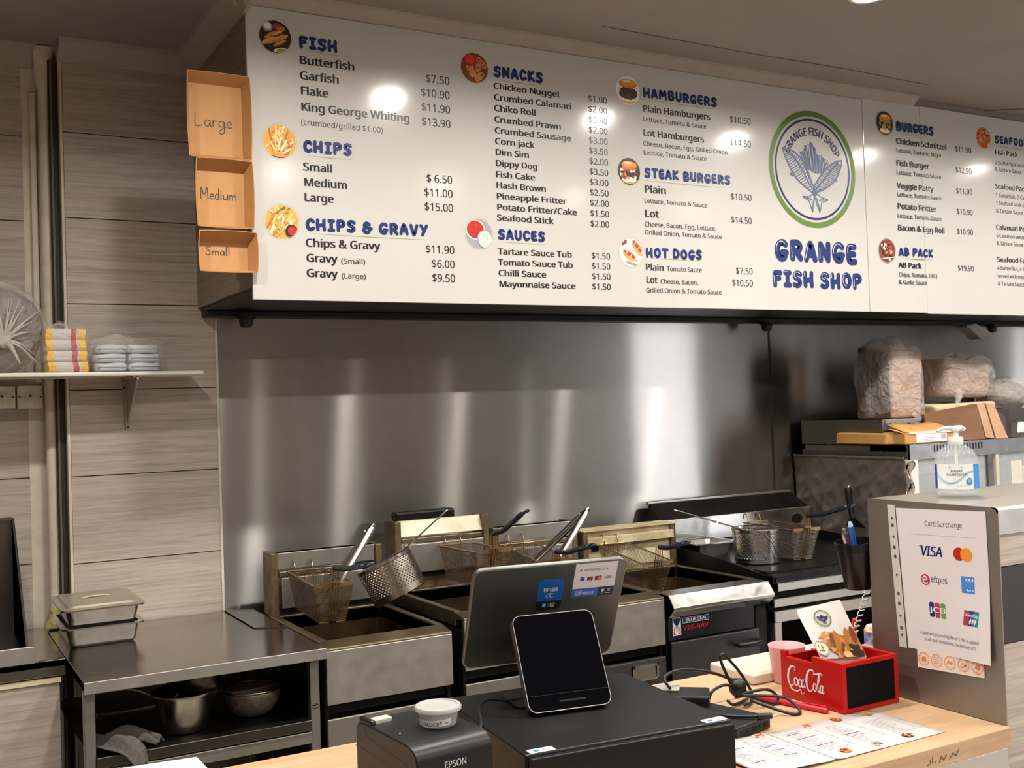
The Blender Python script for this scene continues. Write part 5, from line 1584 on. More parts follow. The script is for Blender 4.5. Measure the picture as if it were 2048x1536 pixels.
# ------------------------------------------------------------------ long steel tongs
def tongs(label, hinge, tip_a, tip_b, w=0.011):
    H_ = Vector(hinge)
    t = thing('tongs', label, 'tongs', hinge, group='long steel tongs')
    for k, tip in enumerate((tip_a, tip_b)):
        d = Vector(tip) - H_
        n = d.normalized()
        view = Vector((0.49, 0.871, 0))
        s = n.cross(view).normalized()
        up = s.cross(n).normalized()
        m = MB()
        prof = [(-w, 0), (-w * .55, -.003), (-w * .2, -.0012), (w * .2, -.0012), (w * .55, -.003), (w, 0), (w * .55, -.0042), (w * .2, -.0026), (-w * .2, -.0026), (-w * .55, -.0042)]
        secs = [(0.0, .75, .006), (.06, 1.0, .010), (.5, 1.0, .012), (.80, .8, .006), (.9, .35, 0)]
        vs, fs = [], []
        for q, sc, bow in secs:
            c = d * q + up * (bow if k else -bow)
            for u, v in prof:
                vs.append(c + s * u * sc + up * v * sc)
        for i in range(len(secs) - 1):
            for j in range(10):
                fs.append((i * 10 + j, i * 10 + (j + 1) % 10, (i + 1) * 10 + (j + 1) % 10, (i + 1) * 10 + j))
        fs.append(tuple(range(9, -1, -1)))
        m.add(vs, fs)
        # scalloped tip
        pts = []
        for i in range(9):
            a = -PI / 2 + PI * i / 8
            q = (0.94 + 0.06 * math.cos(a))
            rr = w * 1.25 * (1 + 0.18 * (i % 2))
            pts.append(d * q + s * rr * math.sin(a) + up * (0.004 * math.cos(a)))
        c = d * 0.88
        m.add([c - s * w * .4, c + s * w * .4] + pts[::-1], [tuple(range(11))])
        m.tube([d * .86, d * .92], w * .3, 6)
        part('arm', m, M_STEEL_BRIGHT, t, smooth=45)
    d = ((Vector(tip_a) + Vector(tip_b)) / 2 - H_).normalized()
    s = d.cross(Vector((0.49, 0.871, 0))).normalized()
    m = MB().tube([-d * 0.012, d * 0.012], 0.0085, 10)
    m.tube([d * .022 - s * .014, d * .022 + s * .014], 0.0035, 8)
    part('hinge', m, M_STEEL_BRIGHT, t)
    return t


tongs('long steel tongs leaning in the first fry basket beside the perforated pot', (1.206, 3.02, 1.186), (1.034, 3.0, 0.955), (1.060, 3.09, 0.98))
tongs('long steel tongs leaning in the basket behind the till screen', (1.962, 3.01, 1.176), (1.79, 2.99, 0.985), (1.782, 3.12, 0.985))

# small steel pan on the griddle corner
O = (2.70, 3.31, 0.93)
t = thing('steel_pan', 'small shallow steel pan on the back left corner of the griddle', 'pan', O)
def gn_pan(t, O, x0, x1, y0, y1, z0, z1, rim=0.014, tp=0.012, M=None, lid=False):
    M = M or M_STEEL_BRIGHT
    m = MB(O)
    top = rrect(x1 - x0, y1 - y0, 0.022, 5, (x0 + x1) / 2, (y0 + y1) / 2)
    mid = rrect(x1 - x0 - 2 * rim, y1 - y0 - 2 * rim, 0.02, 5, (x0 + x1) / 2, (y0 + y1) / 2)
    bot = rrect(x1 - x0 - 2 * rim - 2 * tp, y1 - y0 - 2 * rim - 2 * tp, 0.02, 5, (x0 + x1) / 2, (y0 + y1) / 2)
    rings = [[(x, y, z1 - .004) for x, y in top], [(x, y, z1) for x, y in top], [(x, y, z1) for x, y in mid], [(x, y, z1 - .006) for x, y in mid], [(x, y, z0 + .008) for x, y in bot],
             [((x - (x0 + x1) / 2) * .94 + (x0 + x1) / 2, (y - (y0 + y1) / 2) * .94 + (y0 + y1) / 2, z0) for x, y in bot]]
    n = len(top)
    for a, b in zip(rings, rings[1:]):
        m.add(a + b, [(i, (i + 1) % n, n + (i + 1) % n, n + i) for i in range(n)])
    m.add(rings[-1], [tuple(range(n))])
    return m
part('pan_body', gn_pan(t, O, 2.60, 2.80, 3.22, 3.40, 0.931, 0.985), M_STEEL_BRIGHT, t, smooth=40)


# ------------------------------------------------------------------ steel bench and what stands on it
M_BENCH = steel_mat('polished_bench_steel', (168, 164, 158), 0.17, 0.2, (1, 0, 0), (5, 5, 5), 0.25, (128, 120, 110))
O = (0.66, 3.15, 0)
bench = thing('steel_bench', 'stainless steel bench with open shelves, left of the fryers', 'bench', O)
m = MB(O)
m.box(0.36, 0.972, 2.79, 3.53, 0.878, 0.90)
part('bench_top', m, M_BENCH, bench, bev=0.002)
m = MB(O).box(0.3595, 0.9725, 2.786, 2.7895, 0.872, 0.901)
part('front_edge', m, M_STEEL, bench, bev=0.0015)
m = MB(O).hexa([(0.885, 3.18, .9005), (0.968, 3.13, .9005), (0.968, 3.50, .9005), (0.885, 3.52, .9005), (0.885, 3.18, .9035), (0.968, 3.13, .9035), (0.968, 3.50, .9035), (0.885, 3.52, .9035)])
part('filler_plate', m, M_BENCH, bench)
for lx in (0.362, 0.932):
    for ly in (2.815, 3.44):
        m = MB(O).box(lx, lx + 0.026, ly, ly + 0.026, 0.0, 0.872)
        part('leg', m, M_STEEL_DULL, bench, bev=0.002)
for sz in (0.705, 0.26):
    m = MB(O)
    m.box(0.372, 0.95, 2.83, 3.46, sz, sz + 0.006)
    m.box(0.388, 0.932, 2.806, 2.832, sz - 0.022, sz + 0.006)
    part('shelf_panel', m, steel_mat('dark_shelf_steel', (112, 108, 102), 0.3, 0.2, (1, 0, 0), (4, 4, 4), 0.4, (70, 62, 54)) if sz > .5 else M_STEEL_DULL, bench, bev=0.002)
    m = MB(O).box(0.388, 0.932, 2.812, 2.834, sz - 0.058, sz - 0.026)
    part('shelf_rail', m, M_STEEL_DULL, bench, bev=0.003)
m = MB(O).box(0.952, 0.956, 2.86, 3.46, 0.2, 0.868)
part('side_sheet', m, M_BLACKMETAL, bench)
m = MB(O)
fn = lambda u, v: (u, 2.8146, v)
m.stroke([(.934, .745), (.939, .749), (.943, .744), (.947, .750), (.953, .747)], .0012, fn, n=6)
m.stroke([(.936, .740), (.944, .738), (.954, .741)], .0010, fn, n=6)
part('scuff_mark', m, M_INK, bench)

# second worktop on the tiled half wall, further left
m = MB()
m.box(-2.0, 0.345, 3.135, 3.63, 0, 0.842, 1)
for r in range(3):
    for c, (a, b) in enumerate(((-1.4, -0.8), (-0.8, -0.2), (-0.2, 0.345))):
        m.box(a + .0016, b - .0016, 3.127, 3.14, 0.03 + r * .27, 0.03 + (r + 1) * .27 - .003, 0)
m.box(-2.0, 0.347, 3.122, 3.14, 0.838, 0.852, 2)
struct('wall_low', m, [M_TILE, M_GROUT, mat('cream_mortar', (214, 198, 160), 0.8, noise=0.2, nscale=20)])
m = MB()
m.box(-1.6, 0.358, 3.118, 3.63, 0.88, 0.90)
m.box(-1.6, 0.358, 3.118, 3.126, 0.856, 0.90)
tag(part('worktop', m, M_BENCH, bev=0.002), 'steel worktop at far left running back from the bench to the wall', 'worktop')

# sloping-sided steel drip tray at the left edge of the photo
O = (0.0, 3.28, 0.9)
t = thing('drip_tray_stand', 'grey steel tray with high back and triangular side, at the far left', 'tray', O)
M_TRAY = steel_mat('grey_tray_steel', (112, 108, 104), 0.34, 0.2, (1, 0, 0), (4, 4, 4), 0.3, (84, 76, 70))
m = MB(O).box(-0.45, 0.262, 3.10, 3.47, 0.912, 0.918)
part('tray_floor', m, M_TRAY, t)
m = MB(O).box(-0.45, 0.262, 3.468, 3.475, 0.912, 1.256)
m.box(-0.45, 0.262, 3.455, 3.475, 1.250, 1.258)
part('back_panel', m, M_TRAY, t)
m = MB(O).prism([(3.47, 0.912), (3.47, 1.256), (3.455, 1.256), (3.10, 0.944), (3.10, 0.912)], lambda u, v, s: (s, u, v), 0.262, 0.268)
part('side_panel', m, M_TRAY, t)
m = MB(O).box(-0.45, 0.282, 3.092, 3.10, 0.902, 0.947)
part('front_lip', m, M_STEEL, t, bev=0.002)

# two stacked gastronorm pans with a lid
O = (0.474, 3.35, 0.90)
t = thing('steel_food_pan', 'lower of two stacked rectangular steel food pans on the bench', 'pan', O, group='stacked food pans')
part('pan_body', gn_pan(t, O, 0.362, 0.583, 3.205, 3.505, 0.901, 0.958, tp=0.007), M_STEEL_BRIGHT, t, smooth=40)
O2 = (0.472, 3.345, 0.958)
t2 = thing('steel_food_pan', 'upper rectangular steel food pan with a dull lid, stacked on another', 'pan', O2, group='stacked food pans')
part('pan_body', gn_pan(t2, O2, 0.360, 0.583, 3.195, 3.490, 0.9585, 1.010, tp=0.008), M_STEEL_BRIGHT, t2, smooth=40)
m = MB(O2)
top = rrect(0.224, 0.297, 0.022, 5, 0.4715, 3.343)
a = [(x, y, 1.0125) for x, y in top]
b = [((x - .4715) * .86 + .4715, (y - 3.343) * .88 + 3.343, 1.0135) for x, y in top]
c = [((x - .4715) * .82 + .4715, (y - 3.343) * .85 + 3.343, 1.019) for x, y in top]
n = len(top)
m.add([(x, y, 1.0102) for x, y in top] + a, [(i, (i + 1) % n, n + (i + 1) % n, n + i) for i in range(n)])
m.add(a + b, [(i, (i + 1) % n, n + (i + 1) % n, n + i) for i in range(n)])
m.add(b + c, [(i, (i + 1) % n, n + (i + 1) % n, n + i) for i in range(n)])
m.add(c, [tuple(range(n))])
lid = part('lid', m, mat('dull_lid_plastic', (168, 159, 140), 0.35, 0.4, noise=0.2, nscale=12), t2, smooth=35, label='dull cream-grey lid')
m = MB(O2)
m.tube(spline([(0.43, 3.34, 1.0195), (0.45, 3.345, 1.0225), (0.49, 3.35, 1.0225), (0.51, 3.355, 1.0195)], 4), 0.0035, 8)
part('lid_grip', m, mat('dull_lid_plastic', (188, 176, 140)), lid)

# pots on the bench shelf
SZ = 0.7115
M_POT = mat('worn_pot_steel', (168, 160, 146), 0.24, 1.0, noise=0.35, nscale=8, second=(96, 86, 72), rnoise=0.1)
O = (0.622, 2.925, SZ)
t = thing('saucepan', 'conical steel saucepan on the bench shelf with another pan sitting in it', 'saucepan', O)
m = MB(O)
m.lathe([(0, SZ), (.050, SZ), (.056, SZ + .004), (.064, SZ + .03), (.079, SZ + .094), (.084, SZ + .100), (.084, SZ + .103), (.077, SZ + .099), (.062, SZ + .03), (.052, SZ + .006), (0, SZ + .005)], O[:2] + (0,), 40)
part('pan_body', m, M_POT, t, smooth=50)
m = MB(O)
m.tube([(0.548, 2.945, SZ + .096), (0.525, 2.975, SZ + .104), (0.42, 3.075, SZ + .128)], [.005, .006, .005], 8)
part('handle', m, M_POT, t)
O = (0.668, 2.955, SZ + .098)
t = thing('saucepan', 'dark saucepan with long handle, tipped on its side in the lower pan', 'saucepan', O)
M4 = (Matrix.Rotation(math.radians(-28), 3, Vector((0.49, 0.871, 0))) @ Matrix.Rotation(math.radians(12), 3, 'X'))
m = MB()
m.lathe([(0, -.034), (.052, -.034), (.060, -.028), (.066, .0), (.068, .044), (.071, .046), (.066, .046), (.062, -.0), (.056, -.026), (0, -.030)], (0, 0, 0), 40, M=M4)
part('pan_body', m, mat('dark_pan_steel', (140, 132, 122), 0.26, 1.0, noise=0.4, nscale=7, rnoise=0.1), t, smooth=50)
m = MB()
m.tube([(-.050, -.03, .010), (-.075, -.035, -.020), (-.16, -.035, -.026), (-.255, -.01, -.032)], [.006, .008, .0095, .009], 10)
m.lathe([(0, -.010), (.0098, -.006), (.0098, .008), (0, .010)], (-.25, -.011, -.032), 12)
part('handle', m, mat('black_handle_steel', (52, 48, 46), 0.3, 0.8), t, smooth=40)
O = (0.812, 2.955, SZ)
t = thing('mesh_strainer', 'round grey mesh strainer bowl on the bench shelf, right of the saucepans', 'strainer', O)
m = MB(O)
prof = [(0.02 + .056 * math.sin(a), SZ + .001 + .072 * (1 - math.cos(a))) for a in [i * PI / 2 / 10 for i in range(11)]]
m.lathe([(0, SZ + .001)] + prof, O[:2] + (0,), 40)
part('mesh_bowl', m, mat('dull_wire_mesh', (126, 116, 104), 0.5, 0.6, noise=0.4, nscale=70, bump=0.6, bscale=220), t, smooth=True, solid=0.0015)
m = MB(O).tube([(O[0] + .077 * math.cos(a), O[1] + .077 * math.sin(a), SZ + .074) for a in [2 * PI * i / 40 for i in range(40)]], .0032, 8, closed=True)
part('rim', m, M_POT, t, smooth=True)
m = MB(O).tube([(O[0] + .075, O[1] + .01, SZ + .074), (O[0] + .088, O[1] + .012, SZ + .078), (O[0] + .085, O[1] + .022, SZ + .074)], .003, 6)
part('lug', m, M_POT, t)

# grey cleaning cloth draped over the shelf edge
M_CLOTH = mat('grey_towelling', (92, 86, 82), 0.95, noise=0.35, nscale=90, bump=0.8, bscale=260)
def cloth_fn(path, width, sag, ph):
    P = spline(path, 6)

    def f(u, v):
        k = u * (len(P) - 1)
        i = min(int(k), len(P) - 2)
        c = P[i].lerp(P[i + 1], k - i)
        d = (P[i + 1] - P[i])
        s = Vector((-d.y, d.x, 0))
        s = s.normalized() if s.length > 1e-6 else Vector((1, 0, 0))
        w = (v - .5) * width * (0.8 + .35 * math.sin(3 * u + ph))
        z = sag * math.cos((v - .5) * PI) + .006 * math.sin(14 * v + 5 * u + ph) + .004 * math.sin(9 * u + 7 * v)
        return c + s * w + Vector((0, 0, max(0.0, z)))
    return f
m = MB()
m.grid(26, 14, cloth_fn([(.405, 2.92, SZ + .004), (.415, 2.875, SZ + .012), (.455, 2.815, SZ + .016), (.478, 2.788, SZ + .000), (.492, 2.776, SZ - .05)], .075, .020, .3))
o = part('cleaning_cloth', m, M_CLOTH, None, smooth=True, solid=0.004, subsurf=1)
m2 = MB()
m2.grid(22, 12, cloth_fn([(.425, 2.90, SZ + .008), (.465, 2.885, SZ + .022), (.505, 2.850, SZ + .018), (.540, 2.812, SZ + .004)], .066, .018, 1.4))
part('cloth_fold', m2, M_CLOTH, o, smooth=True, solid=0.004, subsurf=1)
tag(o, 'crumpled grey cloth draped over the front of the bench shelf', 'cloth')

# ------------------------------------------------------------------ wall shelf with bags and packs
O = (0.3, 3.44, 1.66)
t = thing('wall_shelf', 'thin white wall shelf on a metal bracket, left of the splashback', 'shelf', O)
m = MB(O).box(-0.8, 0.797, 3.335, 3.538, 1.662, 1.674)
part('shelf_board', m, M_WHITE, t, bev=0.004)
for bx in (0.604,):
    m = MB(O)
    m.prism([(bx - .015, 1.661), (bx + .015, 1.661), (bx + .006, 1.500), (bx - .006, 1.500)], lambda u, v, s: (u, s, v), 3.530, 3.538)
    m.prism([(3.535, 1.661), (3.345, 1.661), (3.345, 1.650), (3.535, 1.515)], lambda u, v, s: (s, u, v), bx - .003, bx + .003)
    m.box(bx - .014, bx + .014, 3.345, 3.535, 1.655, 1.6615)
    b = part('bracket', m, mat('galvanised_bracket', (170, 160, 146), 0.45, 0.4, noise=0.2, nscale=20), t, bev=0.001)
    for zz, xx in ((1.636, .008), (1.632, -.008), (1.508, 0)):
        m = MB(O).lathe([(0, -.003), (.003, -.002), (.0035, 0)], (bx + xx, 3.5295, zz), 10, M=Matrix.Rotation(math.radians(90), 3, 'X').inverted())
        part('screw', m, M_INK, b)

FILM = bpy.data.materials.new('clear_plastic_film')
FILM.use_nodes = True
_nt = FILM.node_tree
_b = _nt.nodes['Principled BSDF']
_b.inputs['Base Color'].default_value = (0.85, 0.83, 0.81, 1)
_b.inputs['Roughness'].default_value = 0.09
_b.inputs['Alpha'].default_value = 0.16
_b.inputs['Specular IOR Level'].default_value = 0.9
_tc = _nt.nodes.new('ShaderNodeTexCoord')
_nz = _nt.nodes.new('ShaderNodeTexNoise')
_nz.inputs['Scale'].default_value = 24
_nz.inputs['Detail'].default_value = 3
_nz.inputs['Distortion'].default_value = 1.2
_nt.links.new(_tc.outputs['Object'], _nz.inputs['Vector'])
_bp = _nt.nodes.new('ShaderNodeBump')
_bp.inputs['Strength'].default_value = 0.9
_bp.inputs['Distance'].default_value = 0.03
_nt.links.new(_nz.outputs['Fac'], _bp.inputs['Height'])
_nt.links.new(_bp.outputs[0], _b.inputs['Normal'])
FILM_CLOUDY = FILM.copy()
FILM_CLOUDY.name = 'cloudy_plastic_film'
FILM_CLOUDY.node_tree.nodes['Principled BSDF'].inputs['Alpha'].default_value = 0.27


def wrap(name, mb_off, x0, x1, y0, y1, z0, z1, bulge=0.012, seed=1, peak=0.0, mat_=None, parent=None):
    """loose crinkled film around a block"""
    g = random.Random(seed)
    ph = [g.uniform(0, 6.28) for _ in range(8)]
    cx, cy, cz = (x0 + x1) / 2, (y0 + y1) / 2, (z0 + z1) / 2
    hx, hy, hz = (x1 - x0) / 2 + bulge, (y1 - y0) / 2 + bulge, (z1 - z0) / 2 + bulge
    m = MB(mb_off)
    nu, nv = 44, 22

    def f(u, v):
        a, b = 2 * PI * u, PI * (v - .5)
        d = Vector((math.cos(b) * math.cos(a), math.cos(b) * math.sin(a), math.sin(b)))
        e = 0.28
        s = (abs(d.x) ** (2 / e) + abs(d.y) ** (2 / e) + abs(d.z) ** (2 / e)) ** (-e / 2)
        p = Vector((d.x * s * hx, d.y * s * hy, d.z * s * hz))
        w = .35 * bulge * (math.sin(5 * a + ph[0] + 4 * b) + math.sin(9 * a + ph[1]) * .6 + math.sin(7 * b + ph[2] + 2 * a))
        p += d * w
        if d.z > 0:
            p.z += peak * max(0, 1 - 3.0 * abs(d.x + .2)) * d.z
        p.z = max(p.z, -(z1 - z0) / 2 + 0.0006)
        return (cx + p.x, cy + p.y, cz + p.z)
    m.grid(nu, nv, f)
    return part(name, m, mat_ or FILM, parent, smooth=True)


# tied bag with brown goods
O = (0.245, 3.44, 1.675)
t = thing('tied_plastic_bag', 'large clear plastic bag tied in a white knot, brown goods inside, far left of shelf', 'bag', O)
m = MB(O)
def lump(cx, cy, cz, rx, ry, rz, amp, seed):
    g = random.Random(seed)
    ph = [g.uniform(0, 6.28) for _ in range(6)]
    def f(u, v):
        a, b = 2 * PI * u, PI * (v - .5)
        d = Vector((math.cos(b) * math.cos(a), math.cos(b) * math.sin(a), math.sin(b)))
        r = 1 + amp * (math.sin(3 * a + ph[0] + 2 * b) + .6 * math.sin(5 * b + ph[1] + a) + .5 * math.sin(7 * a + ph[2]))
        p = Vector((cx + d.x * rx * r, cy + d.y * ry * r, cz + d.z * rz * r))
        p.z = max(p.z, 1.6755)
        return p
    return f
m.grid(40, 20, lump(.25, 3.455, 1.80, .108, .070, .122, .03, 2))
part('brown_goods', m, mat('brown_paper_goods', (120, 92, 78), 0.7, noise=0.35, nscale=8), t, smooth=True)
m = MB(O)
m.grid(48, 24, lump(.25, 3.45, 1.803, .124, .084, .134, .035, 5))
part('bag_film', m, FILM_CLOUDY, t, smooth=True)
m = MB(O)
kx, ky, kz = .245, 3.365, 1.765
m.grid(16, 10, lambda u, v: Vector((kx, ky, kz)) + Vector((.022 * math.cos(6.283 * u) * math.cos(PI * (v - .5)), .016 * math.sin(6.283 * u) * math.cos(PI * (v - .5)), .017 * math.sin(PI * (v - .5)))) * (1 + .2 * math.sin(19 * u + 7 * v)))
for k, (ex, ez, bw) in enumerate(((.115, .095, .006), (.09, -.035, .006), (-.09, .10, .007), (.055, .13, .005), (-.11, .02, .006), (.045, -.065, .012), (-.05, -.05, .007), (.02, .12, .005), (-.05, .12, .006), (.105, .03, .005), (.11, -.07, .005), (-.10, -.06, .005), (.07, .115, .005), (.10, .065, .006), (.03, .13, .004), (-.08, .12, .006), (-.10, .06, .006), (.09, -.055, .006), (-.07, -.07, .006), (-.02, .13, .005))):
    m.tube(spline([(kx, ky, kz), (kx + ex * .4, ky - .006, kz + ez * .4 + .01), (kx + ex * .9, ky + .03 if k != 5 else ky - .01, kz + ez)], 4), [bw * (1.0 - .105 * i) for i in range(9)], 6)
part('knot', m, mat('white_film_knot', (214, 206, 198), 0.35, alpha=0.6), t, smooth=True, label='white twisted knot')

# striped packs in clear film, four high
M_YEL = mat('pack_yellow', (240, 190, 20), 0.5)
M_REDS = mat('pack_red', (190, 50, 44), 0.5)
M_PAPER = mat('white_paper', (208, 204, 198), 0.7, noise=0.04, nscale=30)
pos = ['bottom', 'second from bottom', 'third from bottom', 'top']
for i in range(4):
    z0 = 1.6755 + i * 0.0312
    O = (.41, 3.40, z0)
    t = thing('striped_paper_pack', 'yellow, white and red striped paper pack, %s of four on the shelf' % pos[i], 'pack', O, group='striped packs on the shelf')
    dx = (.003, .0, -.002, -.002)[i]
    for nm, a, b, mm in (('yellow_stripe', .356, .374, M_YEL), ('white_panel', .374, .423, M_PAPER), ('red_stripe', .423, .438, M_REDS), ('pale_stripe', .438, .445, M_PAPER), ('yellow_stripe', .445, .463, M_YEL)):
        m = MB(O)
        n = 8
        vs = []
        for yy in (3.352, 3.46):
            for k in range(n + 1):
                s = k / n
                vs.append((a + dx + .0015 * math.sin(3 * i + 6 * s), yy - .006 * math.sin(PI * s), z0 + .0302 * s + .0006 * math.sin(5 * s + i)))
            for k in range(n, -1, -1):
                s = k / n
                vs.append((b + dx + .0015 * math.sin(3 * i + 6 * s), yy - .006 * math.sin(PI * s), z0 + .0302 * s + .0006 * math.sin(5 * s + i)))
        q = 2 * n + 2
        m.add(vs, [tuple(range(q)), tuple(range(2 * q - 1, q - 1, -1))] + [(k, q + k, q + (k + 1) % q, (k + 1) % q) for k in range(q)])
        part(nm, m, mm, t)
o = wrap('plastic_wrap', (0, 0, 0), .352, .466, 3.350, 3.464, 1.6745, 1.802, .010, 3, .012)
tag(o, 'clear plastic wrap around the yellow and red striped packs', 'wrap')

# napkin packs, two columns of three
rows = ['bottom', 'middle', 'top']
for c in range(2):
    for i in range(3):
        z0 = 1.6755 + i * 0.0268
        x0 = .486 + c * .096 + (.003 if i == 2 else 0) * (1 - 2 * c)
        O = (x0 + .045, 3.40, z0)
        t = thing('napkin_pack', 'flat pale blue-white pack, %s of the %s column on the shelf' % (rows[i], ('left', 'right')[c]), 'pack', O, group='pale flat packs on the shelf')
        m = MB(O)
        k = random.Random(c * 7 + i)
        def f(u, v, x0=x0, z0=z0, k=c * 3 + i):
            a, b = 2 * PI * u, PI * (v - .5)
            d = Vector((math.cos(b) * math.cos(a), math.cos(b) * math.sin(a), math.sin(b)))
            e = .3
            s = (abs(d.x) ** (2 / e) + abs(d.y) ** (2 / e) + abs(d.z) ** (2 / e)) ** (-e / 2)
            return (x0 + .046 + d.x * s * .0455, 3.405 + d.y * s * .052, z0 + .0132 + d.z * s * .0128 + .0012 * math.sin(4 * d.x * s + k) * (1 if d.z > 0 else 0))
        m.grid(32, 14, f)
        part('pack_body', m, mat('pale_blue_tissue', (206, 212, 216), 0.55, noise=0.12, nscale=40, bump=0.3, bscale=60), t, smooth=True)
        m = MB(O).box(x0 + .004, x0 + .088, 3.3515, 3.353, z0 + .011, z0 + .0135)
        part('fold_line', m, mat('tissue_fold_shadow', (120, 124, 134), 0.7), t)
o = wrap('plastic_wrap', (0, 0, 0), .484, .676, 3.352, 3.462, 1.6745, 1.762, .010, 8, .018, FILM)
tag(o, 'clear plastic wrap around the six pale blue-white packs', 'wrap')

# pipe, conduit and outlets in the corner
O = (.393, 3.60, 0.9)
t = thing('drain_pipe', 'vertical cream pipe in the corner left of the tiled pier', 'pipe', O)
m = MB(O).cyl((.391, 3.602, .902), (.391, 3.602, 2.69), .0180, 24)
part('pipe_run', m, M_CREAMPAINT, t, smooth=40)
m = MB(O).lathe([(.0182, 2.56), (.026, 2.60), (.028, 2.66), (.028, 2.695)], (.391, 3.602, 0), 24)
part('pipe_collar', m, M_CREAMPAINT, t, smooth=40)
m = MB(O).lathe([(.034, .902), (.030, .918), (.0235, .94), (.0182, .965)], (.391, 3.602, 0), 24)
part('sealant', m, mat('yellowed_sealant', (206, 186, 128), 0.7, noise=0.7, nscale=40, second=(90, 70, 40)), t, smooth=True)
m = MB().box(.3515, .369, 3.625, 3.644, 1.655, 2.56)
tag(part('cable_conduit', m, M_CREAMPAINT, bev=0.002), 'narrow cream cable duct running up the wall beside the pipe', 'conduit')
for k, (x0, x1, lb) in enumerate(((.297, .371, 'square cream switch plate with a stained round button, nearer the pipe'), (.217, .2925, 'square cream switch plate at the photo left edge, under the shelf'))):
    O = ((x0 + x1) / 2, 3.63, 1.612)
    t = thing('switch_plate', lb, 'switch', O, group='switch plates under the shelf')
    m = MB(O).box(x0, x1, 3.618, 3.6445, 1.574 + .003 * k, 1.647)
    part('plate', m, mat('aged_switch_plastic', (222, 212, 194), 0.45, noise=0.25, nscale=26), t, bev=0.004)
    cx = (x0 + x1) / 2
    R90 = Matrix.Rotation(math.radians(90), 3, 'X')
    m = MB(O).lathe([(.0, .006), (.006, .006), (.010, .003), (.016, .0025), (.017, .0)], (cx, 3.618, 1.611), 24, M=R90)
    part('dial', m, mat('aged_switch_plastic', (222, 212, 194)), t, smooth=40)
    m = MB(O).lathe([(.0, .002), (.0035, .0015), (.004, 0)], (cx, 3.612, 1.614), 14, M=R90)
    part('button', m, mat('dark_button', (92, 66, 56), 0.5), t)
    for sx in (-1, 1):
        m = MB(O).lathe([(.0, .0012), (.0028, .001), (.003, 0)], (cx + sx * .030, 3.618, 1.611), 12, M=R90)
        part('screw', m, M_INK, t)


# ------------------------------------------------------------------ the counter
def wood_mat(name, a, b, c):
    m = bpy.data.materials.new(name)
    m.use_nodes = True
    nt = m.node_tree
    bs = nt.nodes['Principled BSDF']
    tc = nt.nodes.new('ShaderNodeTexCoord')
    mp = nt.nodes.new('ShaderNodeMapping')
    mp.inputs['Scale'].default_value = (1.0, 16.0, 16.0)
    nt.links.new(tc.outputs['Object'], mp.inputs[0])
    n1 = nt.nodes.new('ShaderNodeTexNoise')
    n1.inputs['Scale'].default_value = 3.0
    n1.inputs['Detail'].default_value = 7
    n1.inputs['Distortion'].default_value = 0.8
    nt.links.new(mp.outputs[0], n1.inputs['Vector'])
    r = nt.nodes.new('ShaderNodeValToRGB')
    r.color_ramp.elements[0].position = 0.3
    r.color_ramp.elements[0].color = lin(a)
    r.color_ramp.elements[1].position = 0.75
    r.color_ramp.elements[1].color = lin(c)
    r.color_ramp.elements.new(0.52).color = lin(b)
    nt.links.new(n1.outputs['Fac'], r.inputs[0])
    nt.links.new(r.outputs[0], bs.inputs['Base Color'])
    bs.inputs['Roughness'].default_value = 0.38
    return m


M_OAK = wood_mat('oak_laminate', (176, 141, 108), (187, 153, 119), (196, 165, 133))
CZ = 0.88
O = (0.8, 1.7, 0)
t = thing('counter', 'oak laminate serving counter with the till and menus on it', 'counter', O)
m = MB(O)
m.box(-1.0, 1.851, 1.366, 2.03, 0.842, CZ)
m.box(1.851, 2.9, 1.705, 2.03, 0.842, CZ)
part('counter_top', m, M_OAK, t, bev=0.0015)
m = MB(O).box(-1.0, 1.847, 1.40, 1.985, 0.06, 0.842)
part('counter_base', m, M_TILE, t)
m = MB(O).box(-1.0, 2.88, 1.985, 1.992, 0.06, 0.842)  # unseen white panel, added to bounce light onto the steel fronts
part('bounce_panel', m, M_WHITE, t)
m = MB(O).box(-1.0, 1.849, 1.371, 1.40, 0.798, 0.8415)
part('front_strip', m, M_STEEL_BRIGHT, t, bev=0.002)
m = MB(O)
fn = lambda u, v: (u, 1.3655, v)
for P in ([(1.620, .853), (1.620, .861)], [(1.626, .854), (1.626, .864)], [(1.633, .853), (1.633, .856)], [(1.644, .852), (1.650, .862), (1.656, .854), (1.664, .862)], [(1.672, .853), (1.682, .862), (1.690, .856), (1.698, .866)], [(1.612, .852), (1.616, .853)]):
    m.stroke(P, .0011, fn, n=6)
part('scratch_mark', m, mat('dark_scratch', (112, 88, 64), 0.8), t)

# raised half wall with its steel end panel, right of the till
m = MB()
HX, HY0, HY1 = 1.853, 1.383, 1.698
m.box(HX, 3.4, HY0 + .003, HY1, 0, 1.296, 1)
for z0, z1, mi in ((0.0, .76, 0), (.762, 1.036, 0), (1.038, 1.186, 2), (1.188, 1.249, 0)):
    m.box(HX, 3.4, HY0 - .006, HY0 + .004, z0, z1, mi)
struct('wall_counter', m, [M_TILE_LIGHT, M_GROUT, mat('dark_band_tile', (52, 46, 44), 0.4, noise=0.2, nscale=6)])
O = (1.85, 1.54, 1.3)
t = thing('wall_capping', 'stainless steel cap over the raised half wall, folded down its end', 'capping', O)
m = MB(O)
m.prism([(HY0 - .008, 1.250), (HY0 - .008, 1.298), (HY0 - .003, 1.303), (HY1 + .002, 1.303), (HY1 + .002, 1.25), (HY1, 1.25), (HY1, 1.2985), (HY0 - .003, 1.2985), (HY0 - .0065, 1.295), (HY0 - .0065, 1.25)],
        lambda u, v, s: (s, u, v), HX - .001, 3.4)
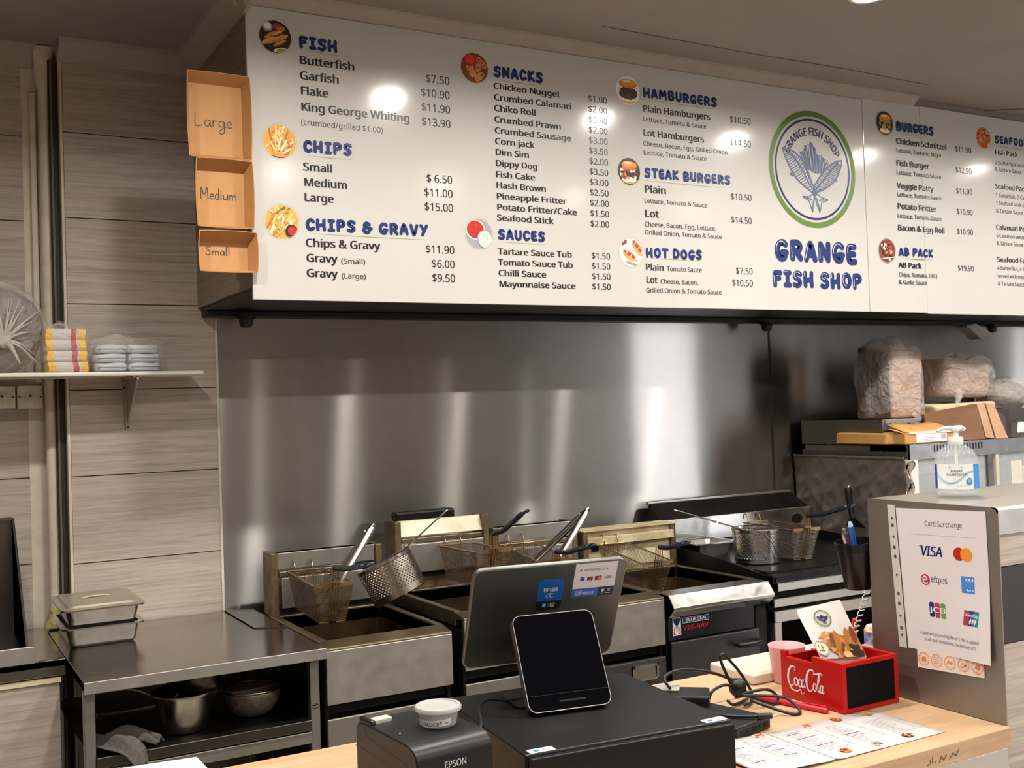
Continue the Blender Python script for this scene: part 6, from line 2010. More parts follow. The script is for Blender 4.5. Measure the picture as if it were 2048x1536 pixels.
part('cap_sheet', m, steel_mat('counter_cap_steel', (184, 178, 168), 0.3, 0.5, (1, 0, 0), (2, 20, 2), 0.2, (150, 140, 128)), t)
m = MB(O)
P = [(HY0 - .009, CZ + .001), (HY1 + .003, CZ + .001), (HY1 + .003, 1.303), (HY0 + .012, 1.303), (HY0 - .002, 1.299), (HY0 - .009, 1.288)]
m.prism(P, lambda u, v, s: (s, u, v), 1.8500, 1.8525)
part('end_sheet', m, steel_mat('end_panel_steel', (156, 150, 142), 0.46, 0.5, (0, 0, 1), (2, 2, 30), 0.2, (140, 128, 116)), t)

# card surcharge notice in a punched sleeve
XS = 1.8495
O = (XS, 1.52, 1.14)
t = thing('notice', 'printed Card Surcharge notice in a punched plastic sleeve on the steel end panel', 'notice', O)
TL, TR, BL, BR = (1.622, 1.287), (1.401, 1.294), (1.603, .992), (1.396, .994)


def pg(s, v, lift=0.0):                # s 0..1 left to right, v 0..1 bottom to top
    y = (BL[0] + (BR[0] - BL[0]) * s) * (1 - v) + (TL[0] + (TR[0] - TL[0]) * s) * v
    z = (BL[1] + (BR[1] - BL[1]) * s) * (1 - v) + (TL[1] + (TR[1] - TL[1]) * s) * v
    curl = .010 * max(0, s - .5) * max(0, .5 - v) * 4
    return (XS - .0006 - curl - lift, y, z)
m = MB(O).grid(10, 12, lambda u, v: pg(u, v))
page = part('page', m, mat('notice_paper', (214, 206, 206), 0.4), t, solid=0.0004)
m = MB(O)
q = lambda u, v: (XS - .0005, 1.6455 - .0205 * v + (-.018 * (1 - u)), .990 + .303 * u)
m.grid(8, 1, q)
part('punched_strip', m, mat('sleeve_strip', (196, 190, 182), 0.35), t)
for k, (u, r) in enumerate(((.905, .0026), (.855, .0036), (.775, .0026), (.70, .0036), (.635, .0036), (.505, .0026), (.375, .0036), (.305, .0036), (.22, .0026), (.135, .0036), (.085, .0026))):
    c = q(u, .5)
    m = MB(O).disc(lambda a, b: (XS - .0009, c[1] + a, c[2] + b), 0, 0, r, r * 1.15, 16)
    part('punched_hole', m, mat('hole_shadow', (74, 66, 62), 0.7), t)
# print on the page: u metres from the left edge, v metres up from the bottom edge (page 210 x 297)
PN = lambda lift: (lambda u, v: pg(u / .214, v / .297, .0004 + lift))
INKS = [mat('notice_grey_ink', (74, 70, 72), 0.5), M_INK_BLUE, FOODC['red'], mat('print_orange', (222, 140, 52), 0.4), mat('print_maroon', (170, 52, 82), 0.4), mat('print_sky_blue', (72, 128, 200), 0.4),
        FOODC['white'], mat('print_grass_green', (92, 150, 70), 0.4), mat('print_teal', (40, 130, 140), 0.4), mat('print_navy_blue', (44, 62, 124), 0.4)]
m = MB(O)
text(m, 'Card Surcharge', PN(0), .070, .262, .0108, .090, bold=.004, mi=0)
m.flat([(.030, .2435), (.190, .2435), (.190, .2438), (.030, .2438)], PN(0), 0)
text(m, 'VISA', PN(0), .053, .200, .0205, .054, bold=.03, mi=1, slant=.2)
m.flat([(.050, .2205), (.058, .2205), (.060, .213), (.056, .218)], PN(.0001), 1)
m.disc(PN(0), .148, .2095, .0135, n=32, mi=2)
m.disc(PN(.0002), .1655, .2095, .0135, n=32, mi=3)
m.disc(PN(.0003), .1568, .2095, .0055, .0105, n=24, mi=3)
m.disc(PN(0), .061, .150, .0115, n=28, mi=4)
m.stroke([(.056, .1495), (.065, .1515), (.0635, .156), (.058, .157), (.055, .151), (.056, .145), (.060, .142), (.066, .144)], .0014, PN(.0002), 6)
text(m, 'eftpos', PN(0), .0745, .1465, .0125, .041, bold=.012, mi=9)
m.flat([(.149, .133), (.180, .133), (.180, .166), (.149, .166)], PN(0), 5)
text(m, 'AM', PN(.0002), .1575, .1515, .0105, .021, bold=.02, mi=6)
text(m, 'EX', PN(.0002), .1605, .1375, .0105, .017, bold=.02, mi=6)
for k, mi in enumerate((1, 4, 7)):
    m.flat(rrect(.0125, .031, .004, 4, .0715 + k * .0142, .0895), PN(0), mi)
text(m, 'JCB', PN(.0002), .0665, .0845, .0105, .040, bold=.02, mi=6)
for k, (w0, mi) in enumerate(((.0, 4), (.012, 9), (.024, 8))):
    m.flat([(.148 + w0, .069), (.148 + w0 + (.014 if k < 2 else .012), .069), (.153 + w0 + (.014 if k < 2 else .012), .099), (.153 + w0, .099)], PN(.00005 * k), mi)
text(m, 'UnionPay', PN(.0003), .153, .087, .0065, .032, bold=.02, mi=6, slant=.15)
for k in range(3):
    m.stroke([(.165 + k * .006, .074), (.168 + k * .006, .082)], .0016, PN(.0003), 6, n=6)
    m.stroke([(.164 + k * .006, .078), (.169 + k * .006, .0785)], .0008, PN(.0003), 6, n=6)
text(m, 'A payment processing fee of  1.5%  is applied', PN(0), .036, .035, .0066, .150, bold=.004, mi=0)
text(m, 'to all card transactions. Fee includes GST', PN(0), .046, .0225, .0066, .132, bold=.004, mi=0)
part('print', m, INKS, page)
# strip of round orange stickers below it
O = (XS, 1.5, .975)
m = MB(O)
sk = lambda lift: (lambda u, v: (XS - .0012 - lift - .012 * max(0, u - .14) * (1 if v < .02 else .5), 1.580 - u, .955 + v + .055 * u))
m.grid(6, 1, lambda u, v: sk(0)(u * .162, v * .040))
t = tag(part('sticker_strip', m, mat('cream_label', (222, 208, 194), 0.5), None, solid=.0004), 'strip of five round orange stamps under the card notice', 'sticker')
m = MB(O)
OR = [mat('orange_stamp', (222, 120, 66), 0.5), mat('cream_label', (222, 208, 194))]
for k in range(5):
    u = .0165 + k * .0325
    m.ring(sk(.0005), u, .0195, .0125, .0138, 28, 0)
    m.ring(sk(.0005), u, .0195, .0100, .0104, 28, 0)
    if k in (0, 4):
        m.flat([(u - .006, .017), (u - .004, .023), (u, .0255), (u + .003, .023), (u + .005, .0255), (u + .0065, .018), (u + .004, .0135), (u, .0155), (u - .004, .0145)], sk(.0006), 0)
    elif k == 1:
        for j in range(4):
            m.stroke([(u - .006, .014 + j * .004), (u + .006, .0145 + j * .004)], .0006, sk(.0006), 0, n=5)
    elif k == 2:
        m.stroke([(u - .006, .016), (u - .003, .024), (u + .002, .017), (u + .005, .023)], .0009, sk(.0006), 0, n=5)
        m.stroke([(u - .007, .0195), (u + .007, .0205)], .0006, sk(.0006), 0, n=5)
    else:
        m.stroke([(u - .006, .0175), (u - .004, .0145), (u + .001, .0155), (u + .003, .020), (u + .0055, .016), (u + .004, .024)], .0010, sk(.0006), 0, n=5)
        m.stroke([(u - .003, .0205), (u - .002, .0235)], .0008, sk(.0006), 0, n=5)
part('stamp', m, OR, t, label='orange round stamps')

# hand sanitiser on the cap
bx, by, bz = 2.006, 1.588, 1.3035
O = (bx, by, bz)
t = thing('hand_sanitiser', 'clear pump bottle of hand sanitiser on the steel cap', 'bottle', O)
M_CLEAR = mat('clear_bottle_plastic', (214, 220, 222), 0.05, alpha=0.24, spec=0.9)
m = MB()
m.lathe([(0, .003), (.030, .001), (.041, .003), (.0455, .012), (.0460, .060), (.0455, .078), (.042, .090), (.034, .101), (.022, .110), (.0145, .114), (.0140, .122)], n=48)
part('bottle_body', m, M_CLEAR, t, smooth=60)
m = MB()
m.lathe([(0, .0045), (.029, .003), (.0395, .0045), (.0440, .013), (.0445, .058), (.0440, .068), (0, .068)], n=40)
part('gel', m, mat('clear_gel', (206, 216, 220), 0.05, alpha=0.30, spec=0.6), t, smooth=60)
th0 = math.atan2(-by, -bx)             # faces the customer
def lab(lift):
    return lambda a, v: ((.0464 + lift) * math.cos(th0 + a), (.0464 + lift) * math.sin(th0 + a), v)
m = MB()
def patch(a0, a1, v0, v1, mi, lift, n=14):
    f = lab(lift)
    m.grid(n, 1, lambda u, v: f(a0 + (a1 - a0) * u, v0 + (v1 - v0) * v), mi)
patch(-1.25, 1.25, .018, .072, 0, 0)
patch(-1.25, -1.02, .018, .072, 1, .0003, 3)
patch(.80, 1.25, .018, .072, 2, .0003, 6)
def curve_band(f0, w, mi, lift):
    f = lab(lift)
    m.grid(24, 1, lambda u, v: f(-1.0 + 1.78 * u, f0(u) + w * (v - .5)), mi)
curve_band(lambda u: .052 - .022 * math.sin(PI * min(1, u * 1.2)) + .004 * u, .004, 3, .0003)
curve_band(lambda u: .046 - .020 * math.sin(PI * min(1, u * 1.15)) + .010 * u, .0025, 3, .0003)
TXT = lambda a, v: lab(.0005)(a, v)
text(m, 'HAND', TXT, -.26, .0555, .0046, .50, bold=.02, mi=4)
text(m, 'SANITISER', TXT, -.46, .0475, .0046, .92, bold=.02, mi=4)
m.flat([(-.34, .0625), (.24, .0625), (.24, .0633), (-.34, .0633)], TXT, 5)
m.flat([(-.34, .0677), (.24, .0677), (.24, .0685), (-.34, .0685)], TXT, 5)
m.flat([(-.34, .0625), (-.33, .0625), (-.33, .068), (-.34, .068)], TXT, 5)
m.flat([(.23, .0625), (.24, .0625), (.24, .068), (.23, .068)], TXT, 5)
m.flat([(-.30, .064), (.20, .064), (.20, .0665), (-.30, .0665)], TXT, 3)
f = lab(.0006)
m.add([f(.56 + .16 * math.cos(2 * PI * i / 24), .035 + .0078 * math.sin(2 * PI * i / 24)) for i in range(24)], [tuple(range(24))], 2)
f2 = lab(.0009)
for k in range(3):
    m.add([f2(.48, .0315 + k * .003), f2(.64, .0315 + k * .003), f2(.64, .0325 + k * .003), f2(.48, .0325 + k * .003)], [(0, 1, 2, 3)], 0)
m.add([f(-.45, .0255), f(.05, .0255), f(.05, .0268), f(-.45, .0268)], [(0, 1, 2, 3)], 3)
m.add([f(.10, .0255), f(.44, .0255), f(.44, .0268), f(.10, .0268)], [(0, 1, 2, 3)], 3)
part('label', m, [mat('label_white', (226, 226, 222), 0.4), mat('label_indigo', (52, 62, 150), 0.4), mat('label_blue', (40, 130, 206), 0.4), mat('label_pale_blue', (168, 198, 224), 0.4), mat('label_grey_ink', (70, 84, 120), 0.4), mat('label_line', (120, 150, 196), 0.4)], t, label='white and blue label')
m = MB()
m.lathe([(.0150, .112), (.0160, .114), (.0160, .128), (.0145, .1295), (.0070, .130), (.0065, .142), (.0095, .1425), (.0100, .149), (.006, .152), (0, .1525)], n=28)
nz = spline([(.004, -.002, .146), (-.012, .005, .1495), (-.028, .014, .1475), (-.036, .018, .143)], 4)
m.tube(nz, [.0055 - .0002 * i for i in range(len(nz))], 10)
m.tube([(0, 0, .147), (.012, -.008, .1485), (.018, -.011, .145)], [.0075, .006, .004], 10)
m.cyl((0, 0, .112), (0, 0, .010), .0035, 10)
part('pump', m, mat('pump_white_plastic', (226, 220, 210), 0.4), t, smooth=50)

# ------------------------------------------------------------------ red napkin box and what is in it
M_COKE = mat('red_painted_wood', (178, 10, 16), 0.32, noise=0.06, nscale=8)
bx0, bx1, by0, by1 = 1.657, 1.818, 1.606, 1.787
O = (bx0, by0, CZ)
t = thing('drinks_box', 'red wooden table caddy with white script lettering and a chalkboard end', 'box', O)
zt = .983
m = MB(O)
m.prism([(by0, CZ + .001), (by1, CZ + .001), (by1, zt - .002), (by1 - .016, zt - .002), (by1 - .016, zt - .014), (by0 + .088, zt - .014), (by0 + .088, zt), (by0, zt)], lambda u, v, s: (s, u, v), bx0, bx0 + .010)
part('left_side', m, M_COKE, t, bev=0.0012)
m = MB(O).box(bx1 - .010, bx1, by0, by1, CZ + .001, zt)
part('right_side', m, [M_COKE], t, bev=0.0012)
m = MB(O).box(bx0 + .010, bx1 - .010, by1 - .010, by1, CZ + .001, zt - .014)
part('back_side', m, M_COKE, t)
m = MB(O).box(bx0 + .010, bx1 - .010, by0 + .096, by0 + .102, CZ + .008, zt - .020)
part('divider', m, mat('bare_box_wood', (150, 92, 70), 0.6), t)
m = MB(O).box(bx0 + .010, bx1 - .010, by0 + .010, by1 - .010, CZ + .001, CZ + .008)
part('bottom', m, mat('bare_box_wood', (150, 92, 70)), t)
m = MB(O)
b = .0085
for a0, a1, c0, c1 in ((bx0 + .0098, bx1 - .0098, CZ + .001, CZ + .001 + b), (bx0 + .0098, bx1 - .0098, zt - b, zt)):
    m.box(a0, a1, by0, by0 + .010, c0, c1)
m.box(bx0 + .0098, bx1 - .0098, by0 + .005, by0 + .010, CZ + .002, zt - .001)
part('front_frame', m, M_COKE, t)
m = MB(O).box(bx0 + .009, bx1 - .009, by0 + .0025, by0 + .005, CZ + .0095, zt - .0085)
part('chalkboard', m, mat('chalkboard_black', (10, 10, 10), 0.7, spec=0.15), t, label='black chalkboard panel')
# white script lettering
SCRIPT = [
    ([(.20, .80), (.235, .88), (.20, .97), (.13, .95), (.06, .75), (.03, .42), (.06, .14), (.13, .06), (.20, .20)], [.4, .6, .9, 1.3, 1.6, 1.7, 1.3, .9, .4]),
    ([(.255, .46), (.215, .44), (.20, .26), (.235, .12), (.275, .18), (.285, .36), (.255, .46), (.30, .42)], [.7, 1.1, 1.2, .9, 1.1, 1.1, .7, .4]),
    ([(.375, .40), (.345, .46), (.315, .32), (.325, .14), (.36, .12), (.39, .22)], [.8, .9, 1.3, 1.2, .7, .4]),
    ([(.455, .40), (.43, .46), (.40, .36), (.40, .16), (.43, .12), (.46, .30), (.47, .46), (.46, .20), (.475, .12), (.50, .20)], [.7, .8, 1.2, 1.2, .7, .8, 1.2, 1.2, .8, .4]),
    ([(.505, .40), (.525, .42)], [.9, .9]),
    ([(.70, .82), (.735, .92), (.70, 1.02), (.62, 1.0), (.555, .78), (.53, .42), (.56, .12), (.63, .04), (.70, .20)], [.4, .6, .9, 1.2, 1.6, 1.7, 1.3, .9, .4]),
    ([(.72, 1.0), (.76, .88), (.83, .92), (.90, .98), (.935, .90), (.97, .96)], [.4, .7, .9, .7, .5, .3]),
    ([(.755, .44), (.72, .42), (.705, .24), (.735, .10), (.775, .18), (.78, .36), (.755, .44), (.80, .40)], [.7, 1.1, 1.2, .9, 1.1, 1.1, .7, .4]),
    ([(.81, .20), (.86, .60), (.885, .82), (.865, .90), (.84, .70), (.825, .30), (.84, .11), (.87, .20)], [.4, .6, .8, .8, 1.1, 1.2, .9, .4]),
    ([(.935, .38), (.91, .43), (.885, .32), (.885, .14), (.91, .10), (.94, .28), (.95, .42), (.94, .18), (.955, .09), (.985, .18)], [.7, .8, 1.1, 1.1, .7, .8, 1.1, 1.1, .8, .4]),
    ([(.06, .16), (.12, -.08), (.26, -.12), (.36, -.02), (.40, -.20), (.46, -.10)], [1.0, 1.0, .8, .9, .5, .3]),
]
m = MB(O)
fn = lambda u, v: (bx0 - .0005, 1.768 - u * .110, .907 + v * .0465)
sc = .046
for P, W in SCRIPT:
    L = spline([(x, y, 0) for x, y in P], 5)
    n = len(L)
    ws = []
    for i in range(n):
        k = i / (n - 1) * (len(W) - 1)
        a = int(min(k, len(W) - 2))
        ws.append(.0021 * (W[a] + (W[a + 1] - W[a]) * (k - a)))
    fn3 = lambda a, b: (bx0 - .0005, 1.768 - a, .907 + b)
    m.stroke([(p.x * .110, p.y * .0465) for p in L], [w * .78 for w in ws], fn3, 0, n=8)
part('script_lettering', m, FOODC['white'], t, label='white script lettering')

# leaflets standing in the box
def leaflet(label, bl, br, tl, tr, printed):
    bl, br, tl, tr = map(Vector, (bl, br, tl, tr))
    O = tuple((bl + br) / 2)
    nrm = (br - bl).cross(tl - bl).normalized()
    if nrm.y > 0:
        nrm = -nrm
    W, Hh = (br - bl).length, (tl - bl).length

    def at(lift):
        return lambda u, v: (bl.lerp(br, u).lerp(tl.lerp(tr, u), v)) + nrm * lift
    m = MB(O).grid(4, 6, lambda u, v: at(0)(u, v) - nrm * .002 * math.sin(PI * u))
    o = part('leaflet', m, mat('leaflet_gloss_paper', (224, 220, 216), 0.3), None, solid=.0005)
    tag(o, label, 'leaflet', 'leaflets in the red box')
    if printed:
        m = MB(O)
        e = lambda u, v: at(.0018)(u / W, v / Hh)
        emblem(m, e, W * .46, Hh * .78, .0175, (0, 1, 2), 1.8, False)
        part('emblem', m, [M_INK_GREEN, M_INK_SLATE, M_INK_NAVY], o, label='small green ring emblem')
        m = MB(O)
        g = random.Random(4)
        lay = [0]
        def blob(u, v, a, b, th, k):
            lay[0] += 1
            f = at(.0019 + .00004 * lay[0])
            pts = []
            for i in range(10):
                q = 2 * PI * i / 10
                x, y = a * math.cos(q) * g.uniform(.85, 1.1), b * math.sin(q) * g.uniform(.85, 1.1)
                uu = min(.99, max(.01, u + (x * math.cos(th) - y * math.sin(th)) / W))
                vv = min(.99, max(.01, v + (x * math.sin(th) + y * math.cos(th)) / Hh))
                pts.append(f(uu, vv))
            m.add(pts, [tuple(range(10))], fi(k))
        blob(.62, .22, .040, .024, -.25, 'amber'); blob(.72, .16, .022, .022, 0, 'brown')
        for i in range(9):
            blob(g.uniform(.25, .55), g.uniform(.36, .5), .013, .003, g.uniform(-.4, .9), g.choice(['bun', 'pale_gold', 'gold']))
        for i in range(26):
            blob(.42 + .045 * (i % 13) + g.uniform(-.02, .02), g.uniform(.08, .42), .006, .018, g.uniform(-.5, -.1), g.choice(['amber', 'gold', 'bun', 'brown', 'gold', 'amber']))
        for i in range(8):
            blob(g.uniform(.75, .95), g.uniform(.05, .2), .010, .006, g.uniform(0, 3), g.choice(['char', 'dark_brown', 'char']))
        blob(.12, .20, .016, .018, 0, 'grey'); blob(.12, .21, .0135, .015, 0, 'cream')
        for i in range(7):
            blob(.12 + g.uniform(-.08, .08), .21 + g.uniform(-.06, .06), .003, .0012, g.uniform(0, 3), 'green')
        blob(.62, .06, .010, .008, 0, 'pale_gold'); blob(.38, .26, .003, .004, 0, 'green')
        part('food_photo', m, FM, o, label='photo of battered fish, chips and a dip')
    return o


leaflet('glossy white leaflet with a fish and chips photo standing in the red box', (1.690, 1.699, .972), (1.779, 1.655, .972), (1.669, 1.745, 1.068), (1.756, 1.700, 1.086), True)
leaflet('plain back leaflet just showing behind the printed one in the red box', (1.702, 1.7025, .960), (1.790, 1.664, .960), (1.685, 1.760, 1.069), (1.765, 1.712, 1.088), False)

# pink cup
O = (1.752, 1.868, CZ)
t = thing('plastic_cup', 'pale pink plastic cup on the counter left of the red box', 'cup', O)
m = MB().lathe([(0, .001), (.030, .001), (.0325, .004), (.0415, .082), (.0425, .083), (.0420, .0845), (.0402, .083), (.031, .006), (0, .005)], n=44)
part('cup_body', m, mat('pink_plastic', (232, 172, 178), 0.35), t, smooth=50)

# red pen
a, b = Vector((1.592, 1.805, .8865)), Vector((1.636, 1.632, .8865))
O = tuple((a + b) / 2)
d = (b - a).normalized()
t = thing('pen', 'red plastic pen lying on the counter in front of the red box', 'pen', O)
m = MB(O).tube([a + d * .012, a + d * .02, a + d * .095], [.0052, .0060, .0060], 14)
part('barrel', m, mat('red_pen_plastic', (196, 34, 52), 0.3), t, smooth=40)
m = MB(O).tube([a + d * .096, b - d * .006, b], [.0063, .0063, .0056], 14)
part('cap', m, mat('red_pen_plastic', (196, 34, 52)), t, smooth=40)
m = MB(O).tube([a, a + d * .012], [.0018, .0050], 12)
part('tip', m, M_STEEL_BRIGHT, t, smooth=40)
m = MB(O).box(-.002, .002, -.001, .001, 0, .001)
m.v = []
m.f = []
m.m = []
m.tube([a + d * .125 + Vector((0, 0, .0075)), b - d * .004 + Vector((0, 0, .0078))], .0016, 8)
part('clip', m, mat('red_pen_plastic', (196, 34, 52)), t)

# white board piece, bottle, pack behind the box
m = MB().box(1.665, 2.02, 1.885, 2.04, CZ + .0005, CZ + .024)
tag(part('white_board', m, mat('cream_laminate', (206, 194, 174), 0.4, noise=0.05, nscale=6), bev=.005, segs=3), 'thick cream laminate slab lying on the back edge of the counter', 'board')
BZ = CZ + .0245
O = (1.855, 1.92, BZ)
t = thing('squeeze_bottle', 'white squeeze bottle with red cap lying behind the red box', 'bottle', O)
a, b = Vector((1.826, 1.972, BZ + .0185)), Vector((1.868, 1.888, BZ + .0185))
d = (b - a).normalized()
m = MB(O).tube([a, a + d * .004, a + d * .07, a + d * .08], [.013, .018, .018, .011], 20)
part('bottle_body', m, M_WHITE, t, smooth=50)
m = MB(O).tube([a + d * .079, a + d * .094, a + d * .10], [.0125, .0115, .006], 18)
part('cap', m, mat('red_cap_plastic', (214, 40, 36), 0.35), t, smooth=50)
O = (2.03, 1.80, CZ)
t = thing('detergent_pack', 'white, orange and blue printed pack behind the red box, near the steel panel', 'pack', O)
m = MB(O)
m.lathe([(0, CZ + .001), (.034, CZ + .001), (.036, CZ + .006), (.036, CZ + .055)], (2.03, 1.845, 0), 26, mi=0)
m.lathe([(.0362, CZ + .055), (.0362, CZ + .085)], (2.03, 1.845, 0), 26, mi=1)
m.lathe([(.036, CZ + .085), (.030, CZ + .096), (0, CZ + .098)], (2.03, 1.845, 0), 26, mi=2)
part('tub_body', m, [mat('pack_white', (214, 210, 214), 0.4), mat('pack_print', (60, 84, 170), 0.4, noise=0.9, nscale=60, second=(214, 206, 190)), mat('pack_top_print', (232, 222, 206), 0.4, noise=1.0, nscale=45, second=(230, 130, 50))], t, smooth=40)
O = (2.0, 1.90, BZ)
t = thing('red_brush_handle', 'red plastic utensil handle standing up behind the red box', 'utensil', O)
m = MB(O).tube(spline([(2.000, 1.905, BZ + .0), (1.992, 1.89, BZ + .05), (1.985, 1.88, BZ + .088)], 4), [.006, .006, .0062, .0064, .0066, .0068, .0068, .0066, .005], 12)
part('handle', m, mat('red_cap_plastic', (214, 40, 36)), t, smooth=50)


# ------------------------------------------------------------------ cash drawer, printer, till screens
a = math.radians(-6.0)
FX, FY = 0.858, 1.509
t = thing('cash_drawer', 'black metal cash drawer under the till screens', 'drawer', (FX, FY, CZ), (0, 0, a))
m = MB().box(0, .398, .014, .402, .004, .0895)
part('body', m, mat('black_powder_coat', (17, 17, 19), 0.42, noise=0.15, nscale=200, spec=0.3), t, bev=.003)
m = MB().box(.004, .394, 0, .0135, .008, .086)
part('drawer_front', m, mat('black_powder_coat', (27, 27, 30)), t, bev=.002)
for sx in (.03, .368):
    for sy in (.04, .36):
        m = MB().cyl((sx, sy, 0), (sx, sy, .005), .012, 12)
        part('foot', m, M_BLACK, t)
M_STK = mat('sticker_white', (226, 224, 222), 0.4)
for k, (sx, sy, rz) in enumerate(((.010, .016, 0), (.347, .016, 4))):
    m = MB()
    f = lambda lift: (lambda u, v: (sx + u * math.cos(math.radians(rz)) - v * math.sin(math.radians(rz)), sy + v * math.cos(math.radians(rz)) + u * math.sin(math.radians(rz)), .0895 + lift))
    m.flat(rrect(.046, .020, .003, 4, .023, .010), f(.0006), 0)
    m.flat([(.009, .005), (.019, .005), (.019, .015), (.009, .015)], f(.0008), 1)
    m.flat(rrect(.010, .010, .0025, 3, .033, .010), f(.0008), 2)
    m.flat(rrect(.0075, .0075, .002, 3, .033, .010), f(.0010), 0)
    m.flat(rrect(.003, .003, .0006, 3, .033, .010), f(.0012), 2)
    part('sticker', m, [M_STK, mat('sticker_blue', (62, 102, 186), 0.4), M_INK], t, label='small white sticker with a blue square and a square symbol')

# receipt printer
t = thing('receipt_printer', 'black receipt printer on the counter beside the cash drawer', 'printer', (.660, 1.504, CZ), (0, 0, math.radians(6)))
M_PRN = mat('printer_black', (26, 25, 25), 0.38, noise=0.2, nscale=120, spec=0.4)
W = .139
m = MB()
prof = [(0, .002), (0, .117), (.0015, .124), (.006, .131), (.013, .136), (.024, .1395), (.045, .141), (.165, .143), (.19, .141), (.197, .132), (.199, .12), (.199, .002)]
m.prism(prof, lambda u, v, s: (s, u, v), 0, W)
part('body', m, M_PRN, t, bev=.0025, smooth=30)
m = MB()
fs = lambda u, v: (-.0005, u, v)
m.stroke([(.003, .112), (.012, .106), (.030, .106), (.038, .110), (.16, .122), (.166, .135)], .0007, fs, n=5)
m.stroke([(.0, .088), (.20, .101)], .0007, fs, n=5)
m.stroke([(.186, .112), (.186, .128), (.176, .127)], .0009, fs, n=5)
m.stroke([(.004, .1015), (.004, .100)], .0006, fs, n=5)
part('side_seam', m, M_INK, t)
m = MB().box(.001, W - .001, -.0006, .001, .1165, .1180)
part('cover_seam', m, M_DARKVOID, t)
m = MB().box(.012, .044, .152, .172, .1405, .149)
part('open_lever', m, mat('lever_grey', (176, 174, 160), 0.4), t, bev=.002)
m = MB()
m.box(.002, .012, .148, .192, .136, .150)
part('lever_cheek', m, M_PRN, t, bev=.004)
m = MB().lathe([(0, .0006), (.0018, .0004), (.002, 0)], (.020, .085, .1415), 10)
part('status_light', m, mat('led_blue', (170, 190, 250), 0.3), t)
m = MB()
text(m, 'EPSON', lambda u, v: (u, -.0009, v), .048, .1010, .0105, .041, bold=.012)
part('maker_lettering', m, mat('lettering_grey', (186, 186, 186), 0.4), t, label='grey maker lettering')

# sauce tub on the printer
O = (.742, 1.598, CZ + .1425)
t = thing('sauce_tub', 'small clear plastic sauce tub with lid and handwritten price label, on the printer', 'tub', O, (0, 0, 0))
M_TUB = mat('cloudy_tub_plastic', (196, 194, 194), 0.2, alpha=0.5)
m = MB().lathe([(0, .0005), (.028, .0005), (.0295, .003), (.0340, .026), (.0345, .0265), (.0330, .026), (.0285, .004), (0, .002)], n=44)
part('tub_body', m, M_TUB, t, smooth=50)
m = MB().lathe([(.0342, .0235), (.0378, .0245), (.0384, .0285), (.0365, .0315), (.0315, .0320), (.0300, .0300), (0, .0300)], n=48)
part('lid', m, mat('white_clear_lid', (186, 184, 182), 0.25, alpha=0.75), t, smooth=50)
th0 = math.atan2(-O[1], -O[0]) - .22
m = MB()
fl = lambda lift: (lambda q, v: ((.0298 + .0045 * v / .023 + lift) * math.cos(th0 + q), (.0298 + .0045 * v / .023 + lift) * math.sin(th0 + q), v))
m.grid(16, 1, lambda u, v: fl(.0004)(-1.15 + 2.0 * u, .0025 + .011 * v + .006 * max(0, u - .45)))
text(m, 'TO SAUCE', fl(.0008), -1.02, .0046, .0062, 1.28, bold=.004, mi=1)
for k, P in enumerate(([(.02, .8), (-.02, .6), (.03, .4), (-.02, .2)], [(0, .9), (.0, .1)], [(.10, .8), (.10, .1)], [(.16, .15), (.165, .12)], [(.22, .8), (.20, .5), (.25, .4), (.21, .1)], [(.31, .6), (.28, .3), (.31, .1), (.34, .4), (.31, .6)], [(.02, .5), (.06, .55)])):
    m.stroke([(.32 + x * 1.2, .0078 + y * .0062) for x, y in P], .0006, lambda q, v: fl(.0009)(q, v), 1, n=6)
part('price_label', m, [M_STK, M_INK], t, label='white paper label strip')

# till: silver staff screen (its back to us) and the black customer screen
E1 = Vector((.984, -.178, 0)).normalized()
BK = Vector((.178, .984, 0)).normalized()
def screen_frame(bl, lean, h):
    bl = Vector(bl)
    up = (BK * lean + Vector((0, 0, h)))
    L = up.length
    up.normalize()
    n = E1.cross(up).normalized()      # faces the customer
    if n.y > 0:
        n = -n
    return bl, up, n, L
bl, up, nn, Ls = screen_frame((.945, 1.919, 1.015), -.106, .210)
O = tuple(bl + E1 * .16 + Vector((0, 0, -.045)))
t = thing('till_screen', 'silver-backed till screen facing the staff, with payment stickers on its back', 'screen', O)
WS = .320
SF = lambda lift: (lambda u, v: bl + E1 * u + up * v + nn * lift)
m = MB(O)
out = rrect(WS, Ls, .021, 8, WS / 2, Ls / 2)
m.prism(out, lambda u, v, s: bl + E1 * u + up * v + nn * s, -.012, 0)
part('housing', m, mat('silver_shell', (112, 114, 110), 0.36, 0.85), t, bev=.004, segs=3, smooth=40)
m = MB(O)
m.prism(rrect(WS - .008, Ls - .008, .018, 8, WS / 2, Ls / 2), lambda u, v, s: bl + E1 * u + up * v + nn * s, -.0135, -.0120)
part('display_glass', m, M_BLACK, t)
m = MB(O)
tp = rrect(.053, .0735, .012, 8, .163, .165)
m.flat(tp, SF(.0006), 0)
m.flat([p for p in rrect(.053, .0735, .012, 8, .163, .165) if p[1] < .152] + [(.1895, .150), (.1365, .150)][::1] if False else
       ([p for p in tp if p[1] < .150 and p[0] < .163][::1] + [p for p in tp if p[1] < .150 and p[0] >= .163] + [(.1895, .150), (.1365, .150)]), SF(.0008), 1)
text(m, 'TAP HERE', SF(.0009), .1475, .172, .0085, .031, bold=.022, mi=2)
for r in (.0018, .0032, .0046):
    m.stroke([(.160 + r * math.cos(q), .1625 + r * math.sin(q)) for q in [-.8 + .2 * i for i in range(9)]], .0004, SF(.0009), 2, n=4)
m.stroke([(.163 + .0085 * math.cos(q), .1625 + .0055 * math.sin(q)) for q in [.6 + .25 * i for i in range(21)]], .0004, SF(.0009), 2, n=4)
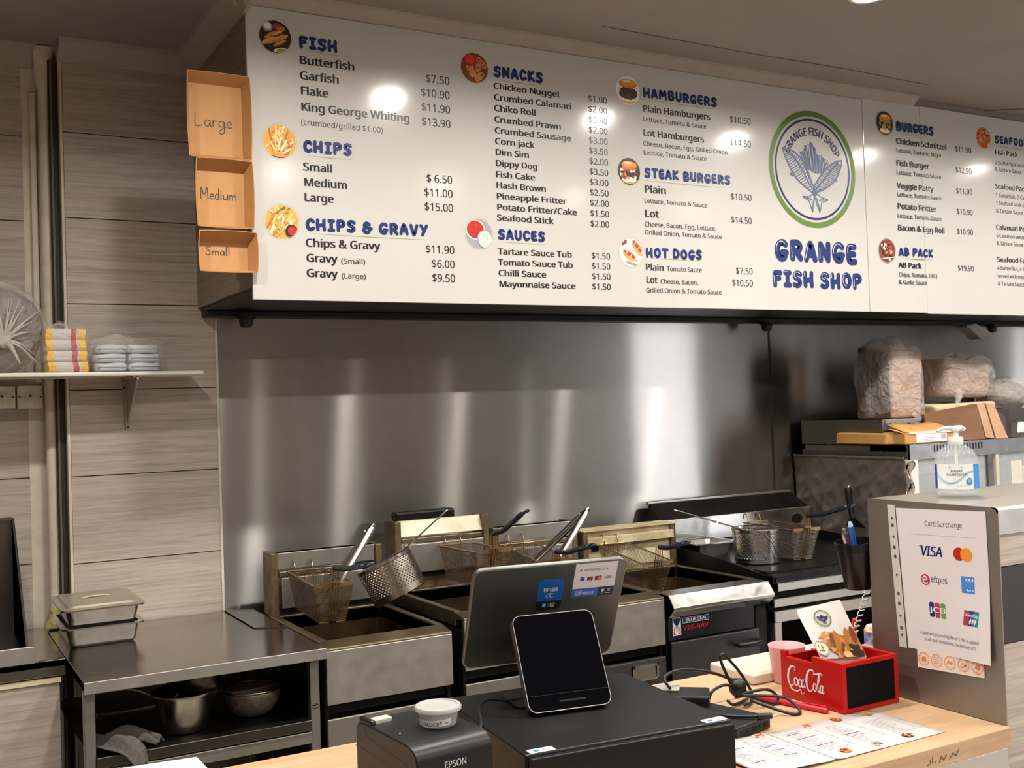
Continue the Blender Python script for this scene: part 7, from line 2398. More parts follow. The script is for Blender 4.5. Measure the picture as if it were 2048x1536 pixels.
m.flat([(.150, .136), (.157, .136), (.157, .144), (.150, .144)], SF(.0010), 3)
m.flat(rrect(.0095, .0095, .0025, 4, .171, .140), SF(.0010), 2)
m.flat(rrect(.0065, .0065, .0016, 4, .171, .140), SF(.0012), 1)
m.flat(rrect(.0032, .0032, .0006, 3, .171, .140), SF(.0014), 2)
m.stroke([(.1625, .136), (.1625, .144)], .0002, SF(.0010), 2, n=4)
part('tap_sticker', m, [mat('sticker_royal_blue', (22, 92, 170), 0.35), M_INK, FOODC['white'], mat('sticker_light_blue', (120, 170, 220), 0.35)], t, label='blue TAP HERE sticker')
m = MB(O)
x0, x1, y0, ym, y1 = .209, .299, .1515, .172, .231
m.flat([(x0, ym), (x1, ym), (x1, y1), (x0, y1)], SF(.0006), 0)
m.flat([(x0, y0), (x0 + .056, y0), (x0 + .056, ym), (x0, ym)], SF(.0006), 1)
m.flat([(x0 + .056, y0), (x1, y0), (x1, ym), (x0 + .056, ym)], SF(.0006), 2)
text(m, 'TAP TO SUPPORT LOCAL', SF(.0008), .228, .213, .0048, .052, bold=.012, mi=2)
for r in (.0012, .0024, .0036):
    m.stroke([(.2235 - r * math.cos(q), .2155 + r * math.sin(q)) for q in [-.9 + .3 * i for i in range(7)]], .0004, SF(.0008), 2, n=4)
m.flat([(.2225, .190), (.2315, .190), (.2315, .199), (.2225, .199)], SF(.0008), 3)
for k, mi in enumerate((2, 4, 2)):
    m.flat(rrect(.0036, .0088, .001, 3, .2395 + k * .0040, .1945), SF(.0008), mi)
m.flat(rrect(.0145, .0095, .001, 3, .2612, .1945), SF(.0008), 5)
m.disc(SF(.0009), .2590, .1945, .0036, n=18, mi=6)
m.disc(SF(.0010), .2635, .1945, .0036, n=18, mi=7)
text(m, 'VISA', SF(.0008), .2745, .1915, .0062, .0155, bold=.02, mi=2, slant=.15)
text(m, 'SHOP WITH US', SF(.0008), .2165, .1565, .0070, .040, bold=.022, mi=0)
m.flat([(.217, .1655), (.232, .1655), (.232, .1668), (.217, .1668)], SF(.0008), 8)
m.disc(SF(.0008), .276, .1635, .0034, n=18, mi=0)
m.flat([(.2860, .1605), (.2915, .1605), (.2915, .1665), (.2860, .1665)], SF(.0008), 8)
m.flat([(.270, .1560), (.279, .1560), (.279, .1568), (.270, .1568)], SF(.0008), 8)
m.flat([(.281, .1558), (.293, .1558), (.293, .1570), (.281, .1570)], SF(.0008), 0)
part('card_sticker', m, [M_STK, mat('sticker_blue', (62, 102, 186)), mat('sticker_charcoal', (44, 44, 54), 0.4), mat('sticker_indigo', (84, 92, 160), 0.4), FOODC['red'], mat('sticker_maroon', (110, 28, 44), 0.4), FOODC['red'],
                          mat('print_orange', (222, 140, 52)), mat('sticker_pale', (150, 172, 214), 0.4)], t, label='white and blue card-payment sticker')
m = MB(O)
c0 = bl + E1 * .165 + up * .085
c1 = Vector((1.085, 1.80, CZ + .115))
m.tube([c0 - nn * .004, c0 + nn * .030, c1, Vector((1.085, 1.805, CZ + .0945))], [.028, .026, .024, .028], 16)
part('neck', m, M_BLACK, t, smooth=50)
m = MB(O)
m.prism(rrect(.170, .115, .018, 6), lambda u, v, s: Vector((1.070, 1.795, CZ + .0905 + s)) + E1 * u + BK * v, 0, .0045)
part('foot_plate', m, M_BLACKMETAL, t, bev=.0015)

cl, cu, cn, Lc = screen_frame((.968, 1.694, CZ + .0975), .088, .160)
O = tuple(cl + E1 * .08)
t = thing('customer_screen', 'black customer payment screen leaning back on the cash drawer', 'screen', O)
WC = .1635
m = MB(O)
CF = lambda lift: (lambda u, v: cl + E1 * u + cu * v + cn * lift)
m.prism(rrect(WC, Lc, .0165, 8, WC / 2, Lc / 2), lambda u, v, s: cl + E1 * u + cu * v + cn * s, -.020, -.0012)
part('housing', m, mat('graphite_shell', (70, 70, 72), 0.35, 0.3), t, bev=.002, smooth=40)
m = MB(O)
po, pi = rrect(WC, Lc, .0165, 8, WC / 2, Lc / 2), rrect(WC - .0028, Lc - .0028, .0152, 8, WC / 2, Lc / 2)
n = len(po)
f = CF(0)
m.add([f(*p) for p in po] + [f(*p) for p in pi], [(i, (i + 1) % n, n + (i + 1) % n, n + i) for i in range(n)])
g = CF(-.0015)
m.add([f(*p) for p in po] + [g(*p) for p in po], [(i, n + i, n + (i + 1) % n, (i + 1) % n) for i in range(n)])
part('bezel_rim', m, mat('silver_bezel', (190, 188, 182), 0.25, 0.9), t, smooth=40)
m = MB(O)
m.flat([p for p in pi if p[1] >= .031] + [], CF(-.0002), 0) if False else m.prism(pi, lambda u, v, s: cl + E1 * u + cu * v + cn * s, -.0012, -.0003)
part('glass', m, mat('screen_glass_black', (7, 7, 10), 0.10, spec=0.12), t)
m = MB(O)
m.flat([(.002, .0300), (WC - .002, .0300), (WC - .002, .0308), (.002, .0308)], CF(.0001), 0)
m.stroke([(.062, .0165), (.112, .0165)], .0016, CF(.0001), 0, n=8)
m.box(0, 0, 0, 0, 0, 0) if False else None
part('card_slot', m, mat('slot_black', (2, 2, 2), 0.7), t)

# cables on the drawer and counter
M_CABLE = mat('black_cable', (20, 20, 20), 0.45)
z = CZ + .0932
m = MB((.93, 1.80, CZ + .09)).tube(spline([(1.035, 1.800, z), (.985, 1.805, z + .002), (.940, 1.800, z + .012), (.905, 1.770, z + .010), (.880, 1.715, z), (.862, 1.69, z - .01), (.848, 1.68, CZ + .04)], 6), .0030, 8)
tag(part('screen_cable', m, M_CABLE, smooth=True), 'thin black cable curving from the till foot across the cash drawer', 'cable')
t = thing('power_adapter', 'black power adapter brick on the counter behind the cash drawer', 'adapter', (1.40, 1.80, CZ), (0, 0, math.radians(-40)))
m = MB().box(-.075, .052, -.038, .040, .001, .048)
part('body', m, M_BLACK, t, bev=.006, segs=3)
m = MB().box(-.060, -.010, -.006, .036, .0485, .052)
part('pale_cover', m, mat('adapter_grey', (150, 146, 136), 0.4), t, bev=.002)
ang = math.atan2(1.624 - 1.598, 1.476 - 1.366)
t = thing('network_box', 'flat black box with ports on the counter, a loose plug lying on it', 'device', (1.366, 1.600, CZ), (0, 0, ang))
m = MB().box(0, .112, 0, .175, .002, .0255)
part('body', m, M_BLACK, t, bev=.002)
for k, (a0, w) in enumerate(((.012, .016), (.034, .012), (.052, .014), (.074, .010), (.090, .014))):
    m = MB().box(a0, a0 + w, -.0008, .002, .008, .017)
    part('port', m, mat('slot_black', (2, 2, 2)), t)
def cable(label, P, r=.0033, name='cable', ends=None):
    O = tuple(Vector(P[0]))
    m = MB(O).tube(spline(P, 6), r, 8)
    o = part(name, m, M_CABLE, None, smooth=True)
    tag(o, label, 'cable')
    return o
cable('long black cable arching over the adapter to the round plug', [(1.372, 1.81, .935), (1.373, 1.83, .955), (1.425, 1.84, .961), (1.503, 1.84, .944), (1.562, 1.835, .918), (1.585, 1.82, .894), (1.57, 1.80, .886), (1.515, 1.78, .886), (1.49, 1.77, .900)])
o = cable('tall upright loop of black cable above the round plug', [(1.523, 1.79, .916), (1.506, 1.80, .963), (1.499, 1.80, .985), (1.506, 1.80, .989), (1.515, 1.80, .984), (1.552, 1.80, .944), (1.572, 1.79, .904), (1.560, 1.775, .886), (1.527, 1.76, .888)])
m = MB((1.527, 1.78, .921)).lathe([(0, .018), (.012, .0165), (.0175, .010), (.0190, 0), (.0175, -.010), (.012, -.0165), (0, -.018)], (1.527, 1.78, .921), 20)
m.box(1.515, 1.545, 1.772, 1.778, .900, .904)
part('plug', m, M_BLACK, o, smooth=50)
for ch in o.children:
    ch.location = Vector((1.527, 1.78, .921)) - o.location
cable('small black cable loop left of the round plug', [(1.448, 1.78, .908), (1.455, 1.78, .920), (1.468, 1.78, .927), (1.490, 1.78, .931), (1.512, 1.78, .926)])
cable('black cable loop reaching towards the red pen', [(1.520, 1.765, .910), (1.576, 1.75, .915), (1.602, 1.745, .900), (1.604, 1.74, .886), (1.585, 1.742, .885), (1.534, 1.75, .906)])
cable('black cable loop nearest the printed menu', [(1.509, 1.745, .914), (1.560, 1.72, .910), (1.590, 1.70, .904), (1.592, 1.665, .886), (1.565, 1.665, .885), (1.516, 1.73, .906)])
o = cable('black cable ending in a metal-tipped round plug on the flat box', [(1.385, 1.70, .909), (1.40, 1.66, .9095), (1.425, 1.635, .910), (1.440, 1.622, .911)])
m = MB(o.location)
m.tube([(1.440, 1.622, .911), (1.462, 1.606, .912)], .0058, 12)
part('plug', m, M_BLACK, o, smooth=40)
m = MB(o.location).tube([(1.462, 1.606, .912), (1.470, 1.600, .912)], .0042, 12)
part('metal_tip', m, M_STEEL_BRIGHT, o, smooth=40)

# printed menu opened out on the counter
O = (1.5, 1.5, CZ)
t = thing('printed_menu', 'white printed takeaway menu opened flat on the counter in front of the red box', 'menu', O)
M_MPAPER = mat('menu_paper', (184, 180, 179), 0.45)
def mp(u, v):                          # u along the counter, v towards the kitchen
    x = 1.20 + u
    fold = .0035 * math.exp(-((x - 1.434) / .012) ** 2)
    z = CZ + .0012 + fold + (.010 * max(0, (1.434 - x) / .2) * (1 - max(0, (1.434 - x) / .2)) * 2.2 if x < 1.434 else .0) + .001 * max(0, math.sin((x - 1.434) * 21)) * (1 if x > 1.434 else 0)
    y = 1.414 + v * .187 + (x - 1.2) * .004 + (.010 * (1.434 - x) if x < 1.434 else 0)
    return (x, y, z)
for nm, a0, a1 in (('left_leaf', .075, .233), ('right_leaf', .235, .524)):
    m = MB(O).grid(22, 4, lambda u, v: mp(a0 + (a1 - a0) * u, v))
    lf = part(nm, m, M_MPAPER, t, smooth=True, solid=.0004)
    m = MB(O)
    pf = lambda lift: (lambda u, v: Vector(mp(u, v / .187)) + Vector((0, 0, .0005 + lift)))
    g = random.Random(11 if nm[0] == 'l' else 12)
    cols = ((.095, .165), (.17, .225)) if nm[0] == 'l' else ((.262, .335), (.352, .425), (.442, .512))
    for ci, (c0, c1) in enumerate(cols):
        v = .158 - .01 * ci
        while v > .045:
            w = g.uniform(.35, .75) * (c1 - c0)
            head = g.random() < .16
            h = .0022 if head else .0012
            m.add([pf(0)(c0, v), pf(0)(c0 + w, v), pf(0)(c0 + w, v + h), pf(0)(c0, v + h)], [(0, 1, 2, 3)], 1 if head else 0)
            if not head:
                m.add([pf(0)(c1 - .010, v), pf(0)(c1, v), pf(0)(c1, v + h), pf(0)(c1 - .010, v + h)], [(0, 1, 2, 3)], 0)
            v -= g.uniform(.0055, .0085)
    part('menu_print', m, [mat('menu_grey_ink', (128, 122, 130), 0.5), M_INK_NAVY], lf, label='rows of small grey and navy print')
    ph = ((.214, .178, 'card'),) if nm[0] == 'l' else ((.336, .176, 'card'), (.416, .174, 'onion_rings'), (.494, .166, 'chips'), (.448, .024, 'ab_pack'), (.363, .022, 'card'), (.286, .026, 'seafood'))
    for k, (u, v, kd) in enumerate(ph):
        m = MB(O)
        food(m, kd, u, v, .0125, lambda lift: pf(lift), seed=20 + k)
        part('food_photo', m, FM, lf, label='small round food photo')

# white paper pad at the far end of the counter
m = MB((.36, 2.02, CZ)).hexa([(.22, 1.93, CZ + .001), (.462, 1.955, CZ + .001), (.460, 2.062, CZ + .001), (.22, 2.09, CZ + .001), (.22, 1.93, CZ + .020), (.462, 1.955, CZ + .020), (.460, 2.062, CZ + .020), (.22, 2.09, CZ + .020)])
tag(part('paper_pad', m, M_PAPER, bev=.002), 'white paper pad at the left end of the counter, at the photo bottom edge', 'paper')


# ------------------------------------------------------------------ heated display cabinet at the right
CX0, CX1, CY0, CY1 = 3.42, 4.75, 2.92, 3.50
O = (3.9, 3.2, 0)
M_CAB = steel_mat('cabinet_steel', (206, 208, 212), 0.24, 0.2, (1, 0, 0), (3, 3, 3), 0.15, (176, 170, 160))
M_PANE = bpy.data.materials.new('display_glass')
M_PANE.use_nodes = True
_b = M_PANE.node_tree.nodes['Principled BSDF']
_b.inputs['Base Color'].default_value = (0.75, 0.8, 0.8, 1)
_b.inputs['Roughness'].default_value = 0.04
_b.inputs['Alpha'].default_value = 0.22
t = thing('display_cabinet', 'pale steel hot food display cabinet with glass front, behind the hand sanitiser', 'cabinet', O)
m = MB(O)
m.box(CX0, CX1, CY0 + .012, CY1, 1.300, 1.328)
part('top_plate', m, M_CAB, t, bev=.002)
m = MB(O).box(CX0, CX1, CY0, CY0 + .012, 1.268, 1.331)
vt = part('vent_rail', m, M_CAB, t, bev=.002)
for k in range(17):
    x = 3.560 + k * .0178
    m = MB(O).box(x, x + .0050, CY0 - .0012, CY0 + .001, 1.296, 1.322)
    part('vent_slot', m, M_DARKVOID, vt)
m = MB(O).box(CX0, CX0 + .045, CY0, CY0 + .03, 0.88, 1.270)
part('corner_post', m, M_WHITE, t, bev=.002)
m = MB(O).box(CX0, CX0 + .012, CY0 + .03, CY1, 0.88, 1.300)
part('side_panel', m, M_STEEL_DULL, t)
m = MB(O).box(CX0 - .002, CX0, CY0 + .20, CY1 - .02, 1.300, 1.322)
part('side_strip', m, M_STEEL, t)
m = MB(O).box(CX0 + .012, CX1, CY1 - .03, CY1 - .02, 0.88, 1.30)
part('back_panel', m, steel_mat('cabinet_back_steel', (168, 164, 158), 0.3, 0.2), t)
m = MB(O).box(CX0 + .012, CX1, CY0 + .01, CY1 - .03, 0.86, 0.88)
part('deck', m, M_CAB, t)
m = MB(O)
m.box(CX0 + .045, CX1, CY0 + .14, CY0 + .16, 1.196, 1.262)
part('inner_rail', m, M_CAB, t)
for x in (3.882, 3.946, 4.38):
    m = MB(O).box(x - .004 if x != 3.946 else x - .010, x + .004 if x != 3.946 else x + .010, CY0 + .002, CY0 + .014, 0.88, 1.268)
    part('door_stile', m, mat('dark_door_edge', (66, 66, 70), 0.4, 0.4) if x != 3.946 else mat('cream_door_stile', (196, 190, 168), 0.4), t)
for x0, x1 in ((CX0 + .045, 3.878), (3.956, 4.376), (4.384, CX1)):
    m = MB(O).box(x0, x1, CY0 + .006, CY0 + .010, 0.885, 1.266)
    part('glass_pane', m, M_PANE, t)
m = MB(O).box(CX0, CX1, CY0 + .02, CY1, 0.10, 0.86)
part('base_cupboard', m, M_STEEL_DULL, t, bev=.004)
for lx in (CX0 + .06, CX1 - .06):
    for ly in (CY0 + .08, CY1 - .08):
        part('foot', MB(O).cyl((lx, ly, 0), (lx, ly, .10), .02, 12), M_STEEL_DULL, t)
m = MB((4.09, 3.0, 1.15)).box(4.055, 4.125, CY0 + .018, CY0 + .020, 1.02, 1.232)
tag(part('price_card', m, mat('cream_card', (232, 214, 188), 0.6)), 'tall cream card standing inside the display cabinet glass at the photo right edge', 'card')

# crinkled foil hung over the cabinet side as a splash guard
g = random.Random(9)
W_ = [(g.uniform(3, 26), g.uniform(-22, 22), g.uniform(0, 6.28), g.uniform(.4, 1)) for _ in range(22)]
def foil(u, v):
    y, z = 3.530 - .605 * u, .93 + .352 * v
    d = 0
    for a, b, p, s in W_:
        q = math.sin(a * u * 1.7 + b * v * .8 + p)
        d += s * (1 - abs(q)) ** 1.5 * 2.2 / (1 + .1 * (abs(a) + abs(b)))
    return (3.404 - .0032 * d + .006 - (.004 if v > .96 else 0), y, z)
m = MB((3.40, 3.2, 1.1)).grid(76, 46, foil)
tag(part('foil_sheet', m, mat('dull_aluminium_foil', (150, 140, 131), 0.36, 0.75, rnoise=.1, nscale=20), smooth=18, solid=.0006), 'crinkled dull foil sheet hung beside the griddle as a splash guard', 'foil')
m = MB((3.41, 2.915, 1.15))
m.grid(3, 40, lambda u, v: (3.388 + .026 * u + .006 * math.sin(v * 31 + 3 * u), 2.905 + .012 * math.sin(v * 23 + 2 * u), .95 + .32 * v))
tag(part('foil_strip', m, mat('shiny_foil', (214, 208, 204), 0.15, 1.0), smooth=15, solid=.0006), 'bright crumpled foil edge folded round the cabinet corner post', 'foil')

# steel ledge behind, with bagged goods on it
O = (3.9, 3.27, 1.33)
t = thing('steel_ledge', 'grey steel ledge with screws on top of the display cabinet, under the bagged bundles', 'ledge', O)
m = MB(O).box(3.418, 4.72, 3.048, 3.50, 1.3285, 1.4300)
part('ledge_box', m, M_STEEL_DULL, t, bev=.002)
m = MB(O).box(3.43, 3.60, 3.043, 3.0485, 1.385, 1.428)
pl = part('screw_plate', m, M_STEEL, t)
for x in (3.455, 3.565):
    m = MB(O).lathe([(0, .003), (.005, .002), (.006, 0)], (x, 3.040, 1.408), 12, M=Matrix.Rotation(math.radians(90), 3, 'X'))
    part('screw', m, M_INK, pl)

M_BROWNBAG = mat('brown_paper_bags', (168, 128, 104), 0.7, noise=0.3, nscale=5, stretch=(1, 1, 14))
M_BROWNBAG2 = mat('brown_paper_block', (158, 120, 96), 0.7, noise=0.25, nscale=9)
LZ = 1.4305
O = (3.585, 3.15, LZ)
t = thing('bagged_bundle', 'tall bundle of brown paper bags in clear plastic, left of two on the ledge', 'bundle', O)
m = MB(O).hexa([(3.490, 3.058, LZ), (3.662, 3.058, LZ), (3.668, 3.250, LZ), (3.490, 3.250, LZ), (3.500, 3.062, 1.712), (3.690, 3.062, 1.706), (3.692, 3.245, 1.715), (3.502, 3.245, 1.735)])
part('paper_bags', m, M_BROWNBAG, t, bev=.012, segs=3)
m = MB(O).hexa([(3.4885, 3.07, LZ + .004), (3.4905, 3.07, LZ + .004), (3.4905, 3.24, LZ + .004), (3.4885, 3.24, LZ + .004), (3.4975, 3.072, 1.70), (3.5005, 3.072, 1.70), (3.5005, 3.235, 1.722), (3.4985, 3.235, 1.722)])  # side away from the window: folded-edge lines, shade painted into the brown
part('shaded_edges', m, mat('shaded_bag_edges', (96, 70, 54), 0.75, noise=0.4, nscale=6, stretch=(1, 16, 1)), t, label='folded edges of the bags, coloured darker as if in shade')
wrap('plastic_wrap', O, 3.494, 3.686, 3.064, 3.246, LZ, 1.715, .013, 4, .045, FILM_CLOUDY, t)
m = MB(O).grid(8, 5, lambda u, v: (3.595 + .085 * u, 3.045 - .008 * math.sin(5 * u) + .006 * math.sin(9 * v), 1.405 + .05 * v - .012 * math.sin(PI * u) * (1 - v)))
part('wrap_tail', m, FILM_CLOUDY, t, smooth=True)
O = (4.04, 3.18, LZ)
t = thing('bagged_bundle', 'squat bundle of brown paper bags in clear plastic, right of two on the ledge', 'bundle', O)
m = MB(O).hexa([(3.90, 3.10, 1.510), (4.165, 3.10, 1.500), (4.165, 3.27, 1.500), (3.90, 3.27, 1.510), (3.865, 3.10, 1.672), (4.19, 3.10, 1.660), (4.19, 3.27, 1.665), (3.865, 3.27, 1.680)])
part('paper_bags', m, M_BROWNBAG2, t, bev=.03, segs=4)
wrap('plastic_wrap', O, 3.872, 4.180, 3.095, 3.272, 1.506, 1.676, .014, 6, .0, FILM_CLOUDY, t)
m = MB(O).tube(spline([(3.935, 3.09, 1.53), (3.915, 3.075, 1.50), (3.895, 3.07, 1.475), (3.90, 3.065, 1.462)], 4), [.020, .019, .017, .015, .013, .011, .010, .009, .008, .008, .008, .006, .004], 8)
part('wrap_tail', m, FILM_CLOUDY, t, smooth=True)
O = (3.98, 3.2, LZ)
t = thing('foam_tray_pack', 'pale cream pack lying under the right paper bag bundle', 'pack', O)
m = MB(O).hexa([(3.765, 3.06, LZ), (4.17, 3.08, LZ), (4.17, 3.28, LZ), (3.765, 3.28, LZ), (3.745, 3.06, 1.478), (4.17, 3.08, 1.486), (4.17, 3.28, 1.486), (3.735, 3.28, 1.486)])
part('pack_body', m, mat('cream_foam', (214, 186, 150), 0.6, noise=0.15, nscale=10), t, bev=.015, segs=4)
O = (4.33, 3.17, LZ)
t = thing('cloudy_plastic_bag', 'cloudy greenish plastic bag on the ledge at the photo right edge', 'bag', O)
def lump_at(cx, cy, cz, rx, ry, rz, amp, seed):
    g = random.Random(seed)
    ph = [g.uniform(0, 6.28) for _ in range(6)]

    def f(u, v):
        a, b = 2 * PI * u, PI * (v - .5)
        d = Vector((math.cos(b) * math.cos(a), math.cos(b) * math.sin(a), math.sin(b)))
        r = 1 + amp * (math.sin(3 * a + ph[0] + 2 * b) + .7 * math.sin(5 * b + ph[1] + a) + .6 * math.sin(9 * a + ph[2]) + .4 * math.sin(13 * b + 6 * a + ph[3]))
        return (cx + d.x * rx * r, cy + d.y * ry * r, max(LZ + .0006, cz + d.z * rz * r))
    return f
m = MB(O).grid(40, 20, lump_at(4.335, 3.17, 1.498, .118, .085, .072, .05, 12))
part('bag_contents', m, mat('greenish_contents', (128, 120, 104), 0.7, noise=0.4, nscale=14), t, smooth=True)
m = MB(O).grid(48, 24, lump_at(4.335, 3.16, 1.503, .136, .100, .084, .06, 3))
part('bag_film', m, FILM_CLOUDY, t, smooth=True)
O = (4.25, 3.35, LZ)
m = MB(O).hexa([(4.20, 3.30, LZ), (4.30, 3.30, LZ), (4.30, 3.33, LZ), (4.20, 3.33, LZ), (4.26, 3.30, 1.668), (4.34, 3.30, 1.70), (4.34, 3.33, 1.70), (4.26, 3.33, 1.668)])
tag(part('brown_card', m, mat('brown_card_sheet', (128, 82, 54), 0.7)), 'brown card sheet standing behind the right bundle', 'card')

# padded parcel, cartons and black box on the cabinet top
M_PARCEL = mat('tan_parcel_paper', (186, 138, 76), 0.6, noise=0.25, nscale=7, second=(150, 104, 52))
PZ = 1.3315
O = (3.55, 2.98, PZ)
t = thing('parcel', 'flat tan parcel torn open along its top, on the cabinet corner', 'parcel', O)
m = MB(O).hexa([(3.400, 2.922, PZ), (3.694, 2.922, PZ), (3.694, 3.035, PZ), (3.402, 3.035, PZ), (3.402, 2.924, 1.372), (3.694, 2.926, 1.376), (3.694, 3.035, 1.388), (3.402, 3.035, 1.378)])
m.hexa([(3.372, 3.0, PZ), (3.415, 2.97, PZ), (3.415, 3.26, PZ), (3.385, 3.27, PZ), (3.380, 3.0, 1.372), (3.415, 2.97, 1.374), (3.415, 3.26, 1.378), (3.390, 3.27, 1.376)])
part('parcel_body', m, M_PARCEL, t, bev=.004)
m = MB(O)
m.grid(8, 3, lambda u, v: (3.41 + .284 * u, 2.930 + .09 * v, 1.378 + .030 * v + .004 * math.sin(9 * u) * v))
part('open_flap', m, M_PARCEL, t, solid=.0016, smooth=True)
m = MB(O)
m.add([(3.404, 2.924, 1.372), (3.385, 2.99, 1.392), (3.46, 2.955, 1.382), (3.44, 2.921, 1.372)], [(0, 1, 2, 3)])
m.add([(3.46, 2.94, 1.380), (3.50, 2.97, 1.402), (3.54, 2.935, 1.380)], [(0, 1, 2)])
part('torn_edge', m, M_PARCEL, t, solid=.0014)
m = MB(O).box(3.425, 3.69, 2.9215, 2.935, 1.370, 1.3795)
part('paper_contents', m, M_PAPER, t)
m = MB(O)
f = lambda l: (lambda u, v: (u, 2.9218 - l, v))
m.flat([(3.462, 1.336), (3.640, 1.336), (3.640, 1.368), (3.462, 1.370)], f(.0004), 0)
for k in range(11):
    x = 3.605 + k * .0028
    m.flat([(x, 1.345), (x + (.0016 if k % 3 else .0008), 1.345), (x + (.0016 if k % 3 else .0008), 1.366), (x, 1.366)], f(.0007), 1)
for k in range(4):
    m.flat([(3.50, 1.341 + k * .006), (3.575 - .01 * (k % 2), 1.341 + k * .006), (3.575 - .01 * (k % 2), 1.3428 + k * .006), (3.50, 1.3428 + k * .006)], f(.0007), 2)
part('address_label', m, [mat('address_label_white', (222, 222, 226), 0.5), mat('label_grey', (120, 120, 126), 0.5), mat('label_pale_print', (160, 164, 176), 0.5)], t, label='white address label with a barcode')

M_CARTON = mat('brown_carton_board', (122, 86, 60), 0.75, noise=0.2, nscale=8, stretch=(1, 1, 8))
M_CARTON_EDGE = mat('carton_edge_board', (188, 150, 116), 0.75, noise=0.2, nscale=14)
O = (3.83, 3.0, PZ)
t = thing('folded_carton', 'dark brown folded carton standing on the cabinet behind the parcel', 'carton', O, group='folded cartons')
m = MB(O).hexa([(3.650, 3.015, PZ), (3.915, 2.952, PZ), (3.925, 2.970, PZ), (3.660, 3.034, PZ), (3.632, 3.022, 1.440), (3.900, 2.975, 1.478), (3.908, 2.992, 1.480), (3.640, 3.041, 1.444)])
part('board_face', m, M_CARTON, t)
m = MB(O).hexa([(3.918, 2.950, PZ + .006), (3.962, 2.945, PZ + .003), (3.970, 2.965, PZ + .003), (3.926, 2.97, PZ + .006), (3.900, 2.975, 1.479), (3.940, 2.968, 1.478), (3.948, 2.99, 1.478), (3.908, 2.995, 1.479)])
part('end_flap', m, M_CARTON_EDGE, t)
O = (4.0, 3.0, PZ)
t = thing('folded_carton', 'second folded carton whose pale end shows right of the first', 'carton', O, group='folded cartons')
m = MB(O).hexa([(3.975, 2.945, PZ), (4.045, 2.940, PZ), (4.055, 2.965, PZ), (3.985, 2.97, PZ), (3.950, 2.970, 1.480), (3.990, 2.965, 1.476), (4.035, 2.988, 1.462), (3.958, 2.995, 1.480)])
part('end_flap', m, M_CARTON_EDGE, t)
m = MB(O).hexa([(3.93, 3.028, PZ), (3.98, 2.972, PZ), (3.995, 2.98, PZ), (3.945, 3.036, PZ), (3.925, 3.032, 1.46), (3.958, 2.997, 1.478), (3.970, 3.003, 1.478), (3.938, 3.042, 1.46)])
part('board_face', m, M_CARTON, t)
O = (4.22, 2.99, PZ)
t = thing('open_black_box', 'dark grey open box with a white and pink printed side, at the photo right edge', 'box', O)
m = MB(O)
m.hexa([(4.062, 3.02, PZ), (4.080, 2.95, PZ), (4.090, 2.955, PZ), (4.070, 3.03, PZ), (4.045, 3.03, 1.463), (4.095, 2.965, 1.450), (4.105, 2.97, 1.448), (4.03, 3.04, 1.463)])
m.box(4.082, 4.45, 2.950, 2.956, PZ, 1.392)
m.box(4.062, 4.45, 3.034, 3.040, PZ, 1.452)
m.box(4.082, 4.45, 2.956, 3.034, PZ, PZ + .004)
part('box_shell', m, mat('charcoal_box_board', (72, 66, 66), 0.6), t)
m = MB(O)
f = lambda l: (lambda u, v: (u, 2.9495 - l, v))
m.flat([(4.118, 1.349), (4.30, 1.349), (4.30, 1.390), (4.128, 1.394)], f(.0003), 0)
m.flat([(4.160, 1.354), (4.176, 1.366), (4.168, 1.380), (4.20, 1.364), (4.185, 1.351)], f(.0006), 1)
m.flat([(4.180, 1.353), (4.215, 1.376), (4.235, 1.352)], f(.0008), 2)
part('printed_side', m, [FOODC['white'], mat('print_magenta', (206, 40, 110), 0.4), mat('print_orange', (222, 140, 52))], t, label='white panel with pink and orange print')

# white camera bracket under the hood at right
O = (4.44, 3.40, 1.82)
t = thing('angled_fixture', 'small white angled bracket fixed under the hood at right', 'fixture', O)
m = MB(O)
m.hexa([(4.36, 3.36, 1.832), (4.425, 3.36, 1.850), (4.425, 3.42, 1.850), (4.36, 3.42, 1.832), (4.36, 3.36, 1.842), (4.425, 3.36, 1.8515), (4.425, 3.42, 1.8515), (4.36, 3.42, 1.842)])
m.hexa([(4.455, 3.36, 1.778), (4.545, 3.36, 1.803), (4.545, 3.42, 1.803), (4.455, 3.42, 1.778), (4.36, 3.36, 1.838), (4.425, 3.36, 1.851), (4.425, 3.42, 1.851), (4.36, 3.42, 1.838)])
part('bracket_body', m, mat('grey_white_plastic', (168, 160, 156), 0.45), t, bev=.003)

# scraper hung on the foil, pen cup and coiled cord behind the end panel
O = (3.376, 3.19, 1.07)
t = thing('griddle_scraper', 'black-handled scraper hanging against the foil right of the griddle', 'scraper', O)
m = MB(O).tube(spline([(3.376, 3.205, 1.148), (3.376, 3.200, 1.10), (3.376, 3.192, 1.045), (3.376, 3.184, 1.025)], 4), [.013, .0145, .0145, .0135, .013, .0125, .012, .0115, .011, .0105, .010, .009, .008], 12)
part('handle', m, M_BLACK, t, smooth=50)
m = MB(O).prism([(3.196, 1.030), (3.174, 1.030), (3.120, .992), (3.224, .992)], lambda u, v, s: (s, u, v), 3.374, 3.379)
part('blade', m, M_BLACKMETAL, t)
m = MB(O).tube(spline([(3.376, 3.205, 1.146), (3.386, 3.206, 1.160), (3.396, 3.206, 1.150)], 4), .002, 6)
part('hanging_hook', m, M_STEEL, t)
O = (1.862, 1.752, 1.098)
t = thing('pen_cup', 'black plastic cup of pens fixed behind the steel end panel', 'cup', O, (0, 0, 0))
ax = Vector((-.012, 0, .104)).normalized()
Mq = Vector((0, 0, 1)).rotation_difference(ax).to_matrix()
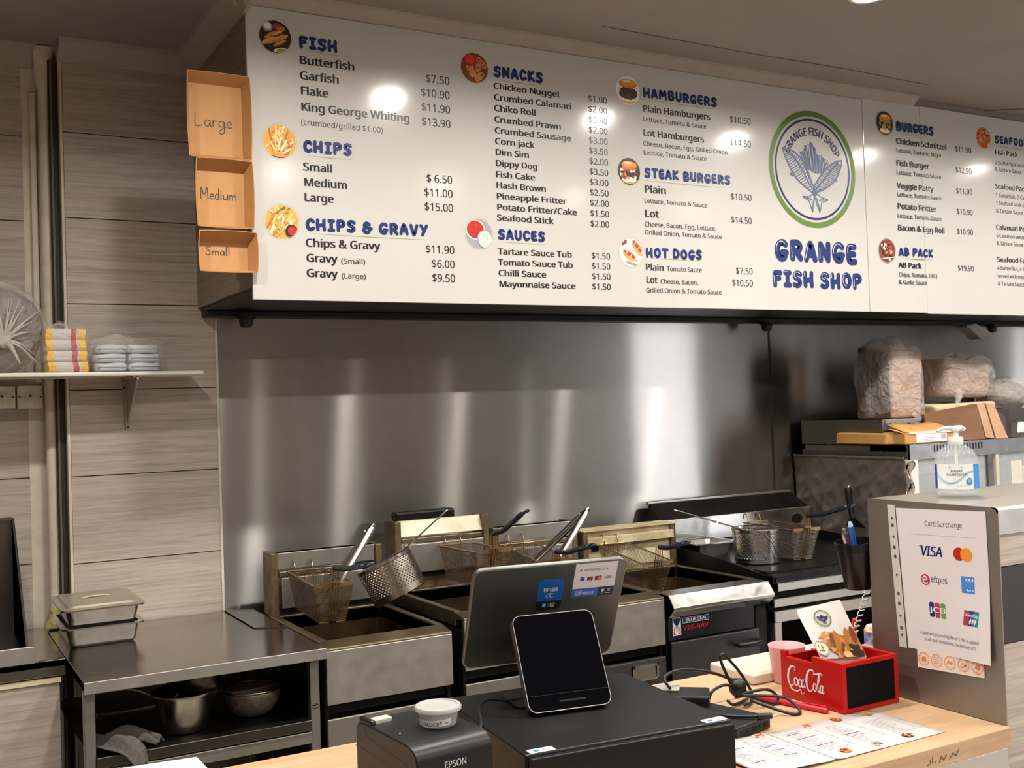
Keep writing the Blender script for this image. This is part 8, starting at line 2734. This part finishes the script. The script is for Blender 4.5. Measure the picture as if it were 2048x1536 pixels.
m = MB().lathe([(0, 0), (.033, 0), (.0345, .003), (.0430, .088), (.0455, .089), (.0460, .106), (.0440, .106), (.0425, .09), (.0325, .006), (0, .005)], (0.012, 0, 0), 36, M=Mq)
part('cup_body', m, mat('glossy_black_cup', (16, 16, 17), 0.28), t, smooth=40)
for nm, lb, a, b, r, mm, tipc in (('pen', 'blue pen standing in the black cup', (1.876, 1.756, 1.110), (1.845, 1.750, 1.248), .0062, mat('blue_pen_plastic', (52, 106, 170), 0.3), mat('pale_blue_tip', (170, 196, 220), 0.3)),
                                  ('pen', 'purple and silver pen standing in the black cup', (1.866, 1.755, 1.110), (1.823, 1.748, 1.234), .0058, mat('purple_pen_plastic', (84, 70, 110), 0.3), M_STEEL_BRIGHT),
                                  ('pen', 'slim silver pen at the left of the black cup', (1.862, 1.752, 1.112), (1.812, 1.742, 1.226), .0036, M_STEEL_BRIGHT, M_STEEL_BRIGHT)):
    a, b = Vector(a), Vector(b)
    d = (b - a)
    tt = thing(nm, lb, 'pen', tuple(a), group='pens in the black cup')
    m = MB(a).tube([a, a + d * .92], [r, r], 12)
    part('barrel', m, mm, tt, smooth=40)
    m = MB(a).tube([a + d * .92, a + d * .97, b], [r * .95, r * .8, r * .45], 12)
    part('tip', m, tipc, tt, smooth=40)
    m = MB(a).tube([a + d * .62 + Vector((0, -r * 1.25, 0)), a + d * .93 + Vector((0, -r * 1.2, 0))], r * .25, 6)
    part('clip', m, mm if r > .005 else M_STEEL_BRIGHT, tt)
P = []
for i in range(150):
    s = i / 149
    c = Vector((1.962, 1.80, 1.108)).lerp(Vector((1.900, 1.80, .985)), s ** .9)
    q = s * 10 * 2 * PI
    P.append(c + Vector((.0068 * math.cos(q), .0068 * math.sin(q), .003 * math.cos(q))))
P += [Vector((1.90, 1.80, .95)), Vector((1.91, 1.81, .90)), Vector((1.915, 1.815, CZ + .002))]
m = MB(P[0]).tube(P, .0012, 6)
tag(part('coiled_cord', m, mat('white_cord', (214, 208, 200), 0.4), smooth=True), 'thin white coiled cord hanging below the black pen cup', 'cord')
